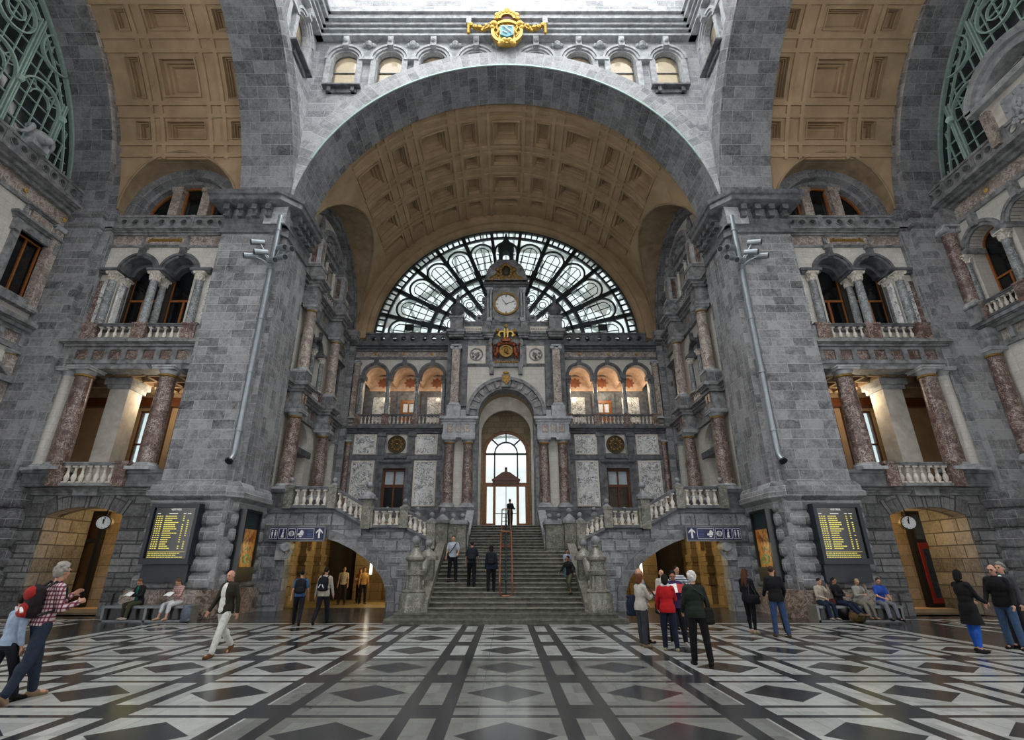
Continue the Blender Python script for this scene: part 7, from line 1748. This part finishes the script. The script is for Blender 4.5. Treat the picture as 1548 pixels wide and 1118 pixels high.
def person(label, loc, rz, h=1.75, legs=((3, 2, 3), (-2, 2, 3)), arms=((4, 8, 12, 0), (4, 8, 12, 0)), lean=0, head=(0, 0), top=('shirt', '#888888'), sleeve='long', bottom=('long', '#222222'), hair=('short', '#241a14'),
           shoes='#16120f', skin=0, inner=None, seat=None, vox=.013, girl=False, glasses=False, twist=0, side_lean=0, group=None):
    k = h / 1.76; t = thing('person', loc, label, 'person', group, rz); sk = SK[skin]
    hipz = .93; L1, L2 = .44, .42
    if seat: hipz = (seat + .1) / k
    hip = V(0, 0, hipz)
    RL = Matrix.Rotation(R_(lean), 3, 'X') @ Matrix.Rotation(R_(side_lean), 3, 'Y')      # forward is -y
    up = lambda x, y, z: hip + RL @ V(x, y, z - .93)
    B = []; TR = []; TOP = []; SH = []
    f_ = .93 if girl else 1.0
    pel, wai, che = (.165, .115, .13), (.14 * f_, .105, .17), (.172 * f_, .12, .19)
    tor = [('e', up(0, .01, .97), pel, RL), ('e', up(0, 0, 1.12), wai, RL), ('e', up(0, 0, 1.31), che, RL), ('c', up(-.14 * f_, .01, 1.43), up(.14 * f_, .01, 1.43), .062, .062)]
    if girl: tor.append(('c', up(-.07, -.085, 1.29), up(.07, -.085, 1.29), .055, .055))
    B += tor
    def infl(ps, d): return [('c', p[1], p[2], p[3] + d, p[4] + d) if p[0] == 'c' else ('e', p[1], tuple(r + d for r in p[2]), p[3]) for p in ps]
    foot = []; legp = []
    for sd, (fw, bd, ot) in zip((1, -1), legs):
        h0 = hip + V(sd * .092, 0, -.0)
        dv = lambda a, o: V(math.sin(R_(o)) * sd, -math.sin(R_(a)) * math.cos(R_(o)), -math.cos(R_(a)) * math.cos(R_(o)))
        kn = h0 + dv(fw, ot) * L1; d2 = dv(fw - bd, ot * (.3 if seat else .6)); an = kn + d2 * L2
        legp.append((h0, kn, an, d2))
    dz = min(l[2].z for l in legp) - .075
    if not seat:
        for q in (B, ): pass
    for sd, (h0, kn, an, d2) in zip((1, -1), legp):
        B += [('c', h0, kn, .083, .056), ('c', kn, an, .055, .037), ('e', kn + d2 * .12 + V(0, .018, 0), (.052, .055, .11), None)]
        fd = V(0, -1, 0) if d2.z < -.85 or seat else (V(0, -1, 0) - d2 * .35).normalized()
        if d2.y > .35 and not seat: fd = V(0, -.72, -.69)
        heel = an + V(0, .03, -.03); toe = heel + fd * .2 + V(sd * .02, 0, -.02)
        B += [('c', heel, heel + fd * .17, .034, .026)]
        SH.append([('c', heel + V(0, 0, -.0), heel + fd * .08, .046, .048), ('c', heel + fd * .05 + V(0, 0, -.012), toe, .045, .036)])
        kind = bottom[0]
        g = .018 if kind == 'long' else .008 if kind == 'leggings' else .022
        e = an - d2 * (.03 if kind != 'capri' else .2)
        q = .062 if kind == 'long' else .04 if kind == 'leggings' else .068
        TR += [('c', h0, kn, .083 + g, .056 + g + .004), ('c', kn, e, .056 + g + .002, q), ('e', kn + d2 * .12 + V(0, .018, 0), (.052 + g, .055 + g, .12), None)]
    TR += infl(tor[:1], .014)
    # arms
    hands = []
    for sd, (fw, ot, bd, inw) in zip((1, -1), arms):
        sh = up(sd * .178 * f_, .01, 1.425)
        a = R_(fw); o = R_(ot); d1 = RL @ V(math.sin(o) * sd, -math.sin(a) * math.cos(o), -math.cos(a) * math.cos(o)); el = sh + d1 * .29
        b = R_(fw + bd); i = R_(inw); d2 = RL @ V((math.sin(o) * .6 * math.cos(i) - math.sin(i)) * sd, -math.sin(b) * math.cos(i), -math.cos(b) * math.cos(i)); d2.normalize(); wr = el + d2 * .25
        B += [('c', sh, el, .05, .04), ('c', el, wr, .04, .026)]
        if sleeve == 'long': TOP += [('c', sh, el, .06, .054), ('c', el, wr - d2 * .0, .054, .043)]
        else: TOP += [('c', sh, sh + d1 * .2, .062, .062)]
        fwd = V(0, -1, 0) if abs(d2.y) < .75 else V(-sd * .4, 0, 1)
        s_ = (fwd - d2 * fwd.dot(d2)).normalized(); n_ = d2.cross(s_).normalized()
        if n_.x * sd > 0: n_ = -n_
        B.append(('e', wr + d2 * .05, (.03, .03, .05), V(0, 0, 1).rotation_difference(d2).to_matrix()))
        for j, fl in enumerate((.062, .07, .065, .05)):
            bs = wr + d2 * .085 + s_ * (.03 - .02 * j); m = bs + (d2 + n_ * .25).normalized() * fl * .55
            B += [('c', bs - d2 * .02, m, .0105, .0095), ('c', m, m + (d2 + n_ * .8).normalized() * fl * .5, .0095, .008)]
        tb = wr + d2 * .025 + s_ * .025; B += [('c', tb, tb + (s_ * .7 + d2 * .7 + n_ * .3).normalized() * .06, .013, .01)]
        hands.append(wr + d2 * .09)
    # head
    RH = RL @ Matrix.Rotation(R_(head[0]), 3, 'Z') @ Matrix.Rotation(R_(head[1]), 3, 'X')
    nk = up(0, .012, 1.5); hd = lambda x, y, z: nk + RH @ V(x, y, z - 1.5)
    B += [('c', up(0, .02, 1.42), hd(0, .01, 1.57), .056, .052), ('e', hd(0, .005, 1.662), (.072, .09, .1), RH), ('e', hd(0, -.022, 1.605), (.056, .066, .068), RH), ('e', hd(0, -.052, 1.566), (.034, .034, .028), RH),
          ('c', hd(0, -.082, 1.665), hd(0, -.1, 1.628), .012, .017), ('e', hd(.073, .008, 1.64), (.012, .022, .034), RH), ('e', hd(-.073, .008, 1.64), (.012, .022, .034), RH), ('c', hd(-.035, -.076, 1.685), hd(.035, -.076, 1.685), .014, .014)]
    S = lambda ps: [('c', p[1] * k, p[2] * k, p[3] * k, p[4] * k) if p[0] == 'c' else ('e', p[1] * k, tuple(r * k for r in p[2]), p[3]) for p in ps]
    drop = V(0, 0, -dz) if not seat else V(0, 0, 0)
    def D(ps): return S([('c', p[1] + drop, p[2] + drop, p[3], p[4]) if p[0] == 'c' else ('e', p[1] + drop, p[2], p[3]) for p in ps])
    fuse('body', D(B), vox, sk, t, 3)
    fuse('trousers' if bottom[0] != 'leggings' else 'leggings', D(TR), vox * 1.25, cloth(bottom[1]), t, 4)
    kind = top[0]; d = {'shirt': .014, 'jacket': .032, 'coat': .034}[kind]
    TOP += infl(tor[1:3], d) + [('c', up(-.15 * f_, .01, 1.43), up(.15 * f_, .01, 1.43), .068 + d * .4, .068 + d * .4), ('c', up(0, .015, 1.44), up(0, .012, 1.5), .07, .06)]
    hz = {'shirt': .93, 'jacket': .87, 'coat': .58}[kind]
    if kind != 'coat' or seat: TOP += [('e', up(0, .01, .94), (pel[0] + d + .004, pel[1] + d + .012, .26), RL)]
    if kind == 'coat' and not seat: TOP += [('e', up(0, 0, .9), (.205, .16, .25), None), ('c', up(-.06, 0, .8), up(-.09, -.01, .5), .14, .17), ('c', up(.06, 0, .8), up(.09, -.01, .5), .14, .17)]
    g_ = fuse({'shirt': 'shirt', 'jacket': 'jacket', 'coat': 'coat'}[kind], D(TOP), vox * 1.25, cloth(top[1]), t, 4)
    if not seat: clip(g_, (up(0, 0, hz) + drop) * k, RL @ V(0, 0, -1))
    if inner: fuse('shirt', D([('e', up(0, -.06, 1.31), (.1, .112, .2), RL), ('e', up(0, -.06, 1.08), (.1, .107, .22), RL), ('e', up(0, -.055, .95), (.11, .112, .1), RL)]), vox * 1.25, cloth(inner), t, 3)
    for p in SH: fuse('shoe', D(p), vox, cloth(shoes), t, 3)
    if hair:
        hk, hc = hair; H = [('e', hd(0, .022, 1.684), (.079, .092, .096), RH)]
        if hk == 'fringe': H = [('e', hd(0, .045, 1.64), (.08, .064, .06), RH)]
        if hk in ('bob', 'long'): H = [('e', hd(0, .02, 1.68), (.087, .098, .102), RH), ('c', hd(0, .05, 1.66), hd(0, .06, 1.56), .075, .07), ('c', hd(.062, .005, 1.66), hd(.062, .015, 1.57), .03, .028), ('c', hd(-.062, .005, 1.66), hd(-.062, .015, 1.57), .03, .028)]
        if hk == 'long': H += [('c', hd(-.03, .07, 1.6), up(-.05, .12, 1.28), .06, .035), ('c', hd(.03, .07, 1.6), up(.05, .12, 1.3), .06, .035)]
        if hk == 'curly':
            rn = random.Random(5)
            H.append(('e', hd(0, .05, 1.63), (.08, .065, .075), RH))
            for q in range(110):
                a, b = rn.uniform(0, 2 * PI), rn.uniform(-.95, 1.5); x, y, z = math.cos(b) * math.cos(a), math.cos(b) * math.sin(a), math.sin(b)
                if (y > -.3 and z > -.2) or z > .6 or (y > .25): H.append(('e', hd(.082 * x, .022 + .096 * y, 1.684 + .096 * z), (.024, .024, .021), None))
        fuse('hair', D(H), vox, cloth(hc), t, 2 if hk != 'curly' else 1)
    for sx in (-1, 1):
        mb = MB(); c = (hd(sx * .032, -.079, 1.663) + drop) * k; mb.ball((0, 0, 0), .011 * k, 8); e = mb.build('eye', M['eye'], None); e.parent = t; e.location = c
    mb = MB(); mb.ball((0, 0, 0), .02 * k, 8, .25, 1.1, .4); e = mb.build('mouth', M['lip'], None); e.parent = t; e.location = (hd(0, -.086, 1.59) + drop) * k
    if glasses:
        mb = MB()
        for sx in (-1, 1): c = (hd(sx * .034, -.1, 1.662) + drop) * k; mb.ring(lambda u, d_, z, c=c: (c[0] + u, c[1] + d_, c[2] + z), 0, 0, .02, .027, -.004, .004, 0, 360, 14)
        a, b = (hd(-.06, -.1, 1.668) + drop) * k, (hd(.06, -.1, 1.668) + drop) * k; mb.bar(a, b, .006, .006)
        e = mb.build('spectacles', M['black'], None); e.parent = t
    Wm = Matrix.Translation(Vector(loc)) @ Matrix.Rotation(rz, 4, 'Z')
    return t, [Wm @ ((p + drop) * k) for p in hands], (lambda x, y, z: Wm @ ((up(x, y, z) + drop) * k))
def backpack(at, rz, label, c, h=.5, extra=None):
    p = at(0, .12, 1.02); t = thing('backpack', tuple(p), label, 'backpack', None, rz)
    fuse('body', [('c', V(-.08, .07, .1), V(.08, .07, .1), .1, .1), ('c', V(-.08, .06, .36), V(.08, .06, .36), .09, .09), ('e', V(0, .07, .24), (.19, .11, .24), None)], .016, cloth(c), t, 4)
    fuse('front_pocket', [('c', V(-.07, .16, .08), V(.07, .16, .08), .06, .06), ('e', V(0, .15, .14), (.13, .06, .1), None)], .016, cloth(extra or c), t, 4)
    for sx in (-1, 1):
        mb = MB(); q = [(sx * .1, 0, .42), (sx * .115, -.1, .5), (sx * .12, -.25, .42), (sx * .12, -.28, .28), (sx * .14, -.16, .1), (sx * .14, .03, .04)]; mb.tube(q, .022, 6); o = mb.build('strap', M['bag_black'], None); o.parent = t
    return t
def bag(name, c, label, cat, size, col, strap=None):
    t = thing(name, c, label, cat); w, d, h = size
    fuse('body', [('c', V(-w / 2 + .06, 0, .06), V(w / 2 - .06, 0, .06), .06, .06), ('c', V(-w / 2 + .06, 0, h - .05), V(w / 2 - .06, 0, h - .05), .045, .045), ('e', V(0, 0, h / 2), (w / 2, d / 2, h / 2), None)], .014, cloth(col), t, 4)
    if strap:
        mb = MB(); mb.tube([tuple(Vector(q) - Vector(c)) for q in strap], .012, 6); o = mb.build('strap', M['bag_black'], None); o.parent = t
    return t
def sheet(name, c, label, cat, w, h, tilt, rz, mats, red=False):
    t = thing(name, tuple(c), label, cat, None, rz); R = Matrix.Rotation(tilt, 4, 'X')
    for i, sx in enumerate((-1, 1)):
        mb = MB(); F = lambda u, d, z: tuple(R @ V(u, d + abs(u) * .25, z)); mb.box(F, min(0, sx * w / 2), max(0, sx * w / 2), -.004, .004, -h / 2, h / 2); o = mb.build('page', mats[i % len(mats)], None, weld=False); o.parent = t
    return t
A0 = ((4, 8, 12, 0), (4, 8, 12, 0))
WALK = ((24, 6, 2), (-16, 22, 2)); WALK2 = ((-14, 24, 2), (20, 4, 2))
SIT = ((82, 84, 8), (82, 80, 8))
_, hs, at = person('grey haired man in red checked shirt and jeans with a red backpack, striding off', (-6.98, 8.45, 0), R_(148), 1.84, ((12, 3, 3), (-9, 12, 3)), ((25, 6, 115, 25), (15, 8, 100, 25)), 6, (15, 0), ('shirt', 'plaid'), bottom=('long', '#27303f'), hair=('curly', '#8d8880'), shoes='#7a6650', vox=.011)
backpack(at, R_(148), 'red and black backpack on the grey haired man in the checked shirt', '#1c1416', .5, '#8e1f1c')
tt = bpy.data.objects['backpack']; mb = MB()
for sx in (-1, 1): mb.bar((sx * .09 - .05, .215, .1), (sx * .09 + .05, .205, .16), .035, .02)
o = mb.build('reflective_patches', M['white'], None); o.parent = tt
fuse('red_panel', [('e', V(0, .12, .34), (.15, .09, .11), None)], .016, cloth('#8e1f1c'), tt, 3)
person('dark haired child in pale blue shirt beside the man with the red backpack', (-7.25, 8.3, 0), R_(160), 1.42, WALK2, A0, 3, (20, 0), ('shirt', '#8f9fb4'), bottom=('long', '#1b1d24'), hair=('short', '#1a1512'), vox=.011)
person('balding man in open dark olive jacket, white shirt and white trousers walking towards us', (-6.18, 12.26, 0), R_(-22), 1.74, ((20, 4, 2), (-18, 26, 2)), ((-14, 12, 12, 0), (14, 12, 16, 0)), 0, (0, 10), ('jacket', '#26241b'), bottom=('long', '#c3c3bd'), hair=('fringe', '#4a4038'), shoes='#5a3a22', inner='#cfcfca', vox=.011)
_, h1, at = person('slim person in blue T-shirt and dark jeans with black backpack entering the passage', (-6.86, 18.34, 0), R_(195), 1.7, WALK, ((-8, 10, 14, 0), (10, 10, 20, 0)), 2, (0, 0), ('shirt', '#3c5c86'), 'short', ('long', '#15171f'), ('short', '#15110f'))
backpack(at, R_(195), 'black backpack on the person in the blue T-shirt', '#14151a')
_, h1, at = person('man in pale hooded jacket and dark jeans with black backpack entering the passage', (-6.13, 18.54, 0), R_(178), 1.78, WALK2, ((-6, 12, 12, 0), (8, 12, 14, 0)), 2, (0, 0), ('jacket', '#a39c90'), bottom=('long', '#14161e'), hair=('short', '#15110f'))
b = backpack(at, R_(178), 'black backpack with white stripes on the man in the pale jacket', '#121317')
mb = MB(); mb.bar((-.08, .2, .1), (-.02, .205, .22), .02, .02); mb.bar((.1, .2, .12), (.04, .205, .22), .02, .02); o = mb.build('white_stripes', M['white'], None); o.parent = b
person('person in loose white shirt standing deep inside the yellow passage', (-8.1, 27.2, 0), R_(10), 1.74, ((4, 2, 5), (-3, 2, 5)), A0, 0, (15, 0), ('shirt', '#b9ac98'), 'short', ('long', '#2a2620'), ('short', '#3a2a1c'))
person('person in orange top beside a companion deep inside the yellow passage', (-7.55, 28.2, 0), R_(-20), 1.66, A0 and ((3, 2, 4), (-3, 2, 4)), ((30, 8, 70, 25), (10, 8, 60, 25)), 0, (25, 0), ('shirt', '#b8793c'), 'short', ('long', '#1c1b22'), ('bob', '#4a2d18'), girl=True)
person('person in white and ochre top leaning near the lamp strip in the passage', (-7.25, 27.8, 0), R_(25), 1.7, ((3, 2, 4), (-3, 2, 4)), A0, 0, (0, 0), ('shirt', '#b08a5c'), 'short', ('long', '#1a1a20'), ('short', '#2a1c14'))
_, h1, at = person('man in light short sleeved shirt and dark trousers coming down the stairs', (-2.1, 21.25, 1.2), R_(5), 1.72, ((4, 2, 4), (-3, 2, 4)), ((18, 10, 45, 15), (4, 12, 10, 0)), 0, (0, 14), ('shirt', '#9aa0a8'), 'short', ('long', '#12131a'), ('short', '#4a3a30'))
mb = MB(); mb.tube([tuple(at(.13, -.1, 1.48)), tuple(at(.02, -.16, 1.3)), tuple(at(-.14, -.13, 1.08))], .016, 6); q = thing('shoulder_bag', tuple(at(-.22, 0, .95)), 'small dark shoulder bag of the man coming down the stairs', 'bag'); mb.build('strap', M['bag_black'], q)
mb = MB(); mb.ball(tuple(at(-.23, 0, .98)), .1, 10, 1.3, .5, 1.0); mb.build('body', M['bag_black'], q)
_, h1, at = person('person in dark top climbing the stairs left of the handrail, farther from it', (-1.32, 20.75, 1.02), R_(180), 1.66, ((18, 30, 2), (-6, 4, 2)), ((0, 10, 20, 0), (6, 14, 45, 0)), 4, (0, 0), ('shirt', '#20262f'), 'short', ('long', '#101116'), ('short', '#14100e'))
backpack(at, R_(180), 'dark backpack on the climber farther from the handrail', '#171d24')
_, h1, at = person('long haired person in navy jacket climbing the stairs close to the handrail', (-.56, 20.4, .86), R_(180), 1.66, ((-6, 6, 2), (16, 28, 2)), A0, 4, (0, 0), ('jacket', '#1a2436'), bottom=('long', '#0f1015'), hair=('bob', '#1a1210'), girl=True)
backpack(at, R_(180), 'black backpack on the climber close to the handrail', '#14161b')
person('dark silhouetted person standing in the doorway at the top of the stairs', (.25, 32.2, 3.95), R_(150), 1.7, ((4, 2, 3), (-3, 2, 3)), ((20, 10, 80, 20), (20, 10, 80, 20)), 0, (0, 0), ('jacket', '#15161a'), bottom=('long', '#101114'), hair=('short', '#0e0c0b'))
person('small boy in pale blue T-shirt holding on at the edge of the stairs', (2.42, 21.3, 1.2), R_(15), 1.2, ((8, 12, 4), (-3, 4, 4)), ((10, 10, 30, 10), (15, 10, 40, 10)), 0, (10, 10), ('shirt', '#8b93a6'), 'short', ('capri', '#3a6f78'), ('short', '#120e0c'), skin=1)
person('child in black top and olive trousers leaning on the stone stringer of the stairs', (2.36, 20.25, .75), R_(-40), 1.4, ((35, 50, 4), (-4, 4, 4)), ((25, 40, 20, 0), (30, 20, 40, 10)), 8, (-20, 5), ('shirt', '#131215'), 'long', ('capri', '#4a4a3c'), ('short', '#120e0c'), skin=1)
# group on the right
_, hb, at = person('woman with auburn bob in cream jacket and grey trousers, side view in the group', (3.28, 13.5, 0), R_(115), 1.6, ((3, 2, 3), (-3, 2, 3)), ((22, 8, 95, 25), (28, 8, 90, 20)), 3, (-5, 8), ('jacket', '#aaa79c'), bottom=('long', '#34353a'), hair=('bob', '#5a3320'), shoes='#6d5c48', girl=True, vox=.011)
bag('handbag', tuple(V(3.72, 13.35, .72)), 'black handbag hanging beside the woman in the cream jacket', 'bag', (.3, .14, .34), '#14141a', [(3.62, 13.35, 1.02), (3.5, 13.42, 1.32), (3.42, 13.5, 1.4), (3.7, 13.4, 1.02)])
person('bald man half hidden behind the woman in the cream jacket', (3.46, 14.1, 0), R_(60), 1.73, arms=((12, 8, 60, 15), (8, 8, 30, 0)), top=('shirt', '#7c8290'), bottom=('long', '#25262c'), hair=('fringe', '#8a7a6a'), shoes='#141414')
bag('satchel', (3.2, 14.02, .62), 'navy satchel hanging behind the woman in the cream jacket', 'bag', (.34, .16, .5), '#1a2233')
_, hr, at = person('woman in bright red hooded jacket and dark trousers with her back turned', (3.74, 12.89, 0), R_(165), 1.6, ((3, 2, 4), (-3, 2, 4)), ((10, 14, 30, 10), (26, 10, 95, 20)), 2, (0, 8), ('jacket', '#a5141a'), bottom=('long', '#131a2c'), hair=('bob', '#15100f'), shoes='#8f8368', girl=True, vox=.011)
fuse('white_collar', [('c', at(-.07, .04, 1.5) * 1, at(.07, .04, 1.5) * 1, .045, .045)], .012, cloth('#c9c9c6'), None, 3); o = bpy.data.objects['white_collar']; o.name = 'hood_lining'; p = bpy.data.objects[[x.name for x in bpy.data.objects if x.name.startswith('person') and 'red hooded' in x.get('label', '')][0]]; o.parent = p; o.matrix_parent_inverse = (Matrix.Translation(p.location) @ Matrix.Rotation(p.rotation_euler[2], 4, 'Z')).inverted()
_, hp, at = person('dark haired person in purple jacket facing us and reading a map', (4.2, 13.75, 0), R_(-8), 1.68, ((3, 2, 5), (-2, 2, 5)), ((36, 10, 75, 22), (36, 10, 75, 22)), 2, (-10, 22), ('jacket', '#35254d'), bottom=('long', '#101117'), hair=('short', '#120f0e'), shoes='#8b8b88', skin=1, vox=.011)
m = (hp[0] + hp[1]) / 2; sheet('folded_map', (m.x, m.y - .03, m.z + .06), 'white and red map held by the person in the purple jacket', 'map', .42, .24, R_(-35), R_(-8), [M['white'], plain('red_print', '#a3232a', .6)])
_, hg, at = person('white haired man in dark green jacket and black trousers with his back turned', (3.8, 11.12, 0), R_(175), 1.68, ((5, 3, 4), (-5, 5, 4)), ((10, 12, 45, 10), (4, 14, 25, 0)), 6, (0, 6), ('jacket', '#18211a'), bottom=('long', '#0d0d10'), hair=('curly', '#c2bfba'), shoes='#0f0f10', vox=.011)
bag('shoulder_bag', tuple(at(-.23, .04, .74)), 'dark shoulder bag at the hip of the white haired man in green', 'bag', (.22, .1, .32), '#131512', [tuple(at(-.23, .02, 1.03)), tuple(at(-.2, .12, 1.25)), tuple(at(.0, .16, 1.4)), tuple(at(.1, .03, 1.52))])
person('bald man in pale jacket standing behind the woman in red', (4.75, 16.6, 0), R_(10), 1.68, top=('jacket', '#a5a29b'), bottom=('long', '#25252a'), hair=('fringe', '#6b5b4c'))
person('dark haired man in striped shirt with hand at his ear behind the group', (5.35, 17.0, 0), R_(-8), 1.78, arms=((40, 20, 125, 10), (4, 8, 10, 0)), head=(20, 0), top=('shirt', 'stripe'), bottom=('long', '#20222a'), hair=('short', '#16110f'))
_, hl, at = person('woman with long brown hair in black jacket and trousers standing by the pier', (7.0, 15.95, 0), R_(125), 1.7, ((6, 4, 2), (-4, 6, 2)), ((10, 8, 50, 15), (10, 8, 45, 10)), 0, (0, 6), ('jacket', '#121217'), bottom=('leggings', '#0f0f13'), hair=('long', '#4a2c1c'), shoes='#8a7a62', girl=True)
bag('handbag', (7.0, 15.62, .78), 'black handbag of the long haired woman in black', 'bag', (.36, .16, .26), '#101014', [(6.9, 15.65, 1.02), (6.98, 15.8, 1.3), (7.02, 15.88, 1.44), (7.1, 15.66, 1.02)])
person('man in black leather jacket and blue jeans with his back turned, near the bench', (7.45, 15.25, 0), R_(168), 1.78, ((3, 2, 4), (-3, 4, 5)), ((8, 14, 50, 10), (6, 14, 40, 10)), 0, (-30, 0), ('jacket', '#131316'), bottom=('long', '#34486a'), hair=('short', '#3a2a20'), shoes='#4a3c30', vox=.012)
person('dark haired person peering over the shoulder of the man in the leather jacket', (8.0, 16.4, 0), R_(-15), 1.74, arms=((20, 10, 70, 10), (20, 10, 70, 10)), head=(12, 0), top=('jacket', '#1a181c'), bottom=('long', '#15151a'), hair=('short', '#14100e'), skin=0)
_, hk, at = person('woman with black bob in long black coat and bright blue leggings, arms forward', (10.55, 12.7, 0), R_(100), 1.7, ((5, 3, 2), (-5, 6, 2)), ((30, 8, 35, 10), (24, 8, 40, 10)), 0, (0, 4), ('coat', '#0f0f12'), bottom=('leggings', '#1f4fa0'), hair=('bob', '#0e0c0d'), shoes='#131313', girl=True, vox=.011)
person('bald man with spectacles, black jacket and jeans facing the woman in the long coat', (11.75, 13.1, 0), R_(-62), 1.82, ((4, 3, 4), (-4, 4, 4)), ((6, 10, 25, 5), (10, 12, 25, 5)), 4, (0, 6), ('jacket', '#121215'), bottom=('long', '#3c5270'), hair=('fringe', '#4b4038'), shoes='#1a1818', glasses=True, vox=.012)
person('grey haired man in grey jacket over white shirt at the edge of the hall', (12.2, 13.4, 0), R_(-70), 1.85, top=('jacket', '#3e4044'), bottom=('long', '#222328'), hair=('curly', '#7d7972'), inner='#c3c6ca', vox=.012)
# seated people
S_ = dict(seat=.5)
_, h1, at = person('reader in dark jacket over green shirt and olive trousers on the bench, nearer the doorway', (-13.0, 19.6, 0), R_(-18), 1.66, ((80, 70, 5), (80, 88, 5)), ((30, 6, 70, 30), (30, 6, 70, 30)), 6, (-12, 28), ('jacket', '#14161a'), bottom=('long', '#3d3d2c'), hair=('short', '#6a4a30'), shoes='#a39d92', inner='#1f5a48', **S_)
m = (h1[0] + h1[1]) / 2; sheet('open_book', (m.x, m.y - .03, m.z + .06), 'open pale book held by the reader in the dark jacket', 'book', .3, .2, R_(-55), R_(-18), [M['white']])
_, h1, at = person('reader in pink checked shirt and white cropped trousers on the bench', (-11.6, 19.55, 0), R_(-16), 1.68, ((80, 74, 4), (80, 66, 7)), ((26, 6, 75, 28), (26, 6, 75, 28)), 6, (-8, 32), ('shirt', 'pinkcheck'), 'long', ('capri', '#c3c5c8'), ('short', '#5a3d28'), '#a98a70', **S_)
m = (h1[0] + h1[1]) / 2; sheet('open_book', (m.x, m.y - .03, m.z + .06), 'open white book held by the reader in the pink checked shirt', 'book', .3, .2, R_(-55), R_(-16), [M['white']])
bag('tote_bag', (-10.95, 19.1, 0), 'pale grey and navy cloth bag leaning at the end of the bench', 'bag', (.36, .2, .55), '#5d6470')
person('seated person in cream cardigan with hand at the mouth on the bench of four', (11.15, 19.6, 0), R_(10), 1.66, ((80, 78, 5), (80, 70, 4)), ((50, 4, 115, 20), (20, 6, 60, 25)), 6, (10, 12), ('shirt', '#a59c8c'), 'long', ('long', '#1a2438'), ('short', '#2a1c14'), '#7c7468', **S_)
bag('handbag', (11.5, 19.5, .5), 'small dark red bag beside the person in the cream cardigan', 'bag', (.24, .14, .22), '#4a2018')
person('seated person in black jacket and dark jeans with outstretched legs on the bench of four', (11.8, 19.6, 0), R_(25), 1.68, ((84, 42, 4), (84, 38, 6)), ((25, 6, 60, 30), (25, 6, 60, 30)), -4, (5, 6), ('jacket', '#131318'), bottom=('long', '#151e33'), hair=('short', '#120f0d'), shoes='#5a4a3c', skin=1, **S_)
person('seated woman in pale grey jacket, chin in hand, on the bench of four', (12.5, 19.6, 0), R_(5), 1.62, ((80, 70, 5), (80, 60, 5)), ((55, 4, 118, 18), (30, 6, 80, 30)), 8, (-5, 12), ('jacket', '#8d8c84'), bottom=('long', '#6f6c60'), hair=('short', '#a08b70'), shoes='#7a5a44', girl=True, **S_)
person('seated person in blue T-shirt and grey trousers at the end of the bench of four', (13.25, 19.55, 0), R_(0), 1.7, ((80, 72, 7), (80, 66, 8)), ((25, 6, 55, 25), (25, 6, 55, 25)), 8, (-15, 10), ('shirt', '#28489c'), 'short', ('long', '#6d6f78'), ('short', '#3a2c22'), '#17171a', **S_)
bag('duffel_bag', (11.95, 19.05, 0), 'brown patterned bag on the floor under the bench of four', 'bag', (.55, .3, .32), '#4a3a1f')
# ================================================================ light and camera
w = bpy.data.worlds.new('overcast_sky'); scene.world = w; w.use_nodes = True
nt = w.node_tree; nt.nodes.clear(); out = nt.nodes.new('ShaderNodeOutputWorld'); bg = nt.nodes.new('ShaderNodeBackground')
bg.inputs[0].default_value = (.985, .99, 1.0, 1); bg.inputs[1].default_value = 1.0
nt.links.new(bg.outputs[0], out.inputs[0])
def area(name, loc, rot, sx, sy, power, col):
    l = bpy.data.lights.new(name, 'AREA'); l.shape = 'RECTANGLE'; l.size = sx; l.size_y = sy; l.energy = power; l.color = col
    o = bpy.data.objects.new(name, l); COL.objects.link(o); o.location = loc; o.rotation_euler = rot; return o
def point(name, loc, power, col, r=.15):
    l = bpy.data.lights.new(name, 'POINT'); l.energy = power; l.color = col; l.shadow_soft_size = r
    o = bpy.data.objects.new(name, l); COL.objects.link(o); o.location = loc; return o
WARM = (1, .74, .4); AMB = (1, .82, .5)
for s in (-1, 1):
    for y in (26.0, 29.0): point('passage_light', (s * 5.3, y, 3.2), 60, (1, .78, .36), .3)
    point('doorway_light', (s * 15.65, 23.2, 3.8), 34, (1, .66, .28), .2)
    point('loggia_light', (s * 17, 23.5, 9.3), 18, (1, .8, .55), .3)
    for c in (5.3, 7.35, 9.4): point('gallery_light', (s * c, 35.3, 13.9), 6 if s < 0 else 13, (1, .84, .62), .15)
cam = bpy.data.cameras.new('camera'); co = bpy.data.objects.new('camera', cam); COL.objects.link(co)
cam.sensor_fit = 'HORIZONTAL'; cam.sensor_width = 36; cam.lens = 36 * 762 / 1548
cam.shift_x = 9 / 1548; cam.shift_y = 0; cam.clip_start = .05; cam.clip_end = 500
co.location = (0, 0, 1.8); co.rotation_euler = (PI / 2 + R_(21.2), 0, 0)
scene.camera = co
scene.view_settings.view_transform = 'Standard'; scene.view_settings.look = 'None'; scene.view_settings.gamma = 1
scene.view_settings.use_curve_mapping = False; scene.view_settings.exposure = 2.5
cy = scene.cycles; cy.max_bounces = 8; cy.diffuse_bounces = 5; cy.glossy_bounces = 3; cy.transparent_max_bounces = 12; cy.transmission_bounces = 4
cy.use_denoising = True; cy.sample_clamp_indirect = 6; cy.caustics_reflective = False; cy.caustics_refractive = False
